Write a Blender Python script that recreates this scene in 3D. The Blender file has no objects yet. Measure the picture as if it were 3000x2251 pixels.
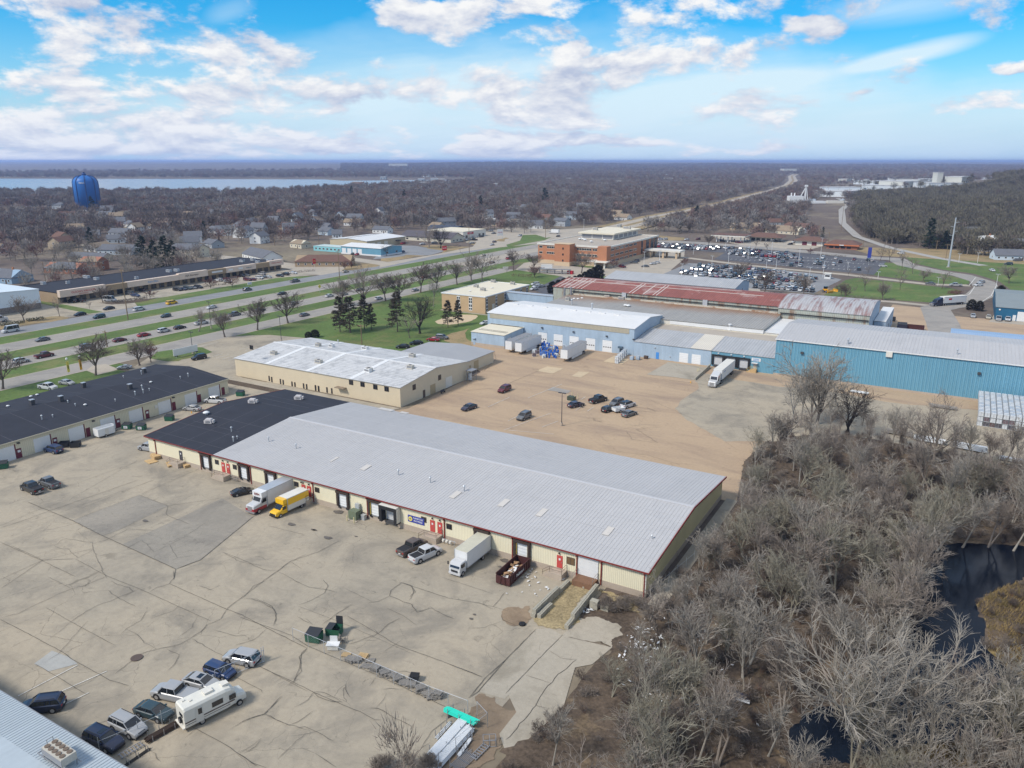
import bpy,math,random
from mathutils import Vector,Matrix,noise as mnoise
S=bpy.context.scene
PI=math.pi
# ------------------------------------------------------------------ camera
# world axes follow the building grid: +X along the long warehouse front, +Y across the yard
TILT=math.atan((1125.5-472)/2260.);HEAD=math.radians(30.2);CH=62.0
_c,_s=math.cos(-HEAD),math.sin(-HEAD)
OX,OY=19.6226,100.5649
CAMX,CAMY=(-OX*_c-OY*_s),(OX*_s-OY*_c)
cam=bpy.data.objects.new('camera',bpy.data.cameras.new('camera'))
S.collection.objects.link(cam);S.camera=cam
cam.location=(CAMX,CAMY,CH)
cam.rotation_euler=(PI/2-TILT,0,HEAD)
cam.data.sensor_width=36;cam.data.lens=36*2260/3000.
cam.data.clip_end=120000;cam.data.clip_start=1
# ------------------------------------------------------------------ world
HAZE_D=8.5e-5
SUNV=Vector((-0.45,-0.80,0.95)).normalized()
W=bpy.data.worlds.new('World');S.world=W;W.use_nodes=True
nt=W.node_tree;N=nt.nodes;Lk=nt.links
for n in list(N): N.remove(n)
def nd(nt_,typ,**kw):
 n=nt_.nodes.new(typ)
 for k,v in kw.items():
  if k.startswith('i_'):
   key=k[2:];key=int(key) if key.isdigit() else key
   n.inputs[key].default_value=v
  else: setattr(n,k,v)
 return n
def mth(nt_,op,a,b=None,c=None,clamp=False):
 n=nt_.nodes.new('ShaderNodeMath');n.operation=op;n.use_clamp=clamp
 for i,v in enumerate((a,b,c)):
  if v is None: continue
  if isinstance(v,(int,float)): n.inputs[i].default_value=v
  else: nt_.links.new(v,n.inputs[i])
 return n.outputs[0]
def ramp(nt_,f,pts):
 r=nt_.nodes.new('ShaderNodeValToRGB');nt_.links.new(f,r.inputs[0])
 e=r.color_ramp.elements
 while len(e) < len(pts): e.new(0.5)
 for i,(p,c) in enumerate(pts):
  e[i].position=p;e[i].color=(c[0],c[1],c[2],1) if not isinstance(c,(int,float)) else (c,c,c,1)
 return r.outputs[0]
def mixc(nt_,f,a,b,mode='MIX'):
 n=nt_.nodes.new('ShaderNodeMix');n.data_type='RGBA';n.blend_type=mode
 for s,v in ((n.inputs[0],f),(n.inputs[6],a),(n.inputs[7],b)):
  if hasattr(v,'is_linked') or hasattr(v,'links'): nt_.links.new(v,s)
  elif isinstance(v,(int,float)): s.default_value=v
  else: s.default_value=(v[0],v[1],v[2],1)
 return n.outputs[2]
sky=nd(nt,'ShaderNodeTexSky',sky_type='NISHITA',sun_disc=False)
sky.sun_elevation=math.asin(SUNV.z);sky.sun_rotation=math.atan2(SUNV.x,SUNV.y)
sky.dust_density=0.6;sky.ozone_density=2.5;sky.air_density=1.0
tc=nd(nt,'ShaderNodeTexCoord')
rot=nd(nt,'ShaderNodeVectorRotate',rotation_type='Z_AXIS',i_Angle=-HEAD)   # clouds laid out round the view heading
Lk.new(tc.outputs['Generated'],rot.inputs['Vector'])
sp=nd(nt,'ShaderNodeSeparateXYZ');Lk.new(rot.outputs[0],sp.inputs[0])
X_,Y_,Z_=sp.outputs
zz=mth(nt,'MAXIMUM',Z_,0.0)
az=mth(nt,'ARCTAN2',X_,Y_)
def comb(a,b,c):
 n=nd(nt,'ShaderNodeCombineXYZ')
 for i,v in enumerate((a,b,c)):
  if isinstance(v,(int,float)): n.inputs[i].default_value=v
  else: Lk.new(v,n.inputs[i])
 return n.outputs[0]
# cumulus field: azimuth against elevation, flattened a little towards the horizon
ev=mth(nt,'ADD',mth(nt,'MULTIPLY',zz,1.35),mth(nt,'MULTIPLY',mth(nt,'LOGARITHM',mth(nt,'ADD',zz,0.05),2.71828),0.13))
def fbm(vec,scale,detail,rough,dist=0.0,lac=2.0):
 n=nd(nt,'ShaderNodeTexNoise',i_Scale=scale,i_Detail=detail,i_Roughness=rough,i_Distortion=dist)
 Lk.new(vec,n.inputs['Vector']);return n.outputs[0]
def wob(o): return mth(nt,'MULTIPLY',mth(nt,'SUBTRACT',fbm(comb(az,ev,o),5.0,4,0.6),0.5),0.16)
azw=mth(nt,'ADD',az,wob(21.0));zw=mth(nt,'ADD',Z_,mth(nt,'MULTIPLY',wob(33.0),0.6))
def blob(a0,z0,ra,rz,amp):
 "soft elliptical weight centred on azimuth a0 and elevation z0"
 da=mth(nt,'DIVIDE',mth(nt,'SUBTRACT',azw,a0),ra)
 dz=mth(nt,'DIVIDE',mth(nt,'SUBTRACT',zw,z0),rz)
 r=mth(nt,'ADD',mth(nt,'MULTIPLY',da,da),mth(nt,'MULTIPLY',dz,dz))
 return mth(nt,'MULTIPLY',mth(nt,'SUBTRACT',1.0,r,clamp=True),amp)
def addall(l):
 o=l[0]
 for q in l[1:]: o=mth(nt,'ADD',o,q)
 return o
def pxy(x,y):
 "azimuth and z of a pixel of the 2212-wide view"
 u=(x*1.3562-1500)/2260.;v=-(y*1.3562-1125.5)/2260.
 d=Vector((u,math.cos(TILT)+v*math.sin(TILT),-math.sin(TILT)+v*math.cos(TILT))).normalized()
 return math.atan2(d.x,d.y),d.z
CUM=[(200,85,210,60),(60,10,120,45),(480,115,170,62),(180,175,250,58),(540,215,250,60),(60,250,200,80),(980,40,170,50),
       (1230,8,260,30),(1440,60,140,62),(1480,125,230,45),(1540,8,170,45),(1740,70,70,25),(1100,205,240,70),(1200,235,150,40),(1640,245,240,40),
       (1790,130,50,20),(700,300,130,28),(1340,305,200,32),(860,298,150,30),(330,285,330,55),(560,300,200,40),(1560,308,180,26),
       (1210,110,60,22),(850,50,40,18),(2180,160,50,20),(1850,212,50,16),(2100,235,110,22),(1150,75,70,30),(150,320,500,40),(1050,310,500,30)]
bl=[]
for (x,y,rx,ry) in CUM:
 a0,z0=pxy(x,y);k=1.3562/2260.
 bl.append(blob(a0,z0,rx*k*1.02,ry*k*1.05,1.0))
mask=bl[0]
for q in bl[1:]: mask=mth(nt,'MAXIMUM',mask,q)
cv=comb(az,ev,3.0)
f1=fbm(cv,8.5,12,0.62,0.15)
f1u=fbm(comb(az,mth(nt,'ADD',ev,0.022),3.0),8.5,5,0.56,0.25)
f0=fbm(comb(az,ev,11.0),3.0,3,0.5)
outview=mth(nt,'MULTIPLY',mth(nt,'SUBTRACT',mth(nt,'ABSOLUTE',az),0.70),4.0,clamp=True)
above=mth(nt,'MULTIPLY',mth(nt,'SUBTRACT',Z_,0.26),8.0,clamp=True)
outv=mth(nt,'MAXIMUM',outview,above)
rnd=mth(nt,'MULTIPLY',mth(nt,'SUBTRACT',f0,0.36),4.0,clamp=True)  # unseen cloud cover outside the view, thickened to whiten the ambient light
mm=mth(nt,'ADD',mth(nt,'MULTIPLY',mask,mth(nt,'SUBTRACT',1.0,outv)),mth(nt,'MULTIPLY',rnd,outv))
dens=mth(nt,'ADD',mth(nt,'MULTIPLY',mm,0.52),mth(nt,'MULTIPLY',mth(nt,'SUBTRACT',f1,0.5),2.5))
cl=nd(nt,'ShaderNodeMapRange',interpolation_type='SMOOTHSTEP');cl.inputs[1].default_value=0.16;cl.inputs[2].default_value=0.52
Lk.new(dens,cl.inputs[0]);cum=cl.outputs[0]
# thin streaky high cloud
crv=comb(mth(nt,'ADD',mth(nt,'MULTIPLY',az,1.5),mth(nt,'MULTIPLY',Z_,-1.0)),mth(nt,'SUBTRACT',mth(nt,'MULTIPLY',Z_,14.0),mth(nt,'MULTIPLY',az,1.6)),7.0)
ci=fbm(crv,1.7,7,0.58,0.4)
cmask=addall([blob(*pxy(1080,215),0.50,0.095,0.60),blob(*pxy(1350,185),0.36,0.045,0.35),blob(*pxy(1950,250),0.22,0.05,0.30),blob(*pxy(1200,305),0.9,0.07,0.55)])
def streak(xa,ya,xb,yb,wd,amp):
 (a0,z0),(a1,z1)=pxy(xa,ya),pxy(xb,yb);L=math.hypot(a1-a0,z1-z0);ux,uz=(a1-a0)/L,(z1-z0)/L
 dx=mth(nt,'SUBTRACT',az,(a0+a1)/2);dz=mth(nt,'SUBTRACT',Z_,(z0+z1)/2)
 al=mth(nt,'DIVIDE',mth(nt,'ADD',mth(nt,'MULTIPLY',dx,ux),mth(nt,'MULTIPLY',dz,uz)),L/2)
 ac=mth(nt,'DIVIDE',mth(nt,'SUBTRACT',mth(nt,'MULTIPLY',dx,uz),mth(nt,'MULTIPLY',dz,ux)),wd)
 r=mth(nt,'ADD',mth(nt,'POWER',mth(nt,'ABSOLUTE',al),2.5),mth(nt,'MULTIPLY',ac,ac))
 return mth(nt,'MULTIPLY',mth(nt,'POWER',mth(nt,'SUBTRACT',1.0,r,clamp=True),1.6),amp)
cmask=addall([cmask,streak(1800,155,2160,72,0.013,1.15),streak(1250,215,1880,148,0.020,0.8),streak(1720,40,2200,-18,0.022,0.6),streak(430,45,560,0,0.014,0.3)])
cmk=mth(nt,'MULTIPLY',cmask,mth(nt,'SUBTRACT',1.0,outv))
cmk=mth(nt,'ADD',cmk,mth(nt,'MULTIPLY',outv,0.30))
cir=mth(nt,'MULTIPLY',cmk,mth(nt,'MULTIPLY',ci,1.9),clamp=True)
cir=mth(nt,'MULTIPLY',cir,0.88)
# cloud body tone: brighter crests, lavender-grey undersides
lit=mth(nt,'ADD',mth(nt,'MULTIPLY',mth(nt,'SUBTRACT',f1,f1u),5.0),mth(nt,'MULTIPLY',mm,0.35))
lit=mth(nt,'ADD',lit,0.32,clamp=True)
ccol=mixc(nt,lit,(0.42,0.48,0.62),(0.80,0.805,0.81))
# clear-sky colour from the Nishita sky, made more saturated and lighter low down
hsv=nd(nt,'ShaderNodeHueSaturation',i_Saturation=1.95,i_Value=1.0,i_Hue=0.493);Lk.new(sky.outputs[0],hsv.inputs['Color'])
skl=mixc(nt,1.0,hsv.outputs[0],(0.12,0.125,0.135),'MULTIPLY')
lowf=mth(nt,'POWER',mth(nt,'SUBTRACT',1.0,mth(nt,'MULTIPLY',zz,3.2,clamp=True)),2.2)
skc=mixc(nt,mth(nt,'MULTIPLY',lowf,0.8),skl,(0.24,0.52,0.80))
skc=mixc(nt,cir,skc,(0.62,0.76,0.84))
hz=mth(nt,'POWER',mth(nt,'SUBTRACT',1.0,mth(nt,'MULTIPLY',zz,11.0,clamp=True)),1.6)
fin=mixc(nt,cum,skc,ccol)
fin=mixc(nt,mth(nt,'MULTIPLY',hz,0.42),fin,(0.42,0.53,0.78))
bg=nd(nt,'ShaderNodeBackground',i_Strength=1.0);Lk.new(fin,bg.inputs[0])
ow=nd(nt,'ShaderNodeOutputWorld');Lk.new(bg.outputs[0],ow.inputs[0])
# ------------------------------------------------------------------ sun
sun=bpy.data.objects.new('sun',bpy.data.lights.new('sun','SUN'));S.collection.objects.link(sun)
sun.data.energy=3.0;sun.data.angle=math.radians(11);sun.data.color=(1.0,0.94,0.85)
sun.rotation_euler=SUNV.to_track_quat('Z','Y').to_euler()
S.view_settings.view_transform='Standard';S.view_settings.look='None'
S.view_settings.exposure=0.24;S.view_settings.gamma=1.0;S.view_settings.use_curve_mapping=False
S.cycles.max_bounces=5;S.cycles.diffuse_bounces=2;S.cycles.volume_bounces=1;S.cycles.transparent_max_bounces=6
S.cycles.sample_clamp_indirect=4
# ------------------------------------------------------------------ placing helpers
FR=dict(A=(0,450,2.212),B=(900,450,2.212),C=(1800,450,1.8433),D=(0,950,2.212),E=(900,1000,1.7015),F=(1300,1500,2.21),G=(2000,1000,2.212),H=(1900,1600,2.011),
  I=(0,1600,2.4578),J=(700,1700,2.765),L=(0,0,1/1.3562),P=(1900,650,3.6867),Q=(2400,650,3.6867),S=(1350,780,3.16),T=(600,1150,3.16),U=(1200,1400,3.16),
  V=(2200,480,2.765),X=(2500,1100,4.424),a=(0,850,3.6867),b=(500,750,3.6867),c=(1000,650,3.6867),d=(1500,600,3.6867),e=(0,450,2.9493),f=(1650,1130,7.3733),g=(0,950,4.15))
def ray(k,x,y):
 a,b,s=FR[k];u=(a+x/s-1500)/2260.;v=-(b+y/s-1125.5)/2260.
 dx,dy,dz=u,math.cos(TILT)+v*math.sin(TILT),-math.sin(TILT)+v*math.cos(TILT)
 return dx*_c+dy*_s,-dx*_s+dy*_c,dz
def at(k,x,y,z=0.0):
 "ground point seen at a measured spot of the survey photograph"
 dx,dy,dz=ray(k,x,y);t=(z-CH)/dz
 return CAMX+dx*t,CAMY+dy*t
def wy(k,x,y,Y=0.0):
 dx,dy,dz=ray(k,x,y);t=(Y-CAMY)/dy
 return CAMX+dx*t,CH+dz*t
def wx(k,x,y,X):
 dx,dy,dz=ray(k,x,y);t=(X-CAMX)/dx
 return CAMY+dy*t,CH+dz*t
# ------------------------------------------------------------------ object helpers
COL=S.collection
def tag(o,label=None,cat=None,group=None,kind=None):
 if label: o['label']=label
 if cat: o['category']=cat
 if group: o['group']=group
 if kind: o['kind']=kind
 return o
def empty(name,loc,rz=0,label=None,cat=None,group=None):
 o=bpy.data.objects.new(name,None);COL.objects.link(o)
 o.location=loc;o.rotation_euler=(0,0,rz);o.empty_display_size=.5
 return tag(o,label,cat,group)
class MB:
 def __init__(s): s.v=[];s.f=[];s.m=[]
 def add(s,vs,fs,m=0):
  n=len(s.v);s.v.extend(vs)
  for f in fs: s.f.append(tuple(i+n for i in f));s.m.append(m)
  return s
 def box(s,x0,y0,z0,x1,y1,z1,m=0,rz=0,c=None):
  vs=[(x,y,z) for z in (z0,z1) for (x,y) in ((x0,y0),(x1,y0),(x1,y1),(x0,y1))]
  if rz:
   cx,cy=c or ((x0+x1)/2,(y0+y1)/2);ca,sa=math.cos(rz),math.sin(rz)
   vs=[(cx+(x-cx)*ca-(y-cy)*sa,cy+(x-cx)*sa+(y-cy)*ca,z) for x,y,z in vs]
  return s.add(vs,[(3,2,1,0),(4,5,6,7),(0,1,5,4),(1,2,6,5),(2,3,7,6),(3,0,4,7)],m)
 def frus(s,b,t,z0,z1,m=0):
  "b,t = (x0,y0,x1,y1) bottom and top rectangles"
  vs=[(b[0],b[1],z0),(b[2],b[1],z0),(b[2],b[3],z0),(b[0],b[3],z0),(t[0],t[1],z1),(t[2],t[1],z1),(t[2],t[3],z1),(t[0],t[3],z1)]
  return s.add(vs,[(3,2,1,0),(4,5,6,7),(0,1,5,4),(1,2,6,5),(2,3,7,6),(3,0,4,7)],m)
 def prism(s,pts,z0,z1,m=0):
  n=len(pts);vs=[(x,y,z0) for x,y in pts]+[(x,y,z1) for x,y in pts]
  return s.add(vs,[tuple(range(n-1,-1,-1)),tuple(range(n,2*n))]+[(i,(i+1) % n,n+(i+1) % n,n+i) for i in range(n)],m)
 def prof(s,pts,a0,a1,axis='y',m=0):
  "pts in (h,z) extruded along axis ('y': pts are x,z ; 'x': pts are y,z)"
  n=len(pts)
  if axis == 'y': vs=[(h,a0,z) for h,z in pts]+[(h,a1,z) for h,z in pts];fl=False
  else: vs=[(a0,h,z) for h,z in pts]+[(a1,h,z) for h,z in pts];fl=True
  fs=[tuple(range(n)),tuple(range(2*n-1,n-1,-1))]+[((i+1) % n,i,n+i,n+(i+1) % n) for i in range(n)]
  return s.add(vs,[tuple(reversed(f)) for f in fs] if fl else fs,m)
 def loft(s,secs,m=0,close=True):
  n=len(secs[0]);vs=[p for q in secs for p in q];fs=[]
  for k in range(len(secs)-1):
   for i in range(n): j=(i+1) % n;fs.append((k*n+i,k*n+j,(k+1)*n+j,(k+1)*n+i))
  if close: fs += [tuple(range(n-1,-1,-1)),tuple(range((len(secs)-1)*n,len(secs)*n))]
  return s.add(vs,fs,m)
 def tube(s,p0,p1,r0,r1=None,n=6,m=0,cap=True):
  r1=r0 if r1 is None else r1;p0=Vector(p0);p1=Vector(p1);d=p1-p0
  if d.length < 1e-6: return s
  d.normalize();a=Vector((0,0,1)) if abs(d.z) < .9 else Vector((1,0,0));u=d.cross(a).normalized();w=d.cross(u)
  vs=[]
  for p,r in ((p0,r0),(p1,r1)):
   for i in range(n):
    t=2*PI*i/n;q=p+u*(math.cos(t)*r)+w*(math.sin(t)*r);vs.append((q.x,q.y,q.z))
  fs=[(i,n+i,n+(i+1) % n,(i+1) % n) for i in range(n)]
  if cap: fs += [tuple(range(n)),tuple(range(2*n-1,n-1,-1))]
  return s.add(vs,fs,m)
 def bar(s,p0,p1,w,h=None,m=0):
  "rectangular bar"
  h=h or w;p0=Vector(p0);p1=Vector(p1);d=(p1-p0).normalized()
  a=Vector((0,0,1)) if abs(d.z) < .95 else Vector((1,0,0));u=d.cross(a).normalized()*(w/2);v=u.cross(d).normalized()*(h/2)
  vs=[tuple(p+i*u+j*v) for p in (p0,p1) for i,j in ((-1,-1),(1,-1),(1,1),(-1,1))]
  return s.add(vs,[(0,1,2,3),(7,6,5,4),(1,0,4,5),(2,1,5,6),(3,2,6,7),(0,3,7,4)],m)
 def lathe(s,prof,n=16,m=0,c=(0,0)):
  vs=[];fs=[]
  for r,z in prof:
   for i in range(n): t=2*PI*i/n;vs.append((c[0]+r*math.cos(t),c[1]+r*math.sin(t),z))
  for k in range(len(prof)-1):
   for i in range(n): j=(i+1) % n;fs.append((k*n+i,k*n+j,(k+1)*n+j,(k+1)*n+i))
  fs.append(tuple(range(n-1,-1,-1)));fs.append(tuple(range((len(prof)-1)*n,len(prof)*n)))
  return s.add(vs,fs,m)
 def mesh(s,name,mats,smooth=False,off=None):
  me=bpy.data.meshes.new(name)
  v=s.v if not off else [(x-off[0],y-off[1],z-off[2]) for x,y,z in s.v]
  me.from_pydata(v,[],s.f)
  mats=mats if isinstance(mats,(list,tuple)) else [mats]
  for m in mats: me.materials.append(m)
  if len(mats) > 1: me.polygons.foreach_set('material_index',s.m)
  if smooth: me.polygons.foreach_set('use_smooth',[True]*len(s.f))
  me.update();return me
 def build(s,name,mats,parent=None,absolute=True,loc=None,smooth=False):
  "absolute: vertices are in world axes, shifted to the parent's base"
  off=tuple(parent.location) if (parent and absolute and not parent.get('local')) else None
  o=bpy.data.objects.new(name,s.mesh(name,mats,smooth,off));COL.objects.link(o)
  if parent: o.parent=parent
  if loc: o.location=loc
  return o
def child(name,me,parent,loc=(0,0,0),rz=0):
 o=bpy.data.objects.new(name,me);COL.objects.link(o);o.parent=parent;o.location=loc
 if rz: o.rotation_euler=(0,0,rz)
 return o
def copy_tree(o,parent=None):
 c=o.copy();COL.objects.link(c);c.parent=parent
 for ch in o.children: copy_tree(ch,c)
 return c
def place(proto,used,loc,rz,label,cat=None,group=None,sc=None):
 "the first time the prototype itself is moved, then copies of it"
 k=proto.name
 o=proto if k not in used else copy_tree(proto)
 used.add(k);o.location=loc;o.rotation_euler=(0,0,rz)
 if sc: o.scale=(sc,sc,sc) if isinstance(sc,(int,float)) else sc
 return tag(o,label,cat,group)
# ------------------------------------------------------------------ materials
def mat(name,col,rough=.85,var=.18,sc=.35,fine=6.,fvar=.12,metal=0.,bump=0.,spec=.3,coord='pos',stripe=None,blot=None,streak=None,grad=None,emit=None,coat=0.,alpha=None):
 "stripe=(axis,pitch,darkening,bump) ; blot=(colour,scale,threshold,amount)"
 m=bpy.data.materials.new(name);m.use_nodes=True;t=m.node_tree;b=t.nodes['Principled BSDF']
 b.inputs['Roughness'].default_value=rough;b.inputs['Metallic'].default_value=metal
 b.inputs['Specular IOR Level'].default_value=spec
 if coat: b.inputs['Coat Weight'].default_value=coat
 c4=(col[0],col[1],col[2],1);b.inputs['Base Color'].default_value=c4
 if var == 0 and not stripe and not blot: return m
 if coord == 'pos': g=nd(t,'ShaderNodeNewGeometry');P=g.outputs['Position']
 else: g=nd(t,'ShaderNodeTexCoord');P=g.outputs['Object']
 n1=nd(t,'ShaderNodeTexNoise',i_Scale=sc,i_Detail=5.,i_Roughness=.6);t.links.new(P,n1.inputs['Vector'])
 n2=nd(t,'ShaderNodeTexNoise',i_Scale=fine,i_Detail=3.,i_Roughness=.6);t.links.new(P,n2.inputs['Vector'])
 f=mth(t,'ADD',mth(t,'MULTIPLY',mth(t,'SUBTRACT',n1.outputs[0],.5),var*3.2),mth(t,'MULTIPLY',mth(t,'SUBTRACT',n2.outputs[0],.5),fvar*3.2))
 if streak:
  mp=nd(t,'ShaderNodeMapping');mp.inputs['Scale'].default_value=streak[0];t.links.new(P,mp.inputs[0]);n4=nd(t,'ShaderNodeTexNoise',i_Scale=1.,i_Detail=4.,i_Roughness=.65);t.links.new(mp.outputs[0],n4.inputs['Vector'])
  f=mth(t,'ADD',f,mth(t,'MULTIPLY',mth(t,'SUBTRACT',n4.outputs[0],.5),streak[1]))
 f=mth(t,'ADD',f,1.0)
 cc=nd(t,'ShaderNodeRGB');cc.outputs[0].default_value=c4;C0=cc.outputs[0]
 if blot:
  bc,bs,th,am=blot[:4];PB=P
  if len(blot) > 4: mp=nd(t,'ShaderNodeMapping');mp.inputs['Scale'].default_value=blot[4];t.links.new(P,mp.inputs[0]);PB=mp.outputs[0]
  nb=nd(t,'ShaderNodeTexNoise',i_Scale=bs,i_Detail=8.,i_Roughness=.68);t.links.new(PB,nb.inputs['Vector'])
  w=nd(t,'ShaderNodeMapRange');w.inputs[1].default_value=th;w.inputs[2].default_value=th+.12;w.inputs[4].default_value=am
  t.links.new(nb.outputs[0],w.inputs[0]);C0=mixc(t,w.outputs[0],C0,bc)
 if grad:
  s3=nd(t,'ShaderNodeSeparateXYZ');t.links.new(P,s3.inputs[0]);w=nd(t,'ShaderNodeMapRange');w.inputs[1].default_value=grad[1];w.inputs[2].default_value=grad[2];w.inputs[4].default_value=grad[4]
  t.links.new(mth(t,'ADD',s3.outputs['XYZ'.index(grad[0])],mth(t,'MULTIPLY',mth(t,'SUBTRACT',n1.outputs[0],.5),22.)),w.inputs[0]);C0=mixc(t,w.outputs[0],C0,grad[3])
 height=n2.outputs[0]
 if stripe:
  ax,pitch,dk,sb=stripe
  s3=nd(t,'ShaderNodeSeparateXYZ');t.links.new(P,s3.inputs[0])
  fr=mth(t,'FRACT',mth(t,'DIVIDE',s3.outputs['XYZ'.index(ax)],pitch))
  w=nd(t,'ShaderNodeMapRange',interpolation_type='SMOOTHSTEP');w.inputs[1].default_value=.0;w.inputs[2].default_value=.28
  t.links.new(mth(t,'ABSOLUTE',mth(t,'SUBTRACT',fr,.5)),w.inputs[0])
  f=mth(t,'MULTIPLY',f,mth(t,'ADD',mth(t,'MULTIPLY',w.outputs[0],dk),1-dk));height=w.outputs[0];bump=sb
 mx=nd(t,'ShaderNodeVectorMath',operation='SCALE');t.links.new(C0,mx.inputs[0]);t.links.new(f,mx.inputs['Scale'])
 t.links.new(mx.outputs[0],b.inputs['Base Color'])
 if bump:
  bp=nd(t,'ShaderNodeBump',i_Strength=bump,i_Distance=.05);t.links.new(height,bp.inputs['Height']);t.links.new(bp.outputs[0],b.inputs['Normal'])
 return m
def flat(name,col,rough=.6,metal=0.,spec=.4,coat=0.): return mat(name,col,rough,0,metal=metal,spec=spec,coat=coat)
M={}
# ------------------------------------------------------------------ surface materials
def paving(name,col,warm,dark,crk=.0,crs=.12,oil=.25,stretch=None):
 m=bpy.data.materials.new(name);m.use_nodes=True;t=m.node_tree;b=t.nodes['Principled BSDF']
 b.inputs['Roughness'].default_value=.92;b.inputs['Specular IOR Level'].default_value=.2
 g=nd(t,'ShaderNodeNewGeometry');P=g.outputs['Position']
 if stretch:
  mp=nd(t,'ShaderNodeMapping');mp.inputs['Scale'].default_value=stretch;mp.inputs['Rotation'].default_value=(0,0,.35);t.links.new(P,mp.inputs[0]);P2=mp.outputs[0]
 else: P2=P
 def nz(sc,dt=6.,ro=.6,di=0.,PP=None):
  n=nd(t,'ShaderNodeTexNoise',i_Scale=sc,i_Detail=dt,i_Roughness=ro,i_Distortion=di);t.links.new(PP or P,n.inputs['Vector']);return n.outputs[0]
 c=mixc(t,ramp(t,nz(.035,4,.55),[(.38,0),(.62,1)]),col,warm)
 c=mixc(t,mth(t,'MULTIPLY',ramp(t,nz(.11,7,.66,.6,P2),[(.46,0),(.66,1)]),.8),c,dark)
 c=mixc(t,mth(t,'MULTIPLY',ramp(t,nz(.45,6,.7,1.2),[(.60,0),(.72,1)]),oil),c,tuple(x*.45 for x in dark))
 sp_=mth(t,'ADD',mth(t,'MULTIPLY',nz(9.,2,.7),.34),.83)
 sp2=mth(t,'ADD',mth(t,'MULTIPLY',nz(1.3,5,.7),.36),.82)
 k=mth(t,'MULTIPLY',sp_,sp2)
 if crk:
  for (sc_,w_,a_) in ((crs,.0045,1.),(crs*3.1,.008,.5)):
   dv=nd(t,'ShaderNodeTexNoise',i_Scale=.7,i_Detail=3.);t.links.new(P,dv.inputs['Vector'])
   va=nd(t,'ShaderNodeVectorMath',operation='MULTIPLY_ADD');t.links.new(dv.outputs['Color'],va.inputs[0]);va.inputs[1].default_value=(1.3,1.3,0);t.links.new(P,va.inputs[2])
   vo=nd(t,'ShaderNodeTexVoronoi',feature='DISTANCE_TO_EDGE',i_Scale=sc_);t.links.new(va.outputs[0],vo.inputs['Vector'])
   e=mth(t,'SUBTRACT',1.,mth(t,'DIVIDE',vo.outputs[0],w_,clamp=True),clamp=True)
   gate=ramp(t,nz(.05 if a_ == 1. else .09,3,.5),[(.47,0),(.56,1)])
   k=mth(t,'MULTIPLY',k,mth(t,'SUBTRACT',1.,mth(t,'MULTIPLY',mth(t,'MULTIPLY',e,gate),crk*a_)))
 mx=nd(t,'ShaderNodeVectorMath',operation='SCALE');t.links.new(c,mx.inputs[0]);t.links.new(k,mx.inputs['Scale'])
 t.links.new(mx.outputs[0],b.inputs['Base Color'])
 return m
M['lot']=paving('weathered_asphalt',(.350,.305,.235),(.395,.335,.250),(.225,.200,.162),crk=.5,oil=.5)
M['yard']=paving('sandy_asphalt',(.41,.30,.20),(.44,.325,.215),(.30,.22,.16),crk=.25,crs=.07,oil=.45,stretch=(.35,1.3,1))
M['slabs']=paving('pale_concrete',(.37,.33,.265),(.40,.35,.275),(.25,.22,.17),crk=.4,crs=.3,oil=.5)
M['road']=paving('road_asphalt',(.30,.28,.25),(.33,.30,.265),(.24,.225,.205),oil=.1)
M['road2']=paving('grey_road',(.235,.24,.245),(.26,.26,.26),(.20,.20,.205),oil=.1)
M['conc']=paving('road_concrete',(.39,.345,.28),(.42,.365,.29),(.32,.285,.24),oil=.1)
M['black']=paving('new_asphalt',(.105,.106,.118),(.12,.12,.13),(.08,.082,.09),oil=.1)
M['patch']=paving('dark_patch',(.285,.258,.212),(.31,.275,.225),(.215,.195,.165),crk=.7,crs=.45,oil=.5)
M['pale']=paving('pale_patch',(.52,.41,.27),(.55,.43,.28),(.45,.36,.25),oil=.05)
M['grey_patch']=paving('grey_patch',(.36,.36,.34),(.38,.37,.34),(.30,.30,.285),oil=.05)
M['dirt']=paving('bare_dirt',(.235,.18,.125),(.33,.24,.155),(.16,.115,.08),oil=.6)
M['litter']=mat('leaf_litter',(.095,.070,.050),.95,.5,.16,2.2,.6,blot=((.20,.145,.085),.13,.55,.7))
M['grass']=mat('mown_grass',(.095,.145,.037),.95,.24,.05,1.2,.30,blot=((.165,.165,.06),.06,.50,.75),streak=((.25,.03,.1),.5))
M['dry']=mat('dry_grass',(.30,.22,.115),.95,.3,.05,1.6,.3,blot=((.17,.15,.07),.07,.5,.7))
M['earth']=mat('winter_ground',(.135,.105,.085),.95,.3,.012,.25,.35,blot=((.21,.175,.115),.006,.5,.8))
M['marsh']=mat('marsh_grass',(.26,.19,.085),.95,.4,.35,3.,.5,blot=((.16,.135,.06),.3,.5,.8))
M['field']=mat('ploughed_field',(.16,.12,.09),.95,.15,.02,.5,.15)
M['gravel']=mat('gravel',(.36,.34,.31),.95,.2,.3,4.,.3)
M['white_line']=mat('worn_white_paint',(.62,.60,.55),.8,.35,.6,5.,.35)
M['yellow_line']=mat('worn_yellow_paint',(.55,.42,.14),.8,.35,.6,5.,.35)
M['crack']=flat('crack_filler',(.085,.076,.062),.9)
M['tar']=flat('tar',(.035,.034,.034),.8)
M['lake']=mat('lake_water',(.27,.30,.33),.25,.05,.002,.01,.03,spec=.5)
M['pondw']=mat('pond_water',(.003,.006,.013),.12,0,spec=.16)
_sn=[0]
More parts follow.
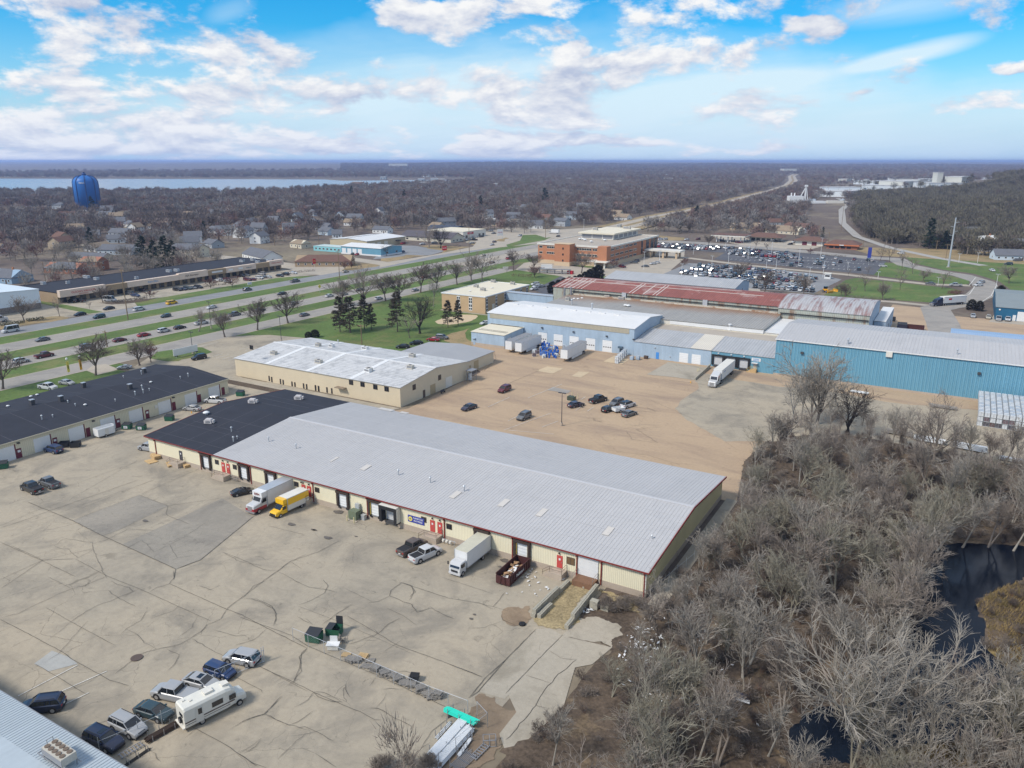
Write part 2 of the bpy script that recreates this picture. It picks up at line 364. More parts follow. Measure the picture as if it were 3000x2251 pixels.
def sheet(name,pts,z,m,kind='structure',parent=None):
 if name in ('dirt_patch','dead_weeds','leaf_ground','concrete_apron','dry_verge','sand_patch','gravel_drive','grey_yard','mulch_bed'):
  P=[Vector(p) for p in pts];R_=random.Random(len(P)+int(P[0].x*10));far=P[0].y > 88;j=.28
  for it in range(4):
   Q=[]
   for a,c in zip(P,P[1:]+P[:1]): d=c-a;Q += [a,(a+c)/2+Vector((-d.y,d.x))*R_.uniform(-j,j)*(.45 if far else 1)]
   P=Q;j *= .85
  pts=[tuple(q) for q in P]
 _sn[0] += 1;z += .00012*_sn[0]
 b=MB();b.add([(x,y,z) for x,y in pts],[tuple(range(len(pts)))])
 me=b.mesh(name,m)
 if me.polygons[0].normal.z < 0: me.flip_normals()
 o=bpy.data.objects.new(name,me);COL.objects.link(o);return tag(o,kind=kind)
def rect(name,x0,y0,x1,y1,z,m): return sheet(name,[(x0,y0),(x1,y0),(x1,y1),(x0,y1)],z,m)
def psheet(name,z,m,*p): return sheet(name,[at(*q) for q in p],z,m)
def ribbon(b,pts,w,z,jit=0.,m=0,taper=False,rng=random):
 "flat strip along a polyline"
 _sn[0] += 1;z += .00003*_sn[0]
 P=[]
 for i in range(len(pts)-1):
  a,c=Vector(pts[i]),Vector(pts[i+1]);n=max(1,int((c-a).length/(.7 if jit else 60)))
  for k in range(n): P.append(a+(c-a)*(k/n))
 P.append(Vector(pts[-1]))
 if jit: P=[P[0]]+[p+Vector((rng.gauss(0,jit),rng.gauss(0,jit))) for p in P[1:-1]]+[P[-1]]
 vs=[]
 for i,p in enumerate(P):
  d=(P[min(i+1,len(P)-1)]-P[max(i-1,0)]).normalized();nrm=Vector((-d.y,d.x));ww=w/2*(rng.uniform(.75,1.25) if jit else 1)
  if taper and i in (0,len(P)-1): ww *= .25
  h=hgt(*vcam(p.x,p.y));h=z+(h+.7 if h > .004 and p.y > 560 else 0)
  vs += [(p.x+nrm.x*ww,p.y+nrm.y*ww,h),(p.x-nrm.x*ww,p.y-nrm.y*ww,h)]
 b.add(vs,[(2*i,2*i+1,2*i+3,2*i+2) for i in range(len(P)-1)],m)
# ------------------------------------------------------------------ terrain
def vcam(x,y):
 dx,dy=x-CAMX,y-CAMY
 return dx*math.cos(-HEAD)-dy*math.sin(-HEAD),dx*math.sin(-HEAD)+dy*math.cos(-HEAD)
def c2m(cx,cy):
 return CAMX+cx*math.cos(HEAD)-cy*math.sin(HEAD),CAMY+cx*math.sin(HEAD)+cy*math.cos(HEAD)
def hgt(cx,cy):
 "height of the land at right/forward metres from the survey point"
 h=0.
 if cy > 600:
  h += min(1,(cy-600)/300)*(50*math.exp(-((cx-1120)/300)**2-((cy-1330)/480)**2)+10*math.exp(-((cx-620)/260)**2-((cy-820)/220)**2))
 if cy > 5000:
  f=min(1,(cy-5000)/5000)
  h += f*(26+16*mnoise.noise(Vector((cx/2600.,cy/5200.,1.7)))+14*mnoise.noise(Vector((cx/900.,cy/4000.,5.1))))
 if cy > 17000: h=min(58,h+8)
 d=math.hypot((cx+100)/900.,(cy-9000)/1500.);h += 16*math.exp(-d*d)
 return min(h,57)
b=MB();rows=[-400,200,330,400,480,560,640,720,800,880,960,1040,1130,1230,1350,1500,1700,2000,2400,3000,3800,4800,6000,7500,9300,11000,14000,18000,23000,30000,42000,60000]
nc=121;vs=[]
for r in rows:
 for i in range(nc):
  t=(i/(nc-1)*2-1);cx=t*max(r*1.05,420)
  h=hgt(cx,r);vs.append((*c2m(cx,r),h-.02 if h > .05 else -.02))
fs=[(k*nc+i,k*nc+i+1,(k+1)*nc+i+1,(k+1)*nc+i) for k in range(len(rows)-1) for i in range(nc-1)]
b.add(vs,fs);tag(b.build('ground',M['earth'],smooth=True),kind='structure')
# lakes (west) and far fields
def lake(pts,z):
 sheet('lake',[c2m(*p) for p in pts],z,M['lake'])
def camxy(x,y):
 "right/forward metres of a full-view pixel on flat ground"
 p=at('L',x,y);return vcam(*p)
lake([camxy(*p) for p in ((-60,419),(300,417),(560,415),(760,408),(860,400),(1030,388),(740,391),(700,388),(400,387),(-60,386))],.05)
lake([camxy(*p) for p in ((-60,374),(200,374),(400,373),(620,370),(735,363.5),(500,360.8),(-60,361))],.05)
# ------------------------------------------------------------------ paved yards
Z1,Z2,Z3,Z4,Z5=.01,.03,.05,.07,.09
rect('front_yard',-150,-75,-6.1,1.2,Z1,M['lot'])
sheet('left_yard',[(-137,-20),(-113.5,-20),(-113.5,50),(-137.2,62),(-137.2,0)],Z2,M['lot'])
sheet('back_yard',[(-95,40),(3,40),(-1,62),(2,100),(12,105),(60,100),(60,138),(-56,139),(-98,147),(-112,140),(-119,118),(-89,95),(-86,55)],Z1,M['yard'])
sheet('grey_yard',[(-26,90),(-8,72),(8,84),(60,84),(60,132),(-30,128)],Z2,M['lot'])
sheet('office_forecourt',[(-196,60),(-196,92),(-185,100),(-163,104),(-150,84),(-150,55),(-133,50),(-130,30),(-142,28),(-175,46),(-184,42)],Z1,M['lot'])
sheet('path_strip',[(-152,50),(-90,50),(-88,54),(-152,54)],Z2,M['slabs'])
rect('ground_strip',-150,47.5,-120,50.5,Z3,M['litter'])
# rear parking strip and grass of the left units
rect('rear_strip',-178,-60,-168,44,Z1,M['conc'])
# ------------------------------------------------------------------ roads, verges (bands along +Y)
G0,G1=-120,352
rect('verge',-267,G0,-254.5,440,Z1,M['grass']);rect('verge',-241,G0,-229.5,300,Z1,M['grass']);rect('verge',-218,G0,-206,350,Z1,M['grass'])
rect('verge',-195,G0,-178,41,Z1,M['grass'])
rect('frontage_road',-279.5,G0,-267,420,Z2,M['road2']);rect('highway',-254.5,G0,-241,640,Z2,M['road']);rect('highway',-229.5,G0,-218,640,Z2,M['road'])
rect('highway',-241,300,-229.5,640,Z1,M['conc'])
rect('frontage_road',-206,G0,-195,300,Z2,M['road'])
for x in (-250.9,): pass
for (x,y1) in ((-254.2,640),(-241.3,640),(-229.2,640),(-218.3,350),(-267.3,420),(-206,300),(-195,300)): rect('kerb_line',x-.35,G0,x+.35,y1,Z3,M['conc'])
dash=MB()
for x in (-247.8,-223.7):
 y=G0
 while y < 640: dash.box(x-.07,y,Z3,x+.07,y+3,Z3+.003);y += 12
tag(dash.build('lane_marking',M['white_line']),kind='structure')
# highway beyond the junction
hw=[(-243,470),(-256,600),(-270,760),(-272,900),(-284,1100),(-306,1300),(-330,1600),(-385,2050),(-480,2600),(-650,3450),(-720,3900)]
b=MB();ribbon(b,[(x-8,y) for x,y in hw],11.5,Z4);tag(b.build('highway',M['conc']),kind='structure')
b=MB();ribbon(b,[(x+9,y) for x,y in hw],10.5,Z4);tag(b.build('highway',M['conc']),kind='structure')
b=MB();ribbon(b,[(x+.5,y) for x,y in hw],7,Z5);tag(b.build('median',M['dry']),kind='structure')
b=MB();ribbon(b,[(x-18,y) for x,y in hw[1:7]],9,Z1);tag(b.build('dry_verge',M['dry']),kind='structure')
b=MB();ribbon(b,[(x+20,y) for x,y in hw[1:7]],12,Z1);tag(b.build('dry_verge',M['dry']),kind='structure')
sheet('junction',[(-300,420),(-279,380),(-267,400),(-255,440),(-240,470),(-232,620),(-262,640),(-300,560),(-350,560),(-352,500)],Z3,M['conc'])
psheet('junction_island',Z4,M['grass'],('c',1780,250),('c',1930,205),('c',1960,145),('c',2100,140),('c',2212,175),('d',430,350),('d',350,385),('c',2000,235),('c',1800,275))
psheet('frontage_road',Z3,M['conc'],('c',410,500),('c',1000,368),('c',1900,245),('c',1960,150),('c',1750,80),('c',1500,190),('c',1420,215),('c',1620,240),('c',1400,275),('c',980,360),('c',500,435),('c',0,370),('b',1700,-10),('b',1800,30),('c',420,470))
sheet('side_street',[(-279,225),(-279,262),(-330,255),(-400,262),(-560,262),(-560,252),(-400,250),(-345,240),(-316,236),(-300,228)],Z2,M['conc'])
# strip mall apron and its verges
sheet('shop_apron',[(-318,60),(-318,233),(-282,225),(-292,205),(-291,118),(-280,112),(-280,92),(-285,60)],Z1,M['slabs'])
sheet('verge',[(-291,118),(-279.5,112),(-279.5,222),(-289,212),(-292,205)],Z3,M['grass'])
sheet('verge',[at('a',445,122),at('a',700,160),at('a',1110,238),at('a',960,258),at('a',445,150)],Z3,M['grass'])
sheet('dry_verge',[at('a',0,380),at('a',480,300),at('a',750,295),at('a',700,318),at('a',0,430)],Z3,M['dry'])
sheet('mulch_bed',[at('a',1060,140),at('a',1330,125),at('a',1700,90),at('a',1600,115),at('a',1350,150),at('a',1200,158)],Z4,M['litter'])
rect('forecourt',-322,20,-282,95,Z2,M['lot'])
# park lawn
sheet('park_lawn',[(-195,92),(-195,245),(-150,300),(-152,214),(-134.5,212),(-134.5,178),(-118,150),(-113,146),(-112,124),(-117,106),(-150,87),(-163,104),(-185,100)],Z1,M['grass'])
sheet('lawn',[(-195,245),(-195,300),(-216,352),(-150,400),(-128,300),(-150,290)],Z1,M['grass'])
psheet('sand_patch',Z3,M['pale'],('B',828,1090),('B',900,1062),('B',1000,1045),('B',1100,1050),('B',1095,1070),('B',1010,1098),('B',920,1112),('B',845,1105))
psheet('gravel_drive',Z3,M['dry'],('B',905,1180),('B',1070,1130),('B',1065,1255),('B',1000,1245),('B',890,1215))
psheet('verge',Z3,M['grass'],('a',1140,820),('a',1300,795),('a',1420,815),('a',1290,860))
psheet('verge',Z3,M['grass'],('a',1620,740),('a',1700,670),('a',2040,620),('b',330,985),('b',450,1040),('b',300,1090),('b',120,1120),('a',1930,770),('a',1800,772))
psheet('driveway',Z3,M['conc'],('a',930,870),('a',1000,820),('a',1140,800),('a',1290,860),('a',1050,920))
psheet('driveway',Z3,M['slabs'],('b',250,985),('b',500,925),('b',530,935),('b',340,990))
# tan office and house ground
sheet('office_car_park',[(-132,214),(-118,203),(-118,250),(-125,268),(-160,290),(-150,240),(-134.5,228)],Z2,M['black'])
sheet('lane',[(-195,300),(-160,290),(-118,255),(-112,262),(-150,305),(-170,330),(-205,345),(-206,330)],Z3,M['conc'])
sheet('brick_forecourt',[(-205,345),(-120,290),(-50,290),(-62,330),(-115,345),(-125,400),(-150,480),(-160,420),(-160,330),(-200,335)],Z2,M['conc'])
# ------------------------------------------------------------------ big office car parks
sheet('car_park',[(-112,300),(-27,299),(-22,355),(-36,372),(-84,384),(-116,382)],Z3,M['road2'])
sheet('car_park',[(-176,452),(-112,452),(-108,410),(-62,398),(-26,388),(-9,384),(-9,455),(-34,468),(-110,486),(-176,486)],Z3,M['black'])
b=MB();ribbon(b,[(-130,410),(-88,392),(-60,384),(-24,377),(20,360),(38,366)],6.5,Z4);tag(b.build('access_road',M['conc']),kind='structure')
b=MB();ribbon(b,[(-230,500),(-150,508),(-110,500),(-70,488),(-20,470),(0,470)],16,Z4);tag(b.build('street',M['road']),kind='structure')
b=MB();ribbon(b,[(-6,475),(4,440),(20,418),(34,407),(44,385),(46,360),(43,335),(36,306),(26,284),(30,250),(33,215),(60,190)],12,Z4);tag(b.build('drive',M['road']),kind='structure')
b=MB();ribbon(b,[(-100,291),(-30,291),(10,293),(28,290)],5,Z3);tag(b.build('service_road',M['conc']),kind='structure')
b=MB();ribbon(b,[(38,366),(41,402)],.3,Z5);ribbon(b,[(41.5,376),(38.5,335),(33.5,312)],.3,Z5);ribbon(b,[(50.5,376),(47.5,335),(42,305)],.3,Z5);tag(b.build('lane_marking',M['white_line']),kind='structure')
sheet('lawn',[(-22,296),(23,300),(33,318),(35,345),(30,352),(-16,366),(-20,355)],Z2,M['grass'])
sheet('lawn',[(-12,384),(30,363),(38,372),(38,385),(28,403),(10,424),(-4,448),(-10,448)],Z2,M['grass'])
sheet('lawn',[(52,390),(60,335),(120,335),(120,470),(20,500),(0,485),(6,455),(24,428),(40,418)],Z1,M['grass'])
sheet('gate_yard',[(9,285),(24,284),(33,262),(60,262),(60,150),(20,180),(8,230)],Z2,M['yard'])
rect('garage_apron',33,238,100,269,Z1,M['yard'])
sheet('gate_yard',[(46,262),(62,262),(62,300),(50,300)],Z2,M['conc'])
sheet('dry_bank',[(-20,485),(0,485),(120,480),(120,540),(0,555),(-60,640),(-120,1150),(-165,1150),(-90,640),(-58,560)],Z1,M['dry'])
b=MB();ribbon(b,[(45,462),(20,490),(-15,545),(-46,617),(-76,749),(-105,950),(-125,1170),(-163,1324)],7,Z3);tag(b.build('track',M['gravel']),kind='structure')
sheet('field',[(-222,980),(-140,980),(-150,1130),(-215,1140)],Z2,M['field'])
# parking stall lines
b=MB()
for r0,r1,x0,x1 in ((398,403,-60,-20),(413,418,-98,-14),(430,435,-98,-14),(446,451,-98,-12),(305,309,-56,-28),(322,326,-100,-30)):
 for x in range(int(x0),int(x1),3): b.box(x-.09,r0,Z4,x+.09,r1,Z4+.003)
for y in (401,434,448): b.box(-95,y,Z4,-14,y+.25,Z4+.0031)
tag(b.build('stall_lines',M['white_line']),kind='structure')
b=MB()
for i in range(13): b.box(-176+i*2.9,66,Z4,-175.85+i*2.9,71,Z4+.003);b.box(-176+i*2.9,78,Z4,-175.85+i*2.9,83,Z4+.003)
for (p,q) in ((('I',130,1085),('I',560,860)),(('I',330,1100),('I',770,905)),(('I',640,1060),('I',455,1150))): ribbon(b,[at(*p),at(*q)],.11,Z5)
for (p,q) in ((('E',980,445),('E',1215,360)),(('E',1000,400),('E',1120,340)),(('E',1100,285),('E',1270,215)),(('E',1000,445),('E',1230,465)),(('f',380,310),('f',480,250)),(('f',520,560),('f',660,470)),(('f',270,545),('f',470,400)),(('E',900,330),('E',1010,280)),(('E',1170,430),('E',1250,400))): ribbon(b,[at(*p),at(*q)],.12,Z5)
tag(b.build('faded_stall_lines',M['white_line']),kind='structure')
# ------------------------------------------------------------------ patches in the paving
psheet('asphalt_patch',Z2,M['patch'],('D',790,1430),('D',1440,1130),('D',1640,1250),('D',1300,1530),('D',1140,1590))
psheet('asphalt_patch',Z2,M['patch'],('D',470,1275),('D',900,1110),('D',1090,1180),('D',760,1340),('D',660,1375))
psheet('grey_patch',Z2,M['grey_patch'],('I',245,850),('I',375,755),('I',505,805),('I',560,850),('I',350,905))
psheet('concrete_strip',Z2,M['slabs'],('F',600,760),('F',690,758),('F',765,800),('F',395,1215),('F',225,1165))
psheet('concrete_apron',Z2,M['slabs'],('F',765,800),('F',860,690),('F',960,680),('F',1080,715),('F',1160,800),('F',1090,882))
psheet('leaf_ground',Z1,M['litter'],('F',1000,560),('F',1320,570),('F',1330,760),('F',1080,900),('F',900,700))
psheet('concrete_strip',Z3,M['slabs'],('F',770,805),('F',1090,880),('F',960,990),('F',850,1010),('F',780,1250),('F',560,1480),('F',395,1545),('F',360,1440),('F',470,1300),('F',420,1190),('F',660,900))
psheet('pale_patch',Z3,M['pale'],('S',700,972),('S',800,930),('S',950,950),('S',850,998))
psheet('pale_patch',Z3,M['pale'],('S',1025,1020),('S',1090,978),('S',1190,985),('S',1110,1033))
psheet('pale_patch',Z3,M['pale'],('S',1320,885),('S',1420,830),('S',1565,865),('S',1490,912))
psheet('concrete_pad',Z3,M['slabs'],('S',1720,1005),('S',1920,890),('C',520,1160),('C',430,1225),('C',330,1210))
psheet('grey_patch',Z3,M['road'],('S',800,1150),('S',850,1120),('S',1020,1155),('S',990,1180))
psheet('dirt_patch',Z3,M['dirt'],('U',850,1280),('U',960,1200),('U',1110,1190),('U',1130,1300),('U',1000,1370),('U',890,1340))
psheet('dirt_patch',Z2,M['dirt'],('F',225,1180),('F',330,1200),('F',470,1290),('F',380,1450),('F',330,1600),('J',1900,1524),('J',1600,1524),('J',1880,1250),('J',1860,1080))
M['straw']=mat('dead_weeds',(.30,.235,.13),.95,.4,.5,3.,.5)
psheet('dead_weeds',Z3,M['straw'],('U',1480,960),('U',1710,1040),('U',1560,1230),('U',1430,1410),('U',1180,1380),('U',1150,1310))
psheet('dead_weeds',Z3,M['straw'],('U',1750,1040),('U',2180,1150),('U',2130,1250),('U',1990,1180),('U',1850,1140))
sheet('side_path',[(.9,-1.5),(3.2,-1.5),(3.0,41),(.9,41)],Z3,M['slabs'])
# shop-side lots beyond the road
psheet('workshop_apron',Z1,M['road2'],('c',0,345),('c',380,375),('c',340,405),('c',490,395),('c',960,360),('c',1130,315),('c',800,260),('c',640,255),('c',600,360),('c',0,340))
psheet('dry_verge',Z2,M['dry'],('c',420,400),('c',700,358),('c',920,368),('c',500,435))
psheet('dry_verge',Z2,M['dry'],('c',840,262),('c',980,250),('c',1400,270),('c',1050,345),('c',1100,310))
psheet('dry_verge',Z2,M['dry'],('c',0,440),('c',330,452),('c',415,480),('c',60,530),('c',0,530))
psheet('dry_verge',Z2,M['dry'],('c',1430,225),('c',1560,222),('c',1640,240),('c',1440,265))
psheet('dry_verge',Z4,M['dry'],('c',1630,205),('c',1770,172),('c',1815,178),('c',1760,215))
psheet('shop_car_park',Z2,M['lot'],('c',1580,110),('c',1700,85),('c',1800,130),('c',1600,200),('c',1350,230),('c',1340,200))
psheet('garage_forecourt',Z3,M['conc'],('P',620,110),('P',700,160),('P',900,235),('P',1150,280),('P',1750,300),('P',1900,260),('P',1600,210),('P',1100,190),('P',720,90))
psheet('dry_verge',Z2,M['dry'],('P',100,100),('P',350,90),('P',620,110),('P',560,160),('P',300,140),('P',150,125))
psheet('dry_verge',Z2,M['dry'],('P',130,150),('P',380,170),('P',350,205),('P',110,200))
# ------------------------------------------------------------------ cracks traced over the paving
rng=random.Random(5)
b=MB()
CR=[ # straight construction joints
 ('D',.10,0,[(0,1325),(180,1265),(300,1220),(900,1010)]),('D',.14,0,[(180,1155),(470,1275),(660,1372),(790,1430),(1140,1590),(1125,1659)]),('D',.12,0,[(1140,1590),(1300,1530),(1640,1250),(1820,1165)]),
 ('D',.08,0,[(470,1275),(900,1110),(1090,1180),(1440,1130)]),('D',.07,0,[(900,1110),(1430,880)]),('D',.09,0,[(0,1415),(260,1530),(490,1640)]),('D',.07,0,[(0,1659),(270,1535),(590,1460)]),
 ('D',.06,0,[(0,1310),(260,1200),(450,1140),(900,880)]),('D',.06,0,[(400,900),(1000,700),(1010,690)]),('D',.06,0,[(300,860),(700,760)]),('D',.05,0,[(200,1290),(600,1150),(1090,980)]),('D',.05,0,[(520,1200),(1000,1010)]),
 ('I',.10,0,[(0,530),(440,760),(520,820),(790,970),(930,1010)]),('I',.09,0,[(80,0),(310,105),(540,95)]),('I',.09,0,[(0,315),(310,105)]),('I',.08,0,[(330,445),(510,550),(830,720)]),
 ('I',.08,0,[(540,95),(770,220),(1000,310),(1520,545)]),('I',.11,0,[(1220,275),(1610,450),(1740,500),(1950,610),(2212,740)]),('I',.08,0,[(1870,870),(2212,1050)]),('I',.08,0,[(250,850),(620,1070)]),
 ('I',.09,0,[(1390,1310),(1600,1420),(1850,1590)]),('I',.08,0,[(1560,880),(1880,1040),(1890,1065)]),('I',.06,0,[(740,915),(640,985),(330,1110)]),
 ('J',.10,0,[(0,300),(420,450),(560,540),(800,640),(1110,770),(1500,950),(1690,1040)]),('J',.10,0,[(880,295),(1130,440),(1280,530),(1640,660),(1970,790)]),('J',.11,0,[(2170,640),(1990,800),(1860,960)]),
 ('J',.10,0,[(160,700),(440,830),(600,910),(830,1010),(980,1070),(1100,1135),(1160,1137)]),('J',.08,0,[(1195,230),(1330,290),(1440,370)]),('J',.08,0,[(1300,20),(1700,150),(1950,190),(2060,240)]),
 ('J',.09,0,[(1550,1320),(1480,1360),(1560,1230),(1700,1120)]),('J',.08,0,[(0,1410),(120,1490),(220,1524)]),('J',.06,0,[(860,70),(1080,180)]),('J',.05,0,[(480,215),(860,360),(1400,600)]),
 ('F',.12,0,[(600,760),(410,950),(225,1165),(160,1210)]),('F',.10,0,[(770,800),(670,900),(400,1180)]),('F',.12,.1,[(860,960),(740,1060),(640,1180),(540,1330),(400,1480)]),('F',.07,0,[(0,975),(250,1070)]),('F',.07,.05,[(530,1060),(610,1085),(700,1115)]),('F',.06,.05,[(590,1245),(610,1260),(690,1280)]),('F',.06,.05,[(680,900),(760,950),(860,960)]),
 # wandering cracks
 ('I',.07,.05,[(390,0),(430,20),(490,25),(560,90),(640,50),(680,20)]),('I',.08,.07,[(0,520),(130,490),(290,410),(420,350),(520,310),(600,290),(770,220)]),('I',.06,.05,[(340,225),(420,260),(515,310)]),('I',.08,.06,[(510,550),(600,490),(700,430),(800,400),(900,350),(1000,315)]),
 ('I',.06,.05,[(510,550),(430,620),(330,690)]),('I',.08,.06,[(780,320),(820,360),(980,440)]),('I',.09,.06,[(1250,180),(1250,230),(1220,275),(1140,300),(1070,340)]),('I',.07,.06,[(800,255),(840,280),(930,300),(960,330),(890,370)]),('I',.07,.06,[(1090,525),(1180,490),(1250,470),(1290,430)]),
 ('I',.09,.06,[(2100,110),(2000,180),(1930,230),(1800,330),(1720,390),(1640,450),(1590,530),(1490,570),(1450,620),(1300,710),(1120,750),(1010,780),(830,925)]),('I',.08,.06,[(1610,50),(1790,120),(1900,180),(1990,180)]),('I',.07,.06,[(1430,290),(1540,325)]),
 ('I',.08,.06,[(1760,380),(1850,385),(1960,440),(1990,490),(1975,560)]),('I',.08,.06,[(2100,110),(2212,60)]),('I',.07,.06,[(1990,180),(2070,220),(2150,270)]),('I',.07,.06,[(870,640),(910,600),(1010,540),(1060,470)]),('I',.06,.05,[(900,600),(990,640),(1040,700),(1130,750)]),
 ('I',.08,.06,[(1200,745),(1290,790),(1260,850),(1200,910)]),('I',.08,.06,[(1380,670),(1500,740),(1620,800)]),('I',.09,.06,[(2212,740),(2160,800),(2160,870),(2110,990)]),('I',.06,.05,[(1540,610),(1630,630),(1700,650),(1800,640)]),('I',.06,.06,[(1280,665),(1380,590),(1420,515)]),
 ('I',.08,.06,[(1920,600),(1830,680),(1690,720)]),('I',.08,.06,[(2030,1090),(1950,1170),(1900,1215),(1760,1260),(1660,1320)]),('I',.06,.06,[(1900,1215),(2000,1260),(2212,1330)]),('I',.06,.06,[(2212,1340),(2100,1440),(2000,1540)]),('I',.07,.06,[(1880,1390),(1820,1440),(1720,1500)]),
 ('I',.07,.06,[(860,1210),(780,1260),(560,1320)]),('I',.07,.06,[(1330,1390),(1420,1310)]),('I',.06,.06,[(1080,1480),(1160,1560)]),('I',.06,.06,[(330,840),(420,780),(540,640),(640,540)]),
 ('J',.09,.06,[(230,0),(120,50),(40,140),(0,160)]),('J',.08,.06,[(440,0),(560,60),(700,80),(800,105)]),('J',.09,.06,[(100,150),(200,190),(290,240),(300,310),(280,375)]),('J',.09,.06,[(680,0),(720,50),(690,110),(560,180),(480,205)]),
 ('J',.10,.06,[(1320,20),(1230,90),(1225,130),(1330,180),(1400,200),(1440,260),(1560,230),(1650,280),(1750,320)]),('J',.09,.06,[(1320,20),(1400,50),(1420,100),(1375,170)]),('J',.08,.06,[(1225,130),(1130,180),(1040,190)]),('J',.09,.06,[(920,200),(800,270),(700,340),(670,370)]),
 ('J',.08,.06,[(470,300),(520,330),(600,365),(540,315)]),('J',.09,.06,[(560,550),(500,600),(500,740),(440,830)]),('J',.08,.06,[(890,520),(980,495),(1060,460),(1130,440),(1210,360),(1310,310)]),('J',.07,.06,[(1000,490),(1120,495)]),('J',.08,.06,[(1090,400),(1130,440)]),('J',.07,.06,[(1170,590),(1270,520),(1330,480)]),
 ('J',.09,.06,[(600,910),(640,950),(760,990),(830,990),(760,950),(680,915),(600,905)]),('J',.08,.06,[(600,915),(560,980),(450,1035)]),('J',.10,.06,[(1060,1040),(1130,1045),(1260,1120),(1410,1195)]),('J',.08,.06,[(980,1070),(1060,1040)]),('J',.07,.06,[(1195,920),(1180,960),(1110,1040)]),
 ('J',.09,.06,[(450,1205),(530,1190),(640,1240),(770,1310)]),('J',.08,.06,[(0,1165),(100,1120),(210,1090),(290,1000),(350,940)]),('J',.08,.06,[(210,1090),(300,1130),(400,1185),(480,1150),(610,1060)]),('J',.09,.06,[(180,1290),(140,1350),(40,1410)]),('J',.09,.06,[(620,1410),(700,1460),(790,1524)]),
 ('J',.07,.06,[(870,840),(865,890),(900,955)]),('J',.08,.06,[(1110,790),(1060,860)]),('J',.07,.06,[(1150,890),(1230,880),(1330,885)]),('J',.07,.06,[(1260,750),(1340,740),(1490,785)]),('J',.06,.06,[(500,1360),(620,1410)]),('J',.05,.06,[(400,1270),(560,1250),(740,1200)]),
 ('D',.08,.06,[(590,1430),(690,1400),(830,1330),(1000,1340)]),('D',.08,.06,[(1090,1180),(1075,1230),(1100,1250),(1230,1300)]),('D',.07,.06,[(350,1440),(420,1390),(600,1420),(600,1460),(690,1650)]),('D',.07,.06,[(1740,1310),(1860,1340),(1980,1370)]),('D',.07,.06,[(1440,1480),(1550,1540),(1700,1570)]),('D',.09,.06,[(2212,1400),(2060,1480),(1880,1540),(1790,1610),(1720,1659)]),('D',.07,.06,[(1880,1540),(1960,1590)]),
 ('D',.06,.06,[(820,1460),(920,1400),(1000,1480),(1100,1430),(1150,1520),(1260,1500)]),('D',.06,.06,[(1100,1430),(1200,1380),(1330,1290)]),
 ('U',.06,.05,[(280,920),(560,1010),(770,1080)]),('U',.06,.05,[(630,1160),(770,1200),(920,1240)]),('U',.09,.06,[(0,990),(50,1060),(0,1110)]),('U',.08,.06,[(770,1200),(830,1130),(890,1060)]),('U',.1,.06,[(850,1275),(860,1320),(980,1370)]),('U',.06,.05,[(540,1400),(700,1390),(860,1330)]),
 # back yard
 ('f',.07,.06,[(540,680),(640,710),(700,700),(860,740)]),('f',.09,.06,[(640,710),(660,760),(860,800)]),('f',.08,.06,[(1500,490),(1650,470),(1900,510),(2080,580)]),('f',.08,.06,[(1310,850),(1460,860),(1500,880),(1690,850),(2090,865)]),('f',.07,.06,[(1560,140),(1720,170),(2000,220),(2212,270)]),
 ('E',.09,.12,[(1590,450),(1620,490),(1750,510),(1640,440),(1760,430)]),('E',.08,.12,[(1500,545),(1700,570),(1860,620)]),('E',.08,.1,[(1580,290),(1700,290),(1940,395)]),('E',.12,.1,[(1610,350),(1740,355),(1690,330)]),
 ('S',.12,0,[(420,1100),(720,970),(700,960)]),('S',.12,.05,[(0,1160),(330,1130)]),('E',.12,0,[(1640,175),(1960,215),(2212,260)]),('E',.12,.1,[(930,50),(940,90),(880,150)]),('E',.1,.1,[(1420,380),(1440,400),(1480,400)]),
]
for (k,w,j,pts) in CR: ribbon(b,[at(k,*p) for p in pts],w*.62,Z5+.004,jit=j*.55+.02,taper=True,rng=rng)
tag(b.build('pavement_cracks',M['crack']),kind='structure')
def blobpts(cx,cy,rx,ry,n=18,rg=None):
 rg=rg or rng;ph=rg.random()*6;return [(cx+rx*math.cos(t)*(1+.22*math.sin(3*t+ph)+rg.uniform(-.1,.1)),cy+ry*math.sin(t)*(1+.2*math.cos(2*t+ph)+rg.uniform(-.1,.1))) for t in [2*PI*i/n for i in range(n)]]
b=MB()
for (k,x,y,rx,ry) in (('U',880,770,1.1,.6),('I',590,1383,.3,.2),('T',800,1225,1.1,.7),('T',1000,1275,.7,.3),('T',1240,1110,1.5,.8),('T',1140,1350,1.2,.6),('U',840,830,.7,.3),('U',570,1310,.4,.3),('U',600,1270,.4,.2),('T',1400,1337,.4,.2),('D',940,1277,.9,.5),('D',2040,1336,.7,.3)):
 x,y=at(k,x,y);p=blobpts(x,y,rx*.7,ry*.8);b.add([(q[0],q[1],Z5+.008) for q in p],[tuple(range(len(p)))])
tag(b.build('oil_stains',mat('oil_stain',(.13,.115,.10),.7,.3,.9,6,.3)),kind='structure')
for (k,x,y,r,nm) in (('I',985,808,.75,'dark iron manhole cover beside a crack in the front yard'),):
 x,y=at(k,x,y);b=MB();b.lathe([(r,0),(r,.03),(r*.9,.035)],20);o=b.build('manhole_cover',flat('cast_iron',(.10,.07,.055),.6));o.location=(x,y,Z5);tag(o,nm,'manhole cover')
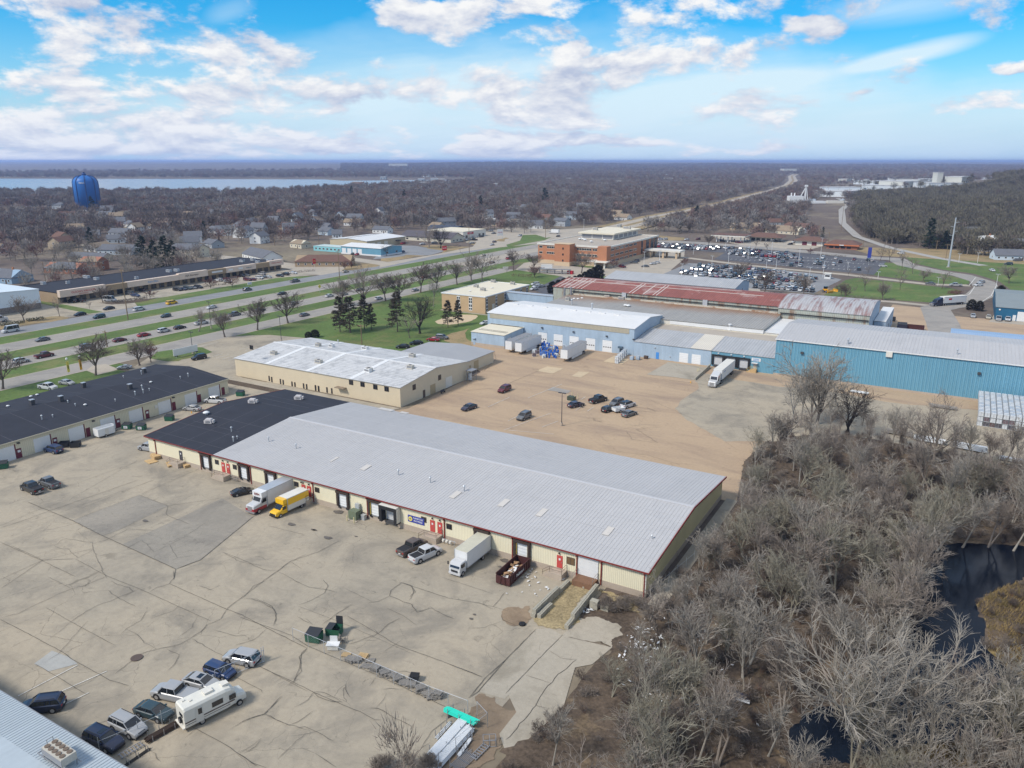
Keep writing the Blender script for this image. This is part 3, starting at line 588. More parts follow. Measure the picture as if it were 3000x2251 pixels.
# ------------------------------------------------------------------ building materials
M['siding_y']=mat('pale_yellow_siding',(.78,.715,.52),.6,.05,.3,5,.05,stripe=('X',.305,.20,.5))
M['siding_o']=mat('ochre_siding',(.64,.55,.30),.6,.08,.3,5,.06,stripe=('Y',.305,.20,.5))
M['siding_cx']=mat('cream_siding',(.66,.56,.40),.6,.06,.3,5,.05,stripe=('X',.305,.20,.5))
M['siding_cy']=mat('cream_siding_side',(.66,.57,.42),.6,.06,.3,5,.05,stripe=('Y',.305,.20,.5))
M['siding_lx']=mat('light_cream_siding',(.66,.60,.44),.65,.06,.3,5,.05,stripe=('Y',.4,.12,.4))
M['blue_x']=mat('light_blue_siding',(.375,.475,.575),.65,.12,.25,3,.08,stripe=('X',.4,.22,.5),streak=((1.2,1,.12),.4))
M['blue_y']=mat('light_blue_siding_side',(.375,.475,.58),.6,.12,.25,3,.08,stripe=('Y',.4,.2,.5))
M['teal_x']=mat('strong_blue_siding',(.15,.34,.45),.6,.08,.08,3,.06,stripe=('X',.45,.26,.6),streak=((1.2,1,.08),.35))
M['teal_y']=mat('strong_blue_siding_side',(.115,.31,.44),.5,.08,.2,3,.06,stripe=('Y',.45,.2,.6))
M['dkblue']=mat('dark_blue_siding',(.02,.12,.22),.55,.08,.2,3,.06,stripe=('X',.45,.2,.5))
M['roof_g']=mat('grey_metal_roof',(.45,.44,.435),.55,.05,.09,1.2,.04,metal=.0,spec=.35,blot=((.38,.375,.375),.12,.56,.5),streak=((1.6,.05,.1),.2))
M['roof_g2']=mat('weathered_metal_roof',(.40,.40,.40),.5,.10,.15,1.5,.08,spec=.4,stripe=('X',.9,.22,.6),streak=((1.1,.05,.1),.5))
M['roof_tan']=mat('tan_stained_metal_roof',(.33,.315,.29),.6,.10,.06,1.5,.10,stripe=('X',.9,.25,.6),grad=('Y',178,191,(.27,.13,.055),.85),streak=((1.1,.06,.1),.5))
M['roof_d']=mat('dark_membrane',(.030,.032,.042),.85,.16,.25,5,.20)
M['roof_grv']=mat('gravel_roof',(.40,.35,.29),.9,.12,.12,5,.14,blot=((.30,.26,.22),.1,.55,.6))
M['roof_w']=mat('white_coated_roof',(.68,.67,.65),.5,.07,.15,3,.05,stripe=('X',.6,.06,.3))
M['roof_ww']=mat('patchy_white_roof',(.56,.555,.545),.6,.12,.2,2,.12,stripe=('Y',1.0,.25,.5),blot=((.34,.34,.34),.8,.50,.75,(.5,.5,.5)),streak=((.15,1.5,.1),.35))
M['roof_cr']=mat('cream_roof',(.66,.60,.47),.8,.07,.2,4,.06)
M['rust']=mat('rusty_red_roof',(.27,.095,.075),.7,.14,.15,1.2,.12,stripe=('X',.9,.2,.5),blot=((.45,.35,.32),.10,.54,.8),streak=((1.4,.08,.1),.7))
M['rust2']=mat('streaked_rust_roof',(.42,.41,.41),.6,.10,.15,1.2,.08,stripe=('X',.9,.2,.5),blot=((.22,.10,.085),1.,.48,.8,(.8,.07,.1)))
M['stain']=mat('rust_stained_wall',(.50,.46,.38),.8,.12,.3,3,.12,blot=((.28,.13,.06),.25,.50,.8))
M['corr']=mat('green_translucent_panel',(.40,.41,.35),.6,.1,.3,3,.1,stripe=('X',.6,.3,.4),blot=((.26,.14,.08),1.,.5,.8,(.5,.5,.12)))
M['found']=mat('concrete_base',(.42,.35,.28),.9,.12,.5,5,.12)
M['redtrim']=mat('dark_red_trim',(.20,.035,.028),.5,.1,.5,6,.1)
M['reddoor']=mat('red_steel_door',(.50,.075,.065),.5,.06,1,6,.05)
M['maroon']=mat('maroon_door',(.15,.03,.045),.5,.06,1,6,.05)
M['whitedoor']=mat('white_overhead_door',(.74,.75,.75),.55,.04,.5,4,.04,stripe=('Z',.55,.12,.4))
M['greydoor']=mat('grey_overhead_door',(.55,.56,.57),.55,.05,.5,4,.04,stripe=('Z',.3,.15,.4))
M['white']=mat('white_paint',(.69,.69,.68),.55,.05,.6,5,.05)
M['offwhite']=mat('off_white_paint',(.66,.63,.56),.6,.08,.5,5,.06)
M['rubber']=flat('black_rubber',(.018,.018,.02),.75)
M['brownseal']=flat('brown_seal',(.05,.035,.028),.8)
M['glass']=flat('dark_glass',(.02,.025,.03),.12,spec=.6)
M['bglass']=flat('blue_glass',(.07,.12,.17),.15,spec=.6)
M['galv']=mat('galvanised_metal',(.50,.52,.54),.4,.08,.8,6,.08,metal=.4)
M['steel']=flat('steel_grey',(.28,.28,.29),.5,metal=.3)
M['dsteel']=flat('dark_steel',(.06,.06,.065),.5)
M['rtu']=mat('hvac_casing',(.46,.43,.37),.6,.10,.8,5,.1)
M['brown']=mat('brown_metal',(.10,.07,.055),.6,.1,1,6,.1)
M['yellow']=mat('safety_yellow',(.62,.45,.10),.6,.1,1,6,.1)
M['wood']=mat('weathered_wood',(.26,.24,.215),.9,.2,1,7,.2)
M['newwood']=mat('new_lumber',(.52,.36,.18),.85,.12,1,7,.12)
M['brick']=mat('orange_brick',(.43,.19,.10),.85,.08,.3,5,.12,stripe=('Z',.3,.06,.2))
M['tanbrick']=mat('tan_brick',(.50,.35,.205),.85,.08,.3,5,.12,stripe=('Z',.3,.06,.2))
M['lime']=mat('limestone_band',(.55,.42,.28),.85,.06,.4,5,.06)
M['palebrick']=mat('brown_brick',(.34,.25,.16),.85,.1,.3,5,.12)
M['shing']=mat('brown_shingle',(.15,.085,.065),.9,.15,.5,3,.2)
M['shing2']=mat('grey_shingle',(.13,.135,.15),.9,.15,.5,3,.2)
M['shing3']=mat('tan_shingle',(.26,.20,.14),.9,.15,.5,3,.2)
M['signblue']=flat('sign_blue',(.04,.055,.30),.5)
M['signred']=flat('sign_red',(.45,.02,.03),.5)
M['signyel']=flat('sign_yellow',(.75,.62,.12),.5)
M['txtwhite']=flat('lettering_white',(.78,.78,.78),.5)
M['txtblack']=flat('lettering_black',(.03,.03,.03),.5)
M['txtblue']=flat('lettering_blue',(.05,.28,.60),.5)
# ------------------------------------------------------------------ building helper
FN={'S': (0,-1),'N': (0,1),'E': (1,0),'W': (-1,0)}
class Bld:
 def __init__(s,name,label,x0,y0,x1,y1,eave,walls,cat='building',group=None,found=None,fh=.9,side=None):
  s.x0,s.y0,s.x1,s.y1,s.e=x0,y0,x1,y1,eave
  s.o=empty(name,(x0,y0,0),0,label,cat,group);s.cache={}
  s.pl={'S': y0,'N': y1,'E': x1,'W': x0}
  s.wm=walls;s.sm=side or walls;s.fh=fh if found else 0
  if found: MB().box(x0-.04,y0-.04,0,x1+.04,y1+.04,s.fh).build('foundation',found,s.o)
 def gable(s,ridge,at_=None,axis='x',over=.35,rm=None,th=.14,parts=True,overend=None,trim=None,up=0):
  "axis = direction of the ridge line; at_ = its position across"
  x0,y0,x1,y1,e,o=s.x0,s.y0,s.x1,s.y1,s.e,s.o;oe=over if overend is None else overend
  f=s.fh
  if axis == 'x':
   at_=(y0+y1)/2 if at_ is None else at_;pr=[(y0,f),(y1,f),(y1,e),(at_,ridge),(y0,e)];a0,a1=x0,x1;c0,c1=y0,y1
  else:
   at_=(x0+x1)/2 if at_ is None else at_;pr=[(x0,f),(x1,f),(x1,e),(at_,ridge),(x0,e)];a0,a1=y0,y1;c0,c1=x0,x1
  b=MB();n=5
  if axis == 'x': vs=[(a0,h,z) for h,z in pr]+[(a1,h,z) for h,z in pr]
  else: vs=[(h,a0,z) for h,z in pr]+[(h,a1,z) for h,z in pr]
  long_,end_=(0,1) if axis == 'x' else (1,0)
  fsl=[(0,5,9,4),(1,2,7,6)];fse=[(0,4,3,2,1),(5,6,7,8,9)]
  if axis == 'y': fsl=[tuple(reversed(q)) for q in fsl];fse=[tuple(reversed(q)) for q in fse]
  b.add(vs,fsl,long_);b.f += [tuple(i for i in q) for q in fse];b.m += [end_,end_]
  b.f += [(2,3,8,7),(3,4,9,8)];b.m += [0,0]
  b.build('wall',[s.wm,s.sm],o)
  sl0=(ridge-e)/max(.1,at_-c0);sl1=(ridge-e)/max(.1,c1-at_)
  q=[(c0-over,e-sl0*over+.03),(at_,ridge+.03),(c1+over,e-sl1*over+.03),(c1+over,e-sl1*over+.03+th),(at_,ridge+.03+th),(c0-over,e-sl0*over+.03+th)]
  b=MB();s.top=(c0-over,at_,c1+over,e-sl0*over+.03+th,ridge+.03+th,e-sl1*over+.03+th)
  b.prof(q[:3]+q[3:],a0-oe,a1+oe,'x' if axis == 'x' else 'y');s.axis=axis
  if rm: s.roof=b.build('roof',rm,o)
  return s
 def rz(s,c):
  "height of the roof top at cross position c"
  a,m_,z,h0,h1,h2=s.top
  return h0+(h1-h0)*(c-a)/(m_-a) if c < m_ else h1+(h2-h1)*(c-m_)/(z-m_)
 def flatroof(s,rm,par=.5,pm=None,over=0.,pt=.3):
  x0,y0,x1,y1,e,o=s.x0,s.y0,s.x1,s.y1,s.e,s.o
  b=MB();b.box(x0,y0,s.fh,x1,y1,e)
  b.m=[1 if i in (3,5) else 0 for i in range(6)];b.build('wall',[s.wm,s.sm],o)
  MB().box(x0+.01,y0+.01,e,x1-.01,y1-.01,e+.05).build('roof',rm,o)
  s.top=None;s.zf=e+.05
  if par:
   b=MB();v=over
   b.box(x0-v,y0-v,e-par*.6,x1+v,y0-v+pt,e+par*.4+.1);b.box(x0-v,y1+v-pt,e-par*.6,x1+v,y1+v,e+par*.4+.1)
   b.box(x0-v,y0-v+pt,e-par*.6,x0-v+pt,y1+v-pt,e+par*.4+.1);b.box(x1+v-pt,y0-v+pt,e-par*.6,x1+v,y1+v-pt,e+par*.4+.1)
   b.build('roof_edge',pm or rm,o)
  return s
 def shed(s,e2,rm,axis='y',over=.3,th=.14):
  "single slope from eave at the low side to e2 at the far side of axis"
  x0,y0,x1,y1,e,o=s.x0,s.y0,s.x1,s.y1,s.e,s.o
  b=MB()
  if axis == 'y': b.prof([(y0,s.fh),(y1,s.fh),(y1,e2),(y0,e)],x0,x1,'x');k=(e2-e)/(y1-y0);q=[(y0-over,e-k*over+.03),(y1+over,e2+k*over+.03)];A=(x0-over*.5,x1+over*.5,'x')
  else: b.prof([(x0,s.fh),(x1,s.fh),(x1,e2),(x0,e)],y0,y1,'y');k=(e2-e)/(x1-x0);q=[(x0-over,e-k*over+.03),(x1+over,e2+k*over+.03)];A=(y0-over*.5,y1+over*.5,'y')
  b.build('wall',s.wm,o);s.sh=(axis,q,th)
  MB().prof(q+[(q[1][0],q[1][1]+th),(q[0][0],q[0][1]+th)],*A).build('roof',rm,o)
  return s
 def put(s,name,face,c,z,w,h,d,m,parent=None,off=0.,lab=None):
  "box part standing proud (d) of a wall face, centred at coordinate c along it, bottom z"
  key=(name,face,round(w,2),round(h,2),round(d,2),m.name)
  if key not in s.cache:
   nx,ny=FN[face];b=MB();e0,e1=sorted((0.0,d))
   if face in 'SN': b.box(-w/2,min(0,ny*d),0,w/2,max(0,ny*d),h)
   else: b.box(min(0,nx*d),-w/2,0,max(0,nx*d),w/2,h)
   s.cache[key]=b.mesh(name,m)
  nx,ny=FN[face];p=s.pl[face]
  wl=(c,p+ny*off,z) if face in 'SN' else (p+nx*off,c,z)
  base=parent or s.o
  loc=(wl[0]-s.x0,wl[1]-s.y0,wl[2])
  if parent: q=parent;loc=tuple(loc[i]-parent.location[i] for i in range(3))
  o=child(name,s.cache[key],base,loc)
  if lab: o['label']=lab
  return o
 def win(s,face,c,z,w,h,fm=None,gm=None,mull=1):
  f=s.put('window',face,c,z,w,h,.06,fm or M['brown'])
  n=mull+1;pw=(w-.1*(n+1))/n
  for i in range(n): s.put('pane',face,c-w/2+.1+pw/2+i*(pw+.1),z+.1,pw,h-.2,.03,gm or M['glass'],f,.05)
  return f
 def door(s,face,c,z,w,h,m,fm=None,name='door',lab=None,handle=True):
  f=s.put(name,face,c,z,w,h,.06,m,lab=lab)
  if handle: s.put('handle',face,c+w*.36,z+h*.45,.12,.1,.08,M['steel'],f,.05)
  return f
 def rel(s,x,y,z=0): return (x-s.x0,y-s.y0,z)
def text(body,size,m,loc,rot,parent=None,name='lettering',depth=.02,align='CENTER',wscale=1.0):
 cu=bpy.data.curves.new('t','FONT');cu.body=body;cu.size=size;cu.extrude=depth;cu.align_x=align;cu.align_y='CENTER';cu.resolution_u=2
 ob=bpy.data.objects.new('t',cu);COL.objects.link(ob);bpy.context.view_layer.update()
 me=bpy.data.meshes.new_from_object(ob.evaluated_get(bpy.context.evaluated_depsgraph_get()));bpy.data.objects.remove(ob);me.name=name
 me.materials.clear();me.materials.append(m)
 o=bpy.data.objects.new(name,me);COL.objects.link(o);o.scale=(wscale,1,1)
 if parent: o.parent=parent;loc=tuple(loc[i]-parent.location[i] for i in range(3))
 o.location=loc;o.rotation_euler=rot;return o
RS=(PI/2,0,0);RE=(PI/2,0,PI/2)          # text facing -Y, facing +X
# shared roof furniture (parts of their building)
def me_vent(h=.9,r=.12,n=10):
 b=MB();b.tube((0,0,-.2),(0,0,h),r,n=n);b.lathe([(r*1.9,h),(r*1.9,h+.12),(r*.6,h+.28)],n);return b.mesh('vent_pipe',M['galv'])
VENT=me_vent();VENT2=me_vent(.45,.09)
b=MB();b.lathe([(.35,-.1),(.38,.35),(.75,.45),(.72,.62),(.35,.82)],14);DOME=b.mesh('dome_vent',M['white'],True)
def rtu(parent,x,y,z,w=2.2,d=1.4,h=1.1,m=None,rz=0):
 b=MB();b.box(-w/2,-d/2,0,w/2,d/2,h);b.box(-w/2-.06,-d/2-.06,-.25,w/2+.06,d/2+.06,.0)
 o=child('rooftop_unit',b.mesh('rooftop_unit',m or M['rtu']),parent,(x-parent.location[0],y-parent.location[1],z+.1),rz)
 g=MB();g.lathe([(min(w,d)*.36,h),(min(w,d)*.36,h+.05)],14);child('fan_grille',g.mesh('fan_grille',M['dsteel']),o)
 g=MB();g.box(-w*.4,-d/2-.02,h*.2,w*.4,-d/2,h*.8);child('louvre',g.mesh('louvre',M['steel']),o)
 return o
def curve_ac(parent,x,y,z,rz=0):
 b=MB();b.frus((-.9,-.7,.9,.7),(-.65,-.5,.65,.5),0,.95);b.box(.9,-.4,.05,1.25,.4,.7);b.box(-1.1,-.3,.05,-.9,.3,.55)
 o=child('evaporative_cooler',b.mesh('evaporative_cooler',mat('cooler_casing',(.50,.47,.46),.6,.08,1,6,.08) if 'cooler' not in M else M['cooler']),parent,(x-parent.location[0],y-parent.location[1],z+.1),rz)
 g=MB()
 for i in range(6): g.box(-.55,-.72+.012*i*0,.15+i*.1,.55,-.70,.2+i*.1)
 child('louvre',g.mesh('louvre',M['steel']),o);return o
def rvent(B,x,y,me=None,name='vent_pipe'):
 z=B.rz(y if B.axis == 'x' else x) if B.top else B.zf
 return child(name,me or VENT,B.o,B.rel(x,y,z))
# ================================================================== main long warehouse
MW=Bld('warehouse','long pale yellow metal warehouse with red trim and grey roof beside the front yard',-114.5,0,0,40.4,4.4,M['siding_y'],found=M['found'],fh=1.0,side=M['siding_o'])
MW.gable(6.2,20.8,'x',over=.42,rm=None,overend=.5)
a_,m_,z_,h0,h1,h2=MW.top
def slab(name,xa,xb,m,dz=0.):
 b=MB();b.prof([(a_,h0-.14+dz),(m_,h1-.14+dz),(z_,h2-.14+dz),(z_,h2+dz),(m_,h1+dz),(a_,h0+dz)],xa,xb,'x');return b.build(name,m,MW.o)
slab('grey_roof',-92.9,.5,M['roof_g']);slab('dark_roof',-115.1,-92.9,M['roof_d'])['label']='dark membrane end of the roof'
b=MB();x=-92.4
while x < .4:
 for (c0,c1) in ((a_,m_),(m_,z_)):
  z0,z1=MW.rz(c0)+.0,MW.rz(c1)+.0
  b.add([(x-.02,c0,z0),(x+.02,c0,z0),(x+.02,c1,z1),(x-.02,c1,z1),(x-.02,c0,z0+.035),(x+.02,c0,z0+.035),(x+.02,c1,z1+.035),(x-.02,c1,z1+.035)],[(4,5,6,7),(0,1,5,4),(1,2,6,5),(3,0,4,7)])
 x += .61
tag(b.build('standing_seams',M['roof_g'],MW.o),kind='stuff')
# lap lines across the sheets
b=MB()
for c in (3.5,8.0,12.4,16.8,25.0,30.0,35.2):
 z=MW.rz(c);b.add([(-92.9,c-.06,z+.02),(.5,c-.06,z+.02),(.5,c+.06,z+.024),(-92.9,c+.06,z+.024)],[(0,1,2,3)])
b.box(-92.9,m_-.35,h1-.02,.5,m_+.35,h1+.07)
b.build('ridge_cap',mat('ridge_metal',(.50,.49,.49),.5,.06,.3,3,.05),MW.o)
for (xa,xb,c0,c1) in ():
 pass
b=MB()
for (x,c) in ((-108,10),(-101,10),(-108,30),(-100,30)): b.bar((x-4,c,MW.rz(c)+.01),(x+4,c,MW.rz(c)+.01),.09,.02)
for c in (2.5,8,14,26.5,33): b.add([(-115,c-.05,MW.rz(c)+.012),(-93,c-.05,MW.rz(c)+.012),(-93,c+.05,MW.rz(c)+.016),(-115,c+.05,MW.rz(c)+.016)],[(0,1,2,3)])
for x in (-111,-104,-98.5): b.add([(x-.05,a_,h0+.012),(x+.05,a_,h0+.012),(x+.05,m_,h1+.012),(x-.05,m_,h1+.012)],[(0,1,2,3)])
b.build('membrane_seams',mat('membrane_seam',(.085,.085,.10),.9,.3,1,4,.3),MW.o)
# gutter, rake trim
MB().box(-115.1,a_-.16,h0-.20,.62,a_-.005,h0-.02).build('gutter',M['redtrim'],MW.o)
for xa in (.503,-115.25):
 b=MB();b.prof([(a_,h0-.24),(m_,h1-.24),(z_,h2-.24),(z_,h2+.05),(m_,h1+.05),(a_,h0+.05)],xa,xa+.14,'x');b.build('rake_trim',M['redtrim'],MW.o)
DS=[wy('D',1008,780)[0],wy('D',1300,870)[0],wy('T',425,730)[0],wy('T',1005,900)[0],wy('T',1508,1050)[0],wy('U',325,470)[0],wy('U',955,640)[0],wy('U',1550,800)[0],wy('U',1775,890)[0],-.2]
dsm=MB().box(-.09,-.12,0,.09,-.0,3.9).mesh('downspout',M['redtrim'])
elm=MB().bar((0,-.42,.25),(0,-.06,-.12),.16).mesh('downspout_elbow',M['redtrim'])
for x in DS: o=child('downspout',dsm,MW.o,MW.rel(x,-.045,.2));child('elbow',elm,o,(0,0,3.7))
# vents, patches and coolers on the roof
for k,x,y in (('T',592,455),('T',845,520),('T',1792,765),('T',2088,835),('U',505,125),('T',248,362),('T',266,455)):
 X,Y=at(k,x,y,5.2);Y=min(max(Y,.5),39);X,Y=at(k,x,y,MW.rz(Y));rvent(MW,X,Y)
for k,x,y in (('F',1347,185),('T',302,438)): X,Y=at(k,x,y,5.);rvent(MW,X,Y,VENT2,'small_vent')
for k,x,y in (('T',40,280),('T',445,110),('T',868,45)):
 X,Y=at(k,x,y,5.6);curve_ac(MW.o,X,Y,MW.rz(Y),.4)
X,Y=at('T',15,205,5.8);child('dome_vent',DOME,MW.o,MW.rel(X,Y,MW.rz(Y)))
skl_m=mat('frosted_skylight',(.56,.52,.47),.4,.05,1,5,.05)
for k,x,y,w,d in (('T',1490,695,1.2,2.2),('T',1200,620,.5,2.2),('U',425,158,1.1,2.6),('U',873,233,1.1,2.6),('U',1225,322,1.1,2.6),('U',1840,495,1.1,2.6),('T',1680,157,4.2,1.6),('T',1845,187,2.2,1.3)):
 X,Y=at(k,x,y,5.0);X,Y=at(k,x,y,MW.rz(Y))
 b=MB();z0,z1=MW.rz(Y-d/2),MW.rz(Y+d/2)
 b.add([(X-w/2,Y-d/2,z0+.06),(X+w/2,Y-d/2,z0+.06),(X+w/2,Y+d/2,z1+.06),(X-w/2,Y+d/2,z1+.06),(X-w/2,Y-d/2,z0+.1),(X+w/2,Y-d/2,z0+.1),(X+w/2,Y+d/2,z1+.1),(X-w/2,Y+d/2,z1+.1)],[(4,5,6,7),(0,1,5,4),(1,2,6,5),(2,3,7,6),(3,0,4,7)])
 b.build('skylight_panel',skl_m,MW.o)
# front wall openings
def dock(k,x0,y0,x1,y1,seal=True,bump=True,m=None,yel=False):
 X0,Za=wy(k,x0,y0);X1,Zb=wy(k,x1,y1);c=(X0+X1)/2;w=abs(X1-X0);w=max(2.9,min(3.4,w))
 d=MW.put('dock_door','S',c,1.05,2.35,2.55,.05,m or M['whitedoor'])
 for sx in (-1,1): MW.put('dock_seal','S',c+sx*(w/2-.22),1.0,.40,2.7,.42,M['brownseal'])
 MW.put('dock_header','S',c,3.62,w+.1,.42,.50,M['brownseal'])
 if yel:
  for sx in (-1,1): MW.put('guard_stripe','S',c+sx*(w/2-.46),1.1,.10,2.3,.30,M['yellow'])
 for sx in (-1,1): MW.put('dock_bumper','S',c+sx*.95,.62,.5,.4,.28,M['rubber'])
 MW.put('dock_leveller','S',c,.88,2.2,.14,.2,M['steel'])
 return c
dock('D',1307,835,1372,930);dock('D',1550,905,1620,1000);dock('D',1722,950,1795,1035);dock('T',1225,900,1345,1083)
dock('T',1520,997,1640,1165,yel=True);c7=dock('U',603,487,745,670);c8=dock('U',972,592,1122,770,yel=True)
X0,_=wy('T',1665,1030);X1,_=wy('T',1800,1230);cs=(X0+X1)/2
# protruding dock shelter
b=MB();b.box(cs-1.9,-1.25,.9,cs-1.35,-.06,4.0);b.box(cs+1.35,-1.25,.9,cs+1.9,-.06,4.0);b.box(cs-1.35,-1.25,3.35,cs+1.35,-.06,4.0);b.build('dock_shelter',M['rubber'],MW.o)
MB().box(cs-1.93,-1.2,4.01,cs+1.93,-.06,4.1).build('shelter_roof',M['offwhite'],MW.o);MB().box(cs+1.91,-1.15,1.2,cs+1.96,-.06,4.0).build('shelter_side',M['offwhite'],MW.o)
MW.put('dock_door','S',cs,1.05,2.35,2.3,.05,M['greydoor']);MW.put('dock_leveller','S',cs,.5,2.3,.5,.5,M['dsteel'])
def dr(k,x0,y0,x1,y1,m=None,h=2.1,zz=1.05):
 X0,_=wy(k,x0,y0);X1,_=wy(k,x1,y1);c=(X0+X1)/2
 f=MW.door('S',c,zz,1.0,h,m or M['reddoor'],lab=None);MW.put('notice','S',c,zz+1.3,.3,.35,.02,M['white'],f,.065);return c
rd=[dr('D',1435,883,1460,952),dr('D',1468,892,1490,955),dr('D',1955,1035,1980,1075),dr('D',1990,1045,2020,1115),dr('T',2085,1185,2135,1300),dr('T',2153,1200,2203,1310),dr('U',1360,737,1420,868)]
ld=dr('D',1160,803,1182,863,M['dsteel'],zz=1.0)
for k,x,y in (('D',1405,885),('D',1521,917),('D',1921,1034),('T',1040,900),('T',2028,1184),('U',367,463)):
 X,Z=wy(k,x,y);MW.win('S',X,2.35,1.15,1.0)
X,Z=wy('U',1491,796);MW.win('S',X,2.1,1.4,1.25,M['brown'],flat('brown_film',(.16,.10,.05),.3))
# big sectional door with its own panels
X0,_=wy('U',1560,727);X1,_=wy('U',1748,950);c=(X0+X1)/2;w=X1-X0-.15
pm=MB().box(-w/2,-.07,0,w/2,0,.60).mesh('panel',M['white'])
bd=MW.put('sectional_door','S',c,.95,w+.1,3.1,.03,M['steel'])
for i in range(5): child('panel',pm,bd,(0,-.03,.02+i*.615))
BIGC=c;BIGW=w
# wall lights, conduit, corner trim
for k,x,y in (('U',213,368),('U',281,388),('U',1388,712),('T',165,607),('T',211,620),('T',964,835),('T',910,822),('T',893,815)):
 X,Z=wy(k,x,y);MW.put('wall_light','S',X,3.45,.22,.22,.25,M['brown'])
MB().box(-.18,-.08,1.0,.07,.1,4.2).build('corner_trim',M['offwhite'],MW.o)
# sign on the front
sx_,sz_=wy('T',1958,1182);sg=empty('wall_sign',(sx_,-.03,sz_-.6),0,'blue FURNITURE and MATTRESS sign on the yellow warehouse wall beside a window','sign')
MB().box(-1.75,-.06,0,1.75,0,1.25).build('board',M['signblue'],sg,absolute=False)
o=MB().lathe([(.42,0),(.42,.03)],24).build('emblem',M['signyel'],sg,absolute=False);o.location=(-1.2,-.065,.62);o.rotation_euler=(PI/2,0,0)
text('46',.42,M['signblue'],(sx_-1.2,-.14,sz_+.02),RS,sg,'emblem_lettering');text('FURNITURE',.40,M['txtwhite'],(sx_+.45,-.11,sz_+.28),RS,sg);text('MATTRESS',.40,M['txtwhite'],(sx_+.45,-.11,sz_-.22),RS,sg)
# ------------------------------------------------------------------ concrete stoops with rails (things of their own)
def stoop(x,label,steps=-1,w=2.6,d=1.9,h=1.0,mr=None,wood=False):
 o=empty('entrance_steps',(x,-.06,0),0,label,'steps','steps and landings along the warehouse front')
 cm=M['newwood'] if wood else M['found']
 MB().box(-w/2,-d,0,w/2,0,h).build('landing',cm,o,absolute=False)
 sb=MB().box(-.15,-d*.62,0,.15,0,.2)
 for i in range(4):
  b=MB().box(-.15,-d*.98,0,.15,-d*.35,h-.2*(i+1)+.0);child('step',b.mesh('step',cm),o,(steps*(w/2+.15+i*.3),0,0))
 r=MB();mr=mr or M['brown']
 e=w/2-.06;X1=steps*(w/2+1.2)
 pts=[(X1,-d*.9,.05),(steps*e,-d*.95,h),(-steps*e,-d*.95,h),(-steps*e,-.1,h)]
 for p in pts: r.tube(p,(p[0],p[1],p[2]+1.0),.03,n=5)
 for q in (.55,1.0):
  for i in range(3): p,s2=pts[i],pts[i+1];r.tube((p[0],p[1],p[2]+q),(s2[0],s2[1],s2[2]+q),.028,n=5)
 r.build('handrail',mr,o,absolute=False);return o
stoop((rd[0]+rd[1])/2,'concrete landing with brown rail below the red door pair nearest the dark-roofed end')
stoop((rd[2]+rd[3])/2+.6,'small concrete landing under the red doors hidden behind the yellow truck',w=2.2)
stoop((rd[4]+rd[5])/2,'concrete landing with rail under the red doors right of the blue sign')
stoop(rd[6]+.2,'concrete landing with rail under the single red door near the loading ramp',w=2.2)
o=stoop(ld,'timber landing with rails under the dark door by the lumber stack',w=2.6,h=1.0,wood=False)
# rusty platform and loading ramp walls
o=empty('loading_platform',(BIGC,-.06,0),0,'brown loading platform with rails in front of the big white sectional door','platform')
MB().box(-BIGW/2,-2.1,.0,BIGW/2,0,.95).build('deck',mat('rusty_steel_deck',(.20,.11,.065),.8,.15,1,5,.2),o,absolute=False)
r=MB()
for sx in (-1,1):
 for y in (-2.05,-.1): r.tube((sx*BIGW/2,y,.95),(sx*BIGW/2,y,2.0),.03,n=5)
 for z in (1.5,2.0): r.tube((sx*BIGW/2,-2.05,z),(sx*BIGW/2,-.1,z),.028,n=5)
r.build('handrail',M['wood'],o,absolute=False)
# ================================================================== left row of workshop units
LU=Bld('workshop_row','long low cream workshop row with dark roof and white roll-up doors',-168.5,-60,-137.6,41,4.0,M['siding_lx'],side=M['siding_lx'])
LU.gable(5.4,-153.5,'y',over=.25,rm=M['roof_d'],overend=.25)
a2,m2,z2,g0,g1,g2=LU.top
MB().box(z2+.003,-60.3,g2-.28,z2+.14,41.3,g2+.02).build('eave_trim',mat('tan_trim',(.50,.45,.33),.6,.06,1,5,.05),LU.o)
b=MB()
for y in range(-56,41,8):
 b.add([(m2,y-.06,g1+.012),(z2,y-.06,g2+.012),(z2,y+.06,g2+.012),(m2,y+.06,g1+.012)],[(0,1,2,3)])
 b.add([(a2,y+1.94,g0+.012),(m2,y+1.94,g1+.012),(m2,y+2.06,g1+.012),(a2,y+2.06,g0+.012)],[(0,1,2,3)])
b.build('membrane_seams',bpy.data.materials['membrane_seam'],LU.o)
def le(k,x,y): return wx(k,x,y,-137.6)[0]
for (k,x0,x1,y) in (('g',-10,165,1600),('g',430,605,1470),('g',850,1010,1330),('g',1238,1385,1220),('g',1580,1725,1120),('g',1938,2068,1020),('D',1203,1268,480),('D',1348,1423,430)):
 Y0,Y1=le(k,x0,y),le(k,x1,y);LU.put('roll_up_door','E',(Y0+Y1)/2,.02,3.6,3.15,.05,M['white'])
 LU.put('jamb','E',(Y0+Y1)/2+1.95,.02,.22,3.3,.08,M['maroon'])
for (k,x,y,n) in (('g',235,1570,1),('g',672,1440,1),('g',1075,1330,0),('g',1440,1210,1),('g',1793,1105,1),('D',1128,535,0),('D',1293,485,0),('D',1447,440,0)):
 f=LU.door('E',le(k,x,y),.02,1.0,2.15,M['maroon'])
 if n: LU.put('notice','E',le(k,x,y),1.3,.6,.5,.02,M['white'],f,.065)
for (k,x,y) in (('g',205,1385),('g',1122,1128),('D',1118,455)): LU.put('flood_light','E',le(k,x,y),3.3,.5,.25,.5,M['dsteel'])
o=LU.put('lamp_disc','E',le('D',1010,525),1.9,.8,.8,.12,M['offwhite'])
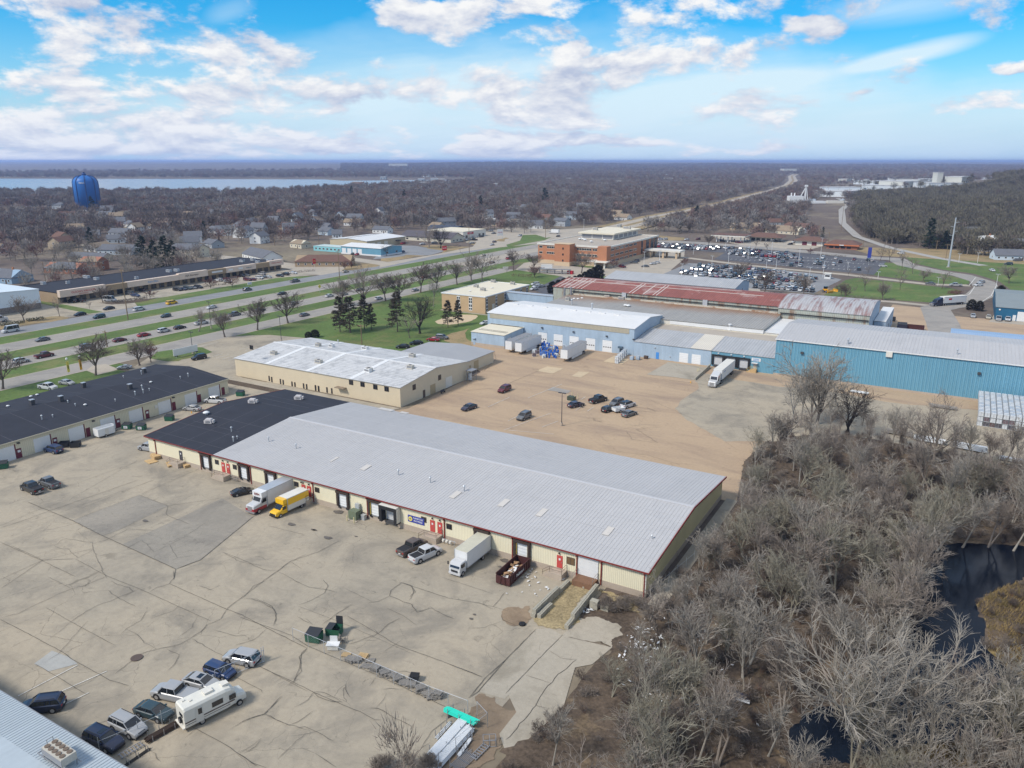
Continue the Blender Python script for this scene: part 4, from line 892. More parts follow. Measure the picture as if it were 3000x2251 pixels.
for (k,x,y) in (('g',512,1160),('g',643,1130),('g',1403,940),('g',917,990),('g',825,945),('g',1646,865),('g',1744,840),('g',1817,808),('g',1728,785),('D',1169,350),('D',1220,340),('a',1335,950),('a',1530,915)):
 X,Y=at(k,x,y,4.7);X=min(max(X,a2+.2),z2-.2);X,Y=at(k,x,y,LU.rz(X));rvent(LU,X,Y,VENT2 if x % 2 else VENT)
for (k,x,y) in (('g',450,855),('g',1838,735),('g',100,1015),('g',1038,1000),('g',375,875)):
 X,Y=at(k,x,y,4.7);rvent(LU,X,Y,DOME,'dome_vent').scale=(.55,.55,.55)
chm=MB().box(-.45,-.45,-.2,.45,.45,1.3).mesh('flue_box',M['dsteel']);cht=MB().box(-.5,-.5,1.3,.5,.5,1.42).mesh('flue_cap',M['galv'])
for (k,x,y) in (('g',750,965),('g',1585,800),('g',400,1005),('g',1020,770),('g',1755,595)):
 X,Y=at(k,x,y,4.9);o=rvent(LU,X,Y,chm,'flue_box');child('flue_cap',cht,o)
# ================================================================== cream building with patchy white roof
CB=Bld('cream_office_warehouse','cream metal building with patchy white roof between the yard and the lawn',-150.5,54.8,-88.3,86.5,5.3,M['siding_cx'],side=M['siding_cy'])
CB.gable(7.0,None,'x',over=.25,rm=M['roof_ww'],overend=.25)
b=MB()
for x in (-137,-121,-105): b.prof([(CB.top[0],CB.top[3]+.01),(CB.top[1],CB.top[4]+.01),(CB.top[2],CB.top[5]+.01),(CB.top[2],CB.top[5]+.06),(CB.top[1],CB.top[4]+.06),(CB.top[0],CB.top[3]+.06)],x-.7,x+.7,'x')
b.box(-150.7,CB.top[1]-.3,CB.top[4]-.02,-88.1,CB.top[1]+.3,CB.top[4]+.08)
b.build('roof_walkway',M['white'],CB.o)
def cw(k,x,y): return wy(k,x,y,54.8)
for (k,x,y) in (('E',219,206),('E',276,216),('E',340,229),('E',396,239)): X,Z=cw(k,x,y);CB.win('S',X,Z-.65,1.5,1.35)
X,Z=cw('A',1630,1258);CB.win('S',X,Z-.6,1.5,1.3)
for (k,x,y) in (('A',1745,1458),('A',1762,1465),('A',1818,1478),('A',1836,1484),('A',1893,1495),('A',1912,1500),('A',1968,1507),('A',1988,1512),('A',2045,1520),('A',2066,1525),('E',42,232),('E',57,236),('E',99,243),('E',123,248)):
 X,Z=cw(k,x,y);CB.win('S',X,Z-.8,.55,1.6,mull=0)
def ce(k,x,y): return wx(k,x,y,-88.3)
for (k,x,y) in (('E',533,229),('E',660,181)): Y,Z=ce(k,x,y);CB.win('E',Y,Z-.75,1.4,1.5)
Y,Z=ce('E',706,215);CB.door('E',Y,.02,3.2,3.0,M['offwhite'],name='overhead_door',handle=False)
Y,Z=ce('E',627,255);CB.door('E',Y,.02,2.4,2.7,mat('tan_door',(.42,.33,.20),.6,.05,1,5,.05),name='tan_door')
Y,Z=ce('E',583,275);CB.door('E',Y,.02,1.0,2.1,M['brown'])
X,Z=cw('E',175,245);MB().box(X-1.6,53.4,2.5,X+1.6,54.78,2.7).build('entrance_canopy',M['shing3'],CB.o)
for (k,x,y,w) in (('b',1115,1060,1.9),('b',1600,1150,2.1),('b',2130,1245,1.9),('b',1595,990,1.6),('b',1740,993,1.5),('b',2100,1003,2.0),('B',680,1315,1.8),('B',670,1405,1.8),('B',400,1408,1.8)):
 X,Y=at(k,x,y,6.3);rtu(CB.o,X,Y,CB.rz(Y),w,1.2,.9,M['rtu'] if x % 3 else M['white'])
X,Y=at('b',1808,935,6.);rvent(CB,X,Y)
# low grey-roofed annex behind it
AX=Bld('low_annex','low cream annex with plain grey roof joined behind the patchy-roofed building',-117,86.8,-91.8,107,3.6,M['siding_cx'],side=M['siding_cy'])
AX.gable(4.5,None,'y',over=.3,rm=mat('plain_grey_roof',(.33,.33,.335),.6,.06,.2,3,.05))
Y,Z=wx('B',1095,1355,-91.8);AX.door('E',Y,.02,2.6,2.9,bpy.data.materials['tan_door'],name='tan_door',handle=False)
Y,Z=wx('B',1055,1370,-91.8);AX.door('E',Y,.02,.9,2.1,bpy.data.materials['tan_door'])
# ================================================================== blue factory complex
WB=Bld('blue_warehouse','light blue metal warehouse with white roof and five white overhead doors',-113.5,138.3,-56.6,165.5,8.9,M['blue_x'],side=M['blue_y'])
WB.gable(10.4,152.5,'x',over=.25,rm=M['roof_w'],overend=.2)
MB().box(-112.5,138.2,7.1,-58.4,138.3,8.75).build('translucent_band',mat('ribbed_tan_panel',(.42,.38,.29),.7,.08,.3,3,.1,stripe=('X',.5,.25,.4)),WB.o)
for (k,x0,x1,y) in (('S',708,806,700),('S',852,952,700),('S',997,1100,710),('S',1148,1252,740),('S',1302,1408,760)):
 X0,Z=wy(k,x0,y,138.3);X1,Z=wy(k,x1,y,138.3);c=(X0+X1)/2
 d=WB.put('overhead_door','S',c,.03,3.5,4.0,.05,M['whitedoor'])
 for i in range(4): WB.put('pane','S',c-1.2+i*.8,1.55,.45,.3,.02,M['glass'],d,.055)
 WB.put('door_frame','S',c,4.05,3.9,.15,.09,M['blue_y'])
for (k,x,y) in (('S',755,570),('S',1046,608),('S',1353,648),('S',1602,678)):
 X,Z=wy(k,x,y,138.3);WB.put('flood_light','S',X,Z-.2,.6,.4,.5,M['dsteel'])
X,Z=wy('S',1482,765,138.3);MB().box(X-.8,137.4,2.4,X+.8,138.28,2.6).box(X-.78,137.4,2.0,X+.78,137.46,2.4).build('door_canopy',M['bglass'],WB.o);WB.door('S',X,.02,.95,2.1,M['bglass'])
b=MB().box(-1.1,-.45,-.05,1.1,.45,.22);rm_=b.mesh('ridge_vent',M['roof_w'])
for i in range(8): X,Y=at('S',515+i*133,358+i*14,10.2);child('ridge_vent',rm_,WB.o,WB.rel(X,151.0,WB.rz(151.0)))
X,Y=at('S',1215,385,10.3);o=rvent(WB,X,min(Y,160));o.scale=(2.2,2.2,2.0)
SB=Bld('blue_shed','small light blue flat-topped shed joined to the left end of the blue warehouse',-111.8,124.7,-98.3,138.1,4.6,M['blue_x'],found=M['found'],fh=.9,side=M['blue_y'])
SB.shed(5.0,M['roof_cr'],'y',over=.25);SB.pl['E']=-98.3
Y,Z=wx('S',446,675,-98.3);SB.door('E',Y,.1,2.4,3.2,M['white'],name='overhead_door',handle=False)
X,Z=wy('S',125,680,124.7);MB().box(X-.6,124.1,2.3,X+.6,124.68,2.5).build('door_canopy',M['blue_y'],SB.o);SB.door('S',X,.1,.9,2.1,M['blue_y'])
for (k,x,y) in (('S',295,525),('S',512,550)):
 X,Y=at(k,x,y,5);o=child('dome_vent',DOME,SB.o,SB.rel(X,Y-.6,5.0));o.scale=(.9,.9,.9)
b=MB();b.bar((-110.9,128.2,4.92),(-99.2,127.6,4.92),.18,.06);b.bar((-110.6,129.4,4.95),(-99.2,128.8,4.95),.15,.06);b.box(-111.6,137.2,5.1,-98.4,137.6,5.3);b.build('roof_pipe',M['rubber'],SB.o)
LB=Bld('blue_annex','low light blue annex with grey sloping roof and two white garage doors',-56.3,137.6,-30.5,152.6,4.9,M['blue_x'],side=M['blue_y'])
LB.shed(6.5,M['roof_g2'],'y',over=.2);LB.roofm=None
b=MB();k_=(6.5-4.9)/15.;b.add([(-37.3,137.35,4.9+.19),(-30.6,137.35,4.9+.19),(-30.6,152.8,6.5+.2),(-37.3,152.8,6.5+.2)],[(0,1,2,3)]);b.build('cream_roof_panel',mat('cream_ribbed_roof',(.62,.57,.48),.6,.06,.2,3,.05,stripe=('X',.6,.18,.4)),LB.o)
for (k,x0,x1,y) in (('C',348,400,1105),('C',415,468,1115)):
 X0,Z=wy(k,x0,y,137.6);X1,Z=wy(k,x1,y,137.6);LB.door('S',(X0+X1)/2,.03,2.9,3.1,M['whitedoor'],name='overhead_door',handle=False)
X,Z=wy('S',1820,835,137.6);LB.door('S',X,.05,1.0,2.2,flat('bright_blue_door',(.06,.25,.62),.5))
for (k,x,y) in (('S',1797,755),('S',1938,838)): X,Z=wy(k,x,y,137.6);LB.put('wall_fixture','S',X,Z-.2,.4,.35,.2,M['galv'])
TB=Bld('blue_dock_bay','strong blue loading dock wing with three black dock shelters',-30.4,137.6,-11.3,152.6,4.9,M['teal_x'],side=M['teal_y'])
TB.shed(6.5,M['roof_g2'],'y',over=.2)
for (k,x0,x1,y) in (('C',530,588,1130),('C',600,655,1140),('C',665,727,1155)):
 X0,Z=wy(k,x0,y,137.6);X1,Z=wy(k,x1,y,137.6);c=(X0+X1)/2
 d=TB.put('dock_door','S',c,.75,2.5,2.8,.05,M['greydoor'])
 for sx in (-1,1): TB.put('dock_seal','S',c+sx*1.65,.7,.55,3.1,.5,M['rubber'])
 TB.put('dock_header','S',c,3.5,3.9,.45,.55,M['rubber']);TB.put('dock_leveller','S',c,.1,2.4,.6,.6,M['dsteel'])
 TB.put('wall_light','S',c,4.3,.4,.3,.3,M['white'])
X,Z=wy('C',765,1125,137.6);TB.put('sign_board','S',X,3.3,2.7,1.0,.08,M['white']);text('SHIPPING',.42,M['txtblue'],(X,137.48,3.95),RS,TB.o);text('RECEIVING',.36,M['txtblue'],(X,137.48,3.52),RS,TB.o)
X,Z=wy('C',757,1160,137.6);MB().box(X-.9,136.6,2.75,X+.9,137.58,2.9).build('door_canopy',M['white'],TB.o);TB.door('S',X,1.0,.95,1.7,M['galv'])
st=stoop(X,'yellow wooden steps under the small canopy right of the loading docks',w=1.6,d=1.5,h=1.0,mr=M['yellow'],wood=True);st.location=(X,137.5,0);del st['group']
GR=Bld('gravel_roof_block','flat gravel-roofed block behind the low blue annex',-56.3,152.9,-11.4,163,6.3,M['offwhite']);GR.flatroof(M['roof_grv'],.25,M['roof_cr'])
X,Y=at('P',1095,1180,6.4);rtu(GR.o,X,Y,6.35,2.6,1.6,1.5)
X,Y=at('P',875,1175,6.4);b=MB();b.lathe([(.7,0),(.9,.5),(.45,.8),(.4,1.9),(.6,2.0),(.6,2.3)],12);o=b.build('exhaust_fan',M['white'],GR.o,absolute=False);o.location=GR.rel(X,Y,6.35)
BB=Bld('big_blue_warehouse','tall strong blue warehouse with grey roof filling the right side of the yard',-11.2,137.2,118,172,11.0,M['teal_x'],found=M['found'],fh=.6,side=M['blue_y'])
BB.gable(12.6,155.5,'x',over=.3,rm=M['roof_g'],overend=.3)
a3,m3,z3,i0,i1,i2=BB.top;b=MB();x=-11
while x < 118:
 for c0,c1 in ((a3,m3),(m3,z3)): z0,z1=BB.rz(c0),BB.rz(c1);b.add([(x-.03,c0,z0),(x+.03,c0,z0),(x+.03,c1,z1),(x-.03,c1,z1),(x-.03,c0,z0+.06),(x+.03,c0,z0+.06),(x+.03,c1,z1+.06),(x-.03,c1,z1+.06)],[(4,5,6,7),(0,1,5,4),(1,2,6,5),(3,0,4,7)])
 x += .9
tag(b.build('standing_seams',M['roof_g'],BB.o),kind='stuff')
MB().box(-11.5,a3-.12,i0-.3,118.3,a3-.005,i0-.02).build('gutter',M['white'],BB.o)
b=MB()
for x in [i*.9-11 for i in range(144)]: b.box(x-.05,137.13,.62,x+.05,137.2,10.9)
tag(b.build('wall_ribs',M['teal_y'],BB.o),kind='stuff')
X,Z=wy('G',1340,80,137.2);BB.put('junction_box','S',X,Z-.9,1.6,1.5,.6,M['offwhite'])
for (k,x,y) in (('G',775,72),('G',1922,205)): X,Z=wy(k,x,y,137.2);BB.put('wall_fan','S',X,Z-.4,.8,.6,.6,M['dsteel'])
for (k,x,y) in (('Q',313,1300),('Q',1490,1420),('G',1070,10)): X,Y=at(k,x,y,11.8);rvent(BB,X,Y).scale=(1.6,1.6,1.4)
TR=Bld('tan_roof_hall','long hall under a grey metal roof stained with rust along its upper edge',-106,163.4,-20.9,191.2,7.9,M['offwhite']);TR.shed(8.5,M['roof_tan'],'y',over=.3)
MB().box(-53,163.0,6.6,-20.6,163.2,7.75).build('white_fascia',M['white'],TR.o)
for (k,x,y,w) in (('S',1357,300,2.2),('S',1486,315,2.4),('S',990,320,1.6)): X,Y=at(k,x,y,8.3);rtu(TR.o,X,Y,8.35,w,1.5,1.3)
TR.top=None;TR.zf=8.3
for (k,x,y,s_) in (('S',1050,310,.8),('S',1085,312,.8),('S',1122,305,.8),('S',1525,375,1.1),('S',1550,380,1.2)): X,Y=at(k,x,y,8.2);o=child('turbine_vent',DOME,TR.o,TR.rel(X,Y,8.2));o.scale=(s_,s_,s_)
for (k,x,y) in (('S',1028,360),): X,Y=at(k,x,y,8.2);rvent(TR,X,Y).scale=(2,2,2)
RH=Bld('rusty_roof_hall','old hall with long rusty red metal roof above streaked clerestory panels',-114,191.5,-22,221,11.2,M['corr'],side=M['blue_y']);RH.gable(13.0,206,'x',over=.4,rm=M['rust'])
MB().box(-105,191.0,9.9,-22,191.45,10.15).build('clerestory_slot',M['rubber'],RH.o)
MB().box(-105,190.6,8.5,-22,191.3,9.2).build('rusted_kerb',M['stain'],RH.o)
b=MB()
for x in list(range(-113,-100,2))+[-80,-78.6,-74,-70,-68.6]: b.bar((x,RH.top[0]+.1,RH.top[3]+.02),(x+.0,RH.top[1],RH.top[4]+.02),.28,.06)
b.build('white_roof_strip',M['offwhite'],RH.o)
b=MB()
for y,xa,xb in ((202.5,-114,-30),(210,-114,-40)): b.bar((xa,y,RH.rz(y)+.03),(xb,y,RH.rz(y)+.03),.5,.06)
b.build('long_roof_strip',M['offwhite'],RH.o)
for x in (-82,-49): MB().box(x-.9,190.9,9.2,x+.9,191.4,11.3).build('wall_box',M['galv'],RH.o)
SR=Bld('streaked_arch_hall','arched hall with silver and rust streaked roof at the right end of the rusty hall',-21.8,190.5,8.6,224,11.0,M['corr'],side=M['blue_y'])
prs=[(190.2,11.0),(194,12.1),(199,12.9),(206,13.4),(213,12.9),(219,12.1),(224.3,11.0)]
MB().box(-21.8,190.5,0,8.6,224,10.9).build('wall',[M['corr']],SR.o)
MB().prof([(190.5,10.9)]+[(y,z-.1) for y,z in prs[1:-1]]+[(224,10.9)],8.2,8.65,'x').box(8.603,190.55,0,8.65,223.9,10.9).build('end_wall',M['blue_y'],SR.o)
MB().prof(prs+[(y,z-.15) for y,z in reversed(prs)],-22.2,8.9,'x').build('roof',M['rust2'],SR.o)
for y in (199,208): SR.put('tall_door','E',y,.05,3.0,5.0,.1,M['white'])
MB().box(-21,189.9,9.0,8.4,190.48,9.3).build('clerestory_slot',M['rubber'],SR.o)
WP=Bld('white_roof_block','low block with bright white roof patched with black tar',-20.6,163.4,8.4,190,7.0,M['offwhite']);WP.flatroof(M['roof_w'],.2,M['white'])
for (k,x,y,rx,ry) in (('Q',200,1100,2.2,1.1),('Q',380,1115,2.4,1.4),('Q',440,1130,1.6,1.0)):
 X,Y=at(k,x,y,7.1);p=blobpts(X,Y,rx,ry);b=MB();b.add([(q[0],q[1],7.06+.004*rx) for q in p],[tuple(range(len(p)))]);b.build('tar_patch',M['tar'],WP.o)
b=MB();b.box(-6.5,164,7.055,-6.2,189,7.09);b.box(-4.6,164,7.055,-4.4,189,7.09);b.box(-4,176,7.055,8,176.2,7.085);b.build('tar_seam',M['tar'],WP.o)
X,Y=at('Q',178,1075,7.1);MB().box(X-.35,Y-.35,7.05,X+.35,Y+.35,8.4).build('chimney',mat('chimney_brick',(.36,.23,.14),.9,.1,1,6,.1),WP.o)
EB=Bld('blue_bay','small blue end bay with a white door beside the dumpsters',8.9,205,12.8,237,6.6,M['blue_x'],side=M['blue_y']);EB.flatroof(M['roof_w'],.2,M['white'])
for y in (212,219,228): EB.win('E',y,2.4,1.0,1.2)
FG=Bld('factory_hall','long hall with grey roof and white fascia at the back of the factory',-110,236,-49.4,261,9.3,M['white'],side=M['blue_y']);FG.gable(11.2,250,'x',over=.25,rm=M['roof_g2'])
FG.win('E',249,6.2,.9,1.8,M['white'])
LS=Bld('pale_blue_roof_shed','long shed with pale blue metal roof right of the gate yard',33.5,190.5,120,211,5.3,M['teal_x']);LS.gable(6.4,None,'x',over=.2,rm=mat('pale_blue_roof',(.32,.44,.60),.45,.06,.2,2,.05,metal=.2,stripe=('X',.6,.08,.3)))
DB=Bld('dark_blue_garage','dark blue garage with grey-green roof at the right edge beyond the yard',47.9,269.2,110,322,5.1,M['dkblue']);DB.gable(7.2,None,'x',over=.3,rm=mat('green_grey_roof',(.22,.25,.255),.7,.06,.2,2,.06))
X,Z=wy('Q',2185,1010,269.2);DB.door('S',X+.6,.1,4.0,3.8,M['white'],name='overhead_door',handle=False);X,Z=wy('Q',2105,1040,269.2);DB.door('S',X,.1,1.1,2.3,M['white'])
X,Z=wy('Q',1950,955,269.2);DB.put('wall_light','S',X,Z,.6,.5,.3,M['white'])
# bridge corridor
o=empty('link_corridor',(-137.2,191.3,0),0,'raised light blue corridor linking the tan brick office to the factory','corridor')
MB().box(-137.1,191.3,3.6,-114,194.6,6.9).build('wall',M['blue_x'],o);MB().box(-137.3,191.1,6.9,-113.9,194.8,7.1).build('roof',M['galv'],o);MB().box(-129,192,0,-128,194,3.6).box(-120,192,0,-119,194,3.6).build('support',M['palebrick'],o)
o=MB().tube((-107.5,189,8),(-107.5,189,11.5),.45,n=12).tube((-105,190,8),(-105,190,11.8),.45,n=12).build('exhaust_stack',M['steel'],TR.o)
# tan brick office
TO=Bld('tan_brick_office','two storey tan brick office with cream flat roof on the edge of the lawn',-159.5,174.5,-137.3,212.5,7.2,M['tanbrick']);TO.flatroof(M['roof_cr'],.35,M['white'],.25,.4)
def vstrip(B,face,c,w=1.7,z0=.9,z1=6.6):
 f=B.put('window_strip',face,c,z0,w,z1-z0,.06,M['white'])
 for zz,hh in ((z0+.3,.8),(z0+1.5,1.1),(z0+3.1,1.1),(z0+4.4,.9)):
  for s_ in (-1,1): B.put('pane',face,c+s_*w*.25,zz,w*.36,hh,.02,M['glass'],f,.055)
for (x) in (1265,1395): X,Z=wy('c',x,850,174.5);vstrip(TO,'S',X)
for y in (175.8,183.5,191,198.5,205,210.5): vstrip(TO,'E',y,1.5)
for (k,x,y,w) in (('c',1530,745,2.2),('c',1455,708,2.0),('c',1640,655,2.0),('c',1850,678,2.0)): X,Y=at(k,x,y,7.3);rtu(TO.o,X,Y,7.25,w,1.5,1.2)
for (k,x,y) in (('c',1390,752),('c',1630,715)): X,Y=at(k,x,y,7.3);o=child('dome_vent',DOME,TO.o,TO.rel(X,Y,7.2));o.scale=(.8,.8,.5)
MB().box(-139.2,180,.0,-137.24,182,3.4).build('entry_box',M['offwhite'],TO.o);MB().box(-159,172.2,.06,-128,173.6,.16).build('walk',M['slabs'],TO.o)
# ------------------------------------------------------------------ orange brick office
OB=Bld('orange_brick_office','large three storey orange brick office block with white roof edge and penthouse',-200,337.5,-152.5,425,11.9,M['brick']);OB.flatroof(M['roof_grv'],.9,M['offwhite'],.5,.9)
OB.put('stone_base','S',-176,0,48,2.2,.12,M['lime']);OB.put('stone_base','E',381,0,87,2.2,.12,M['lime'])
tw=MB();tw.box(-184.5,330,2.5,-174.2,337.48,13.2).build('stair_tower',M['brick'],OB.o);MB().box(-184.6,329.9,0,-174.1,337.45,2.5).build('tower_base',M['lime'],OB.o);MB().box(-184.7,329.8,13.2,-174,337.6,13.4).build('tower_cap',M['lime'],OB.o)
for z in (2.7,6.4,10.0): OB.put('window','S',-178.7,z,1.0,1.2,.06,M['glass'],off=7.5)
MB().box(-157.5,334,2.5,-151.5,340,12.6).build('corner_tower',M['brick'],OB.o)
def wband(face,c,w,z,n):
 f=OB.put('window_band',face,c,z,w,1.45,.08,M['offwhite'])
 for i in range(n): OB.put('pane',face,c-w/2+w/n*(i+.5),z+.15,w/n-.15,1.15,.02,M['glass'],f,.075)
for z in (2.5,5.8,9.3):
 for c,w,n in ((-198,2.4,1),(-190.5,6.5,4),(-168,10,6),(-160.8,3.0,2)):
  if not (z < 3 and c < -185): wband('S',c,w,z,n)
 for y in (345,352.5,360,367.5,375,382.5): wband('E',y,5.6,z,3)
for y in (395,405,414,421): OB.put('tall_window','E',y,2.6,5.5 if y != 395 else 3,8.6,.1,M['glass'])
PH=MB();PH.box(-190.5,381,12,-167.5,425,15.4).build('penthouse',M['offwhite'],OB.o);MB().box(-192,379.3,15.4,-166,427,16.3).build('penthouse_roof',M['roof_cr'],OB.o)
b=MB()
for i in range(5): b.box(-167.5,383+i*8.2,12.6,-167.4,389+i*8.2,14.8)
for i in range(3): b.box(-189.8+i*7.5,380.9,12.5,-183+i*7.5,381,14.9)
b.build('penthouse_louvre',M['steel'],OB.o)
for (k,x,y,w) in (('d',900,275,3),('d',1155,240,3),('d',1240,262,5)): X,Y=at(k,x,y,16.4);rtu(OB.o,X,Y,16.3,w,2.5,1.8)
for (k,x,y) in (('d',733,378),('d',768,380),('d',788,388),('d',855,405),('d',1003,390)): X,Y=at(k,x,y,12.2);o=child('dome_vent',DOME,OB.o,OB.rel(X,Y,11.95));o.scale=(1.5,1.5,1.6)
MB().box(-162,329.5,3.5,-149.5,337.4,4.2).box(-158,331,.0,-157.2,332,3.5).box(-152,331,0,-151.2,332,3.5).build('entrance_canopy',M['offwhite'],OB.o)
o=empty('drive_through_porch',(-151,398,0),0,'flat-roofed drive-through porch on brick piers at the office entrance','porch')
MB().box(-151.8,398,4.3,-127,408,5.3).build('roof',M['offwhite'],o)
pm_=MB().box(-.6,-.6,0,.6,.6,4.3).mesh('pier',M['lime'])
for x in (-148,-139,-130):
 for y in (399.5,406.5): child('pier',pm_,o,(x+151,y-398,0))
# ------------------------------------------------------------------ strip mall and its neighbour
SM=Bld('strip_mall','long low shopping strip with cream fascia and dark flat roof across the highway',-352,98,-316.5,232,4.9,M['palebrick']);SM.flatroof(M['roof_d'],.3,M['roof_d'],0,.4)
for f_ in ('roof',): pass
fa=[(98,120,'offwhite',.8),(120,131,'palebrick',.3),(131,160,'offwhite',.4),(160,178,'offwhite',.9),(178,190,'palebrick',.5),(190,211,'offwhite',.6),(211,221,'palebrick',.4),(221,232,'offwhite',.9)]
M['fascia']=mat('cream_fascia',(.66,.53,.43),.7,.05,.5,5,.05)
for i,(y0,y1,m_,up) in enumerate(fa):
 mm_=M['fascia'] if m_ == 'offwhite' else M['palebrick']
 b=MB();b.box(-316.4,y0+.05,3.0,-314.3,y1-.05,5.3+up);b.build('fascia',mm_,SM.o)
sgn=[('OLSON\'S VACUUM',109,4.6,1.35,'signred'),('SALES & SERVICE',109,3.55,.6,'signred'),('Auto Glass',145,4.3,1.3,'txtblue'),('ASA Alternator',168,4.6,1.3,'txtblack'),('Nedrebo\'s',206,4.3,1.0,'dkblue'),('Advance America',226.5,4.8,1.1,'signred')]
for (t_,y,z,s_,m_) in sgn: text(t_,s_,M[m_],(-314.25,y,z),RE,SM.o)
for (y,w) in ((184,7),(200,3),(193,3)): SM.put('sign_board','E',y,4.0,w,.9,.1,M['white'],off=2.2)
y=100.5
while y < 231:
 SM.win('E',y,.3,3.0,2.5,M['dsteel'],mull=1);y += 4.6
for (k,x,y,w) in (('A',625,815,2.4),('A',1095,765,3),('A',1145,760,3),('A',1640,690,3),('A',1570,700,2.6),('A',440,840,1.2),('A',280,845,2.4),('A',560,803,4),('A',885,810,1.2),('b',770,60,2.6),('b',940,70,2.6),('b',1060,58,2.6),('b',890,45,2.2)):
 X,Y=at(k,x,y,5.2);X=max(-350,min(-320,X));rtu(SM.o,X,Y,5.0,w,1.6,1.1,M['galv'])
WH=Bld('white_store','big plain white store with stone base cut by the left edge of the photo',-350,20,-312,88,8.4,mat('white_ribbed_wall',(.66,.72,.76),.6,.03,.3,4,.04));WH.gable(10.0,None,'x',over=.2,rm=mat('white_store_roof',(.60,.67,.72),.6,.04,.2,3,.04))
WH.put('stone_base','E',54,0,67.8,2.6,.12,mat('fieldstone',(.22,.185,.16),.9,.15,.8,1.6,.5))
# ------------------------------------------------------------------ workshops beyond the highway
BA=Bld('blue_auto_shop','blue auto repair building with white roof and four white doors',-341.5,311.3,-306,334,5.2,M['teal_x']);BA.gable(6.6,None,'x',over=.4,rm=M['roof_w'])
BA.put('white_base','S',-323.7,0,35.4,1.0,.08,M['white']);BA.put('white_base','E',322.6,0,22.6,1.0,.08,M['white'])
for (x) in (30,87,143,200): X,Z=wy('c',x,320,311.3);BA.door('S',X,.1,3.6,3.9,M['whitedoor'],name='overhead_door',handle=False)
for y in (318,328): BA.win('E',y,1.4,2.2,1.3,M['white'])
BG=Bld('tan_auto_shop','tan metal building with white roof and solar panels behind the blue repair shop',-383,345,-347,391,5.2,mat('tan_siding',(.50,.42,.28),.65,.05,.3,4,.05));BG.gable(6.6,None,'y',over=.4,rm=M['roof_w'])
for y in (352,359,367): BG.put('overhead_door','E',y,.05,4.2,3.6,.1,M['offwhite'])
BG.put('entry_awning','E',381,2.6,5,.8,1.6,M['dsteel'])
b=MB();b.prof([(-372,6.15),(-368,6.5),(-368,6.6),(-372,6.25)],350,385);b.build('solar_panels',M['glass'],BG.o)
TS=Bld('teal_shop','small pale teal building with many windows beside the blue repair shop',-372,316,-345,327,3.4,mat('teal_wall',(.22,.50,.54),.65,.05,.3,4,.05));TS.flatroof(mat('pale_roof',(.46,.55,.54),.8,.05,.3,4,.05),.2)
for i in range(7): TS.win('S',-369.5+i*3.6,1.1,1.8,1.3,M['white'])
HA=Bld('grey_roof_hall','long low cream hall with dark grey gabled roof beyond the bare lawn trees',-366,410,-317,428,3.6,mat('hall_wall',(.58,.54,.44),.7,.05,.3,4,.05));HA.gable(7.2,None,'x',over=.8,rm=mat('hall_roof',(.10,.09,.10),.8,.08,.3,4,.08))
for y in (414,419,424): HA.win('E',y,.8,2,1.3,M['white'])
for i in range(4): HA.win('S',-360+i*11,.9,2.2,1.2,M['brown'])
MK=Bld('flat_market','flat-roofed cream market with dark red sign over its car park',-363,441,-326,476,5.6,M['offwhite']);MK.flatroof(M['roof_cr'],.3)
MK.put('sign_board','E',452,3.2,9,1.7,.15,M['signred']);text('MARKET',1.2,M['txtwhite'],(-325.7,452,4.05),RE,MK.o)
for y in (446,466,472): MK.win('E',y,.4,3,2.2,M['dsteel'])
o=empty('quonset_hut',(-375,487,0),0,'dark round-topped hut behind the flat market','hut');o['local']=1
b=MB();b.prof([(-9*math.cos(t),6.2*math.sin(t)) for t in [PI*i/12 for i in range(13)]],-15,15,'x');q=b.build('shell',flat('hut_metal',(.05,.06,.085),.6),o);MB().box(15.01,-1.8,0,15.1,1.8,3.5).build('door',M['steel'],o);o.rotation_euler=(0,0,.1)
# brown-roof clinic by the red sign
def house(x,y,rz,w,d,h,rh,wm,rm_,label,group=None,chim=False,garage=False,axis='x',cat='house',hip=False):
 o=empty('house',(x,y,0),rz,label,cat,group);o['local']=1
 b=MB();b.prof([(-d/2,0),(d/2,0),(d/2,h),(0,h+rh-.1),(-d/2,h)],-w/2,w/2,'x');b.build('wall',wm,o)
 ov=.5;sl=rh/(d/2);t=.18;b=MB()
 if hip:
  b.v=[];e=h-sl*ov;vs=[(-w/2-ov,-d/2-ov,e),(w/2+ov,-d/2-ov,e),(w/2+ov,d/2+ov,e),(-w/2-ov,d/2+ov,e),(-w/2+d/2-.3,0,h+rh),(w/2-d/2+.3,0,h+rh)]
  vs2=[(a_,b_,c_+.1) for a_,b_,c_ in vs];b.add(vs2,[(0,1,5,4),(1,2,5),(2,3,4,5),(3,0,4),(3,2,1,0)])
 else: b.prof([(-d/2-ov,h-sl*ov),(0,h+rh),(d/2+ov,h-sl*ov),(d/2+ov,h-sl*ov+t),(0,h+rh+t),(-d/2-ov,h-sl*ov+t)],-w/2-ov,w/2+ov,'x')
 rf=b.build('roof',rm_,o)
 if chim: MB().box(w*.2,-.4,h,w*.2+.8,.4,h+rh+1.0).build('chimney',M['brick'],rf)
 n=max(2,int(w/4));key=(round(h),)
 for f in range(1 if h < 4 else 2):
  for i in range(n):
   for s_ in (-1,1):
    wo=child('window',WINM,o,(-w/2+w/n*(i+.5),s_*(d/2+.03),1.0+f*2.7));child('pane',PANEM,wo)
  for s_ in (-1,1): wo=child('window',WINM,o,(s_*(w/2+.03),0,1.0+f*2.7),PI/2);child('pane',PANEM,wo)
 child('door',DOORM,o,(w/2-w/n,-(d/2+.03),0))
 if garage: child('garage_door',GARM,o,(-w/4,-(d/2+.04),0))
 return o
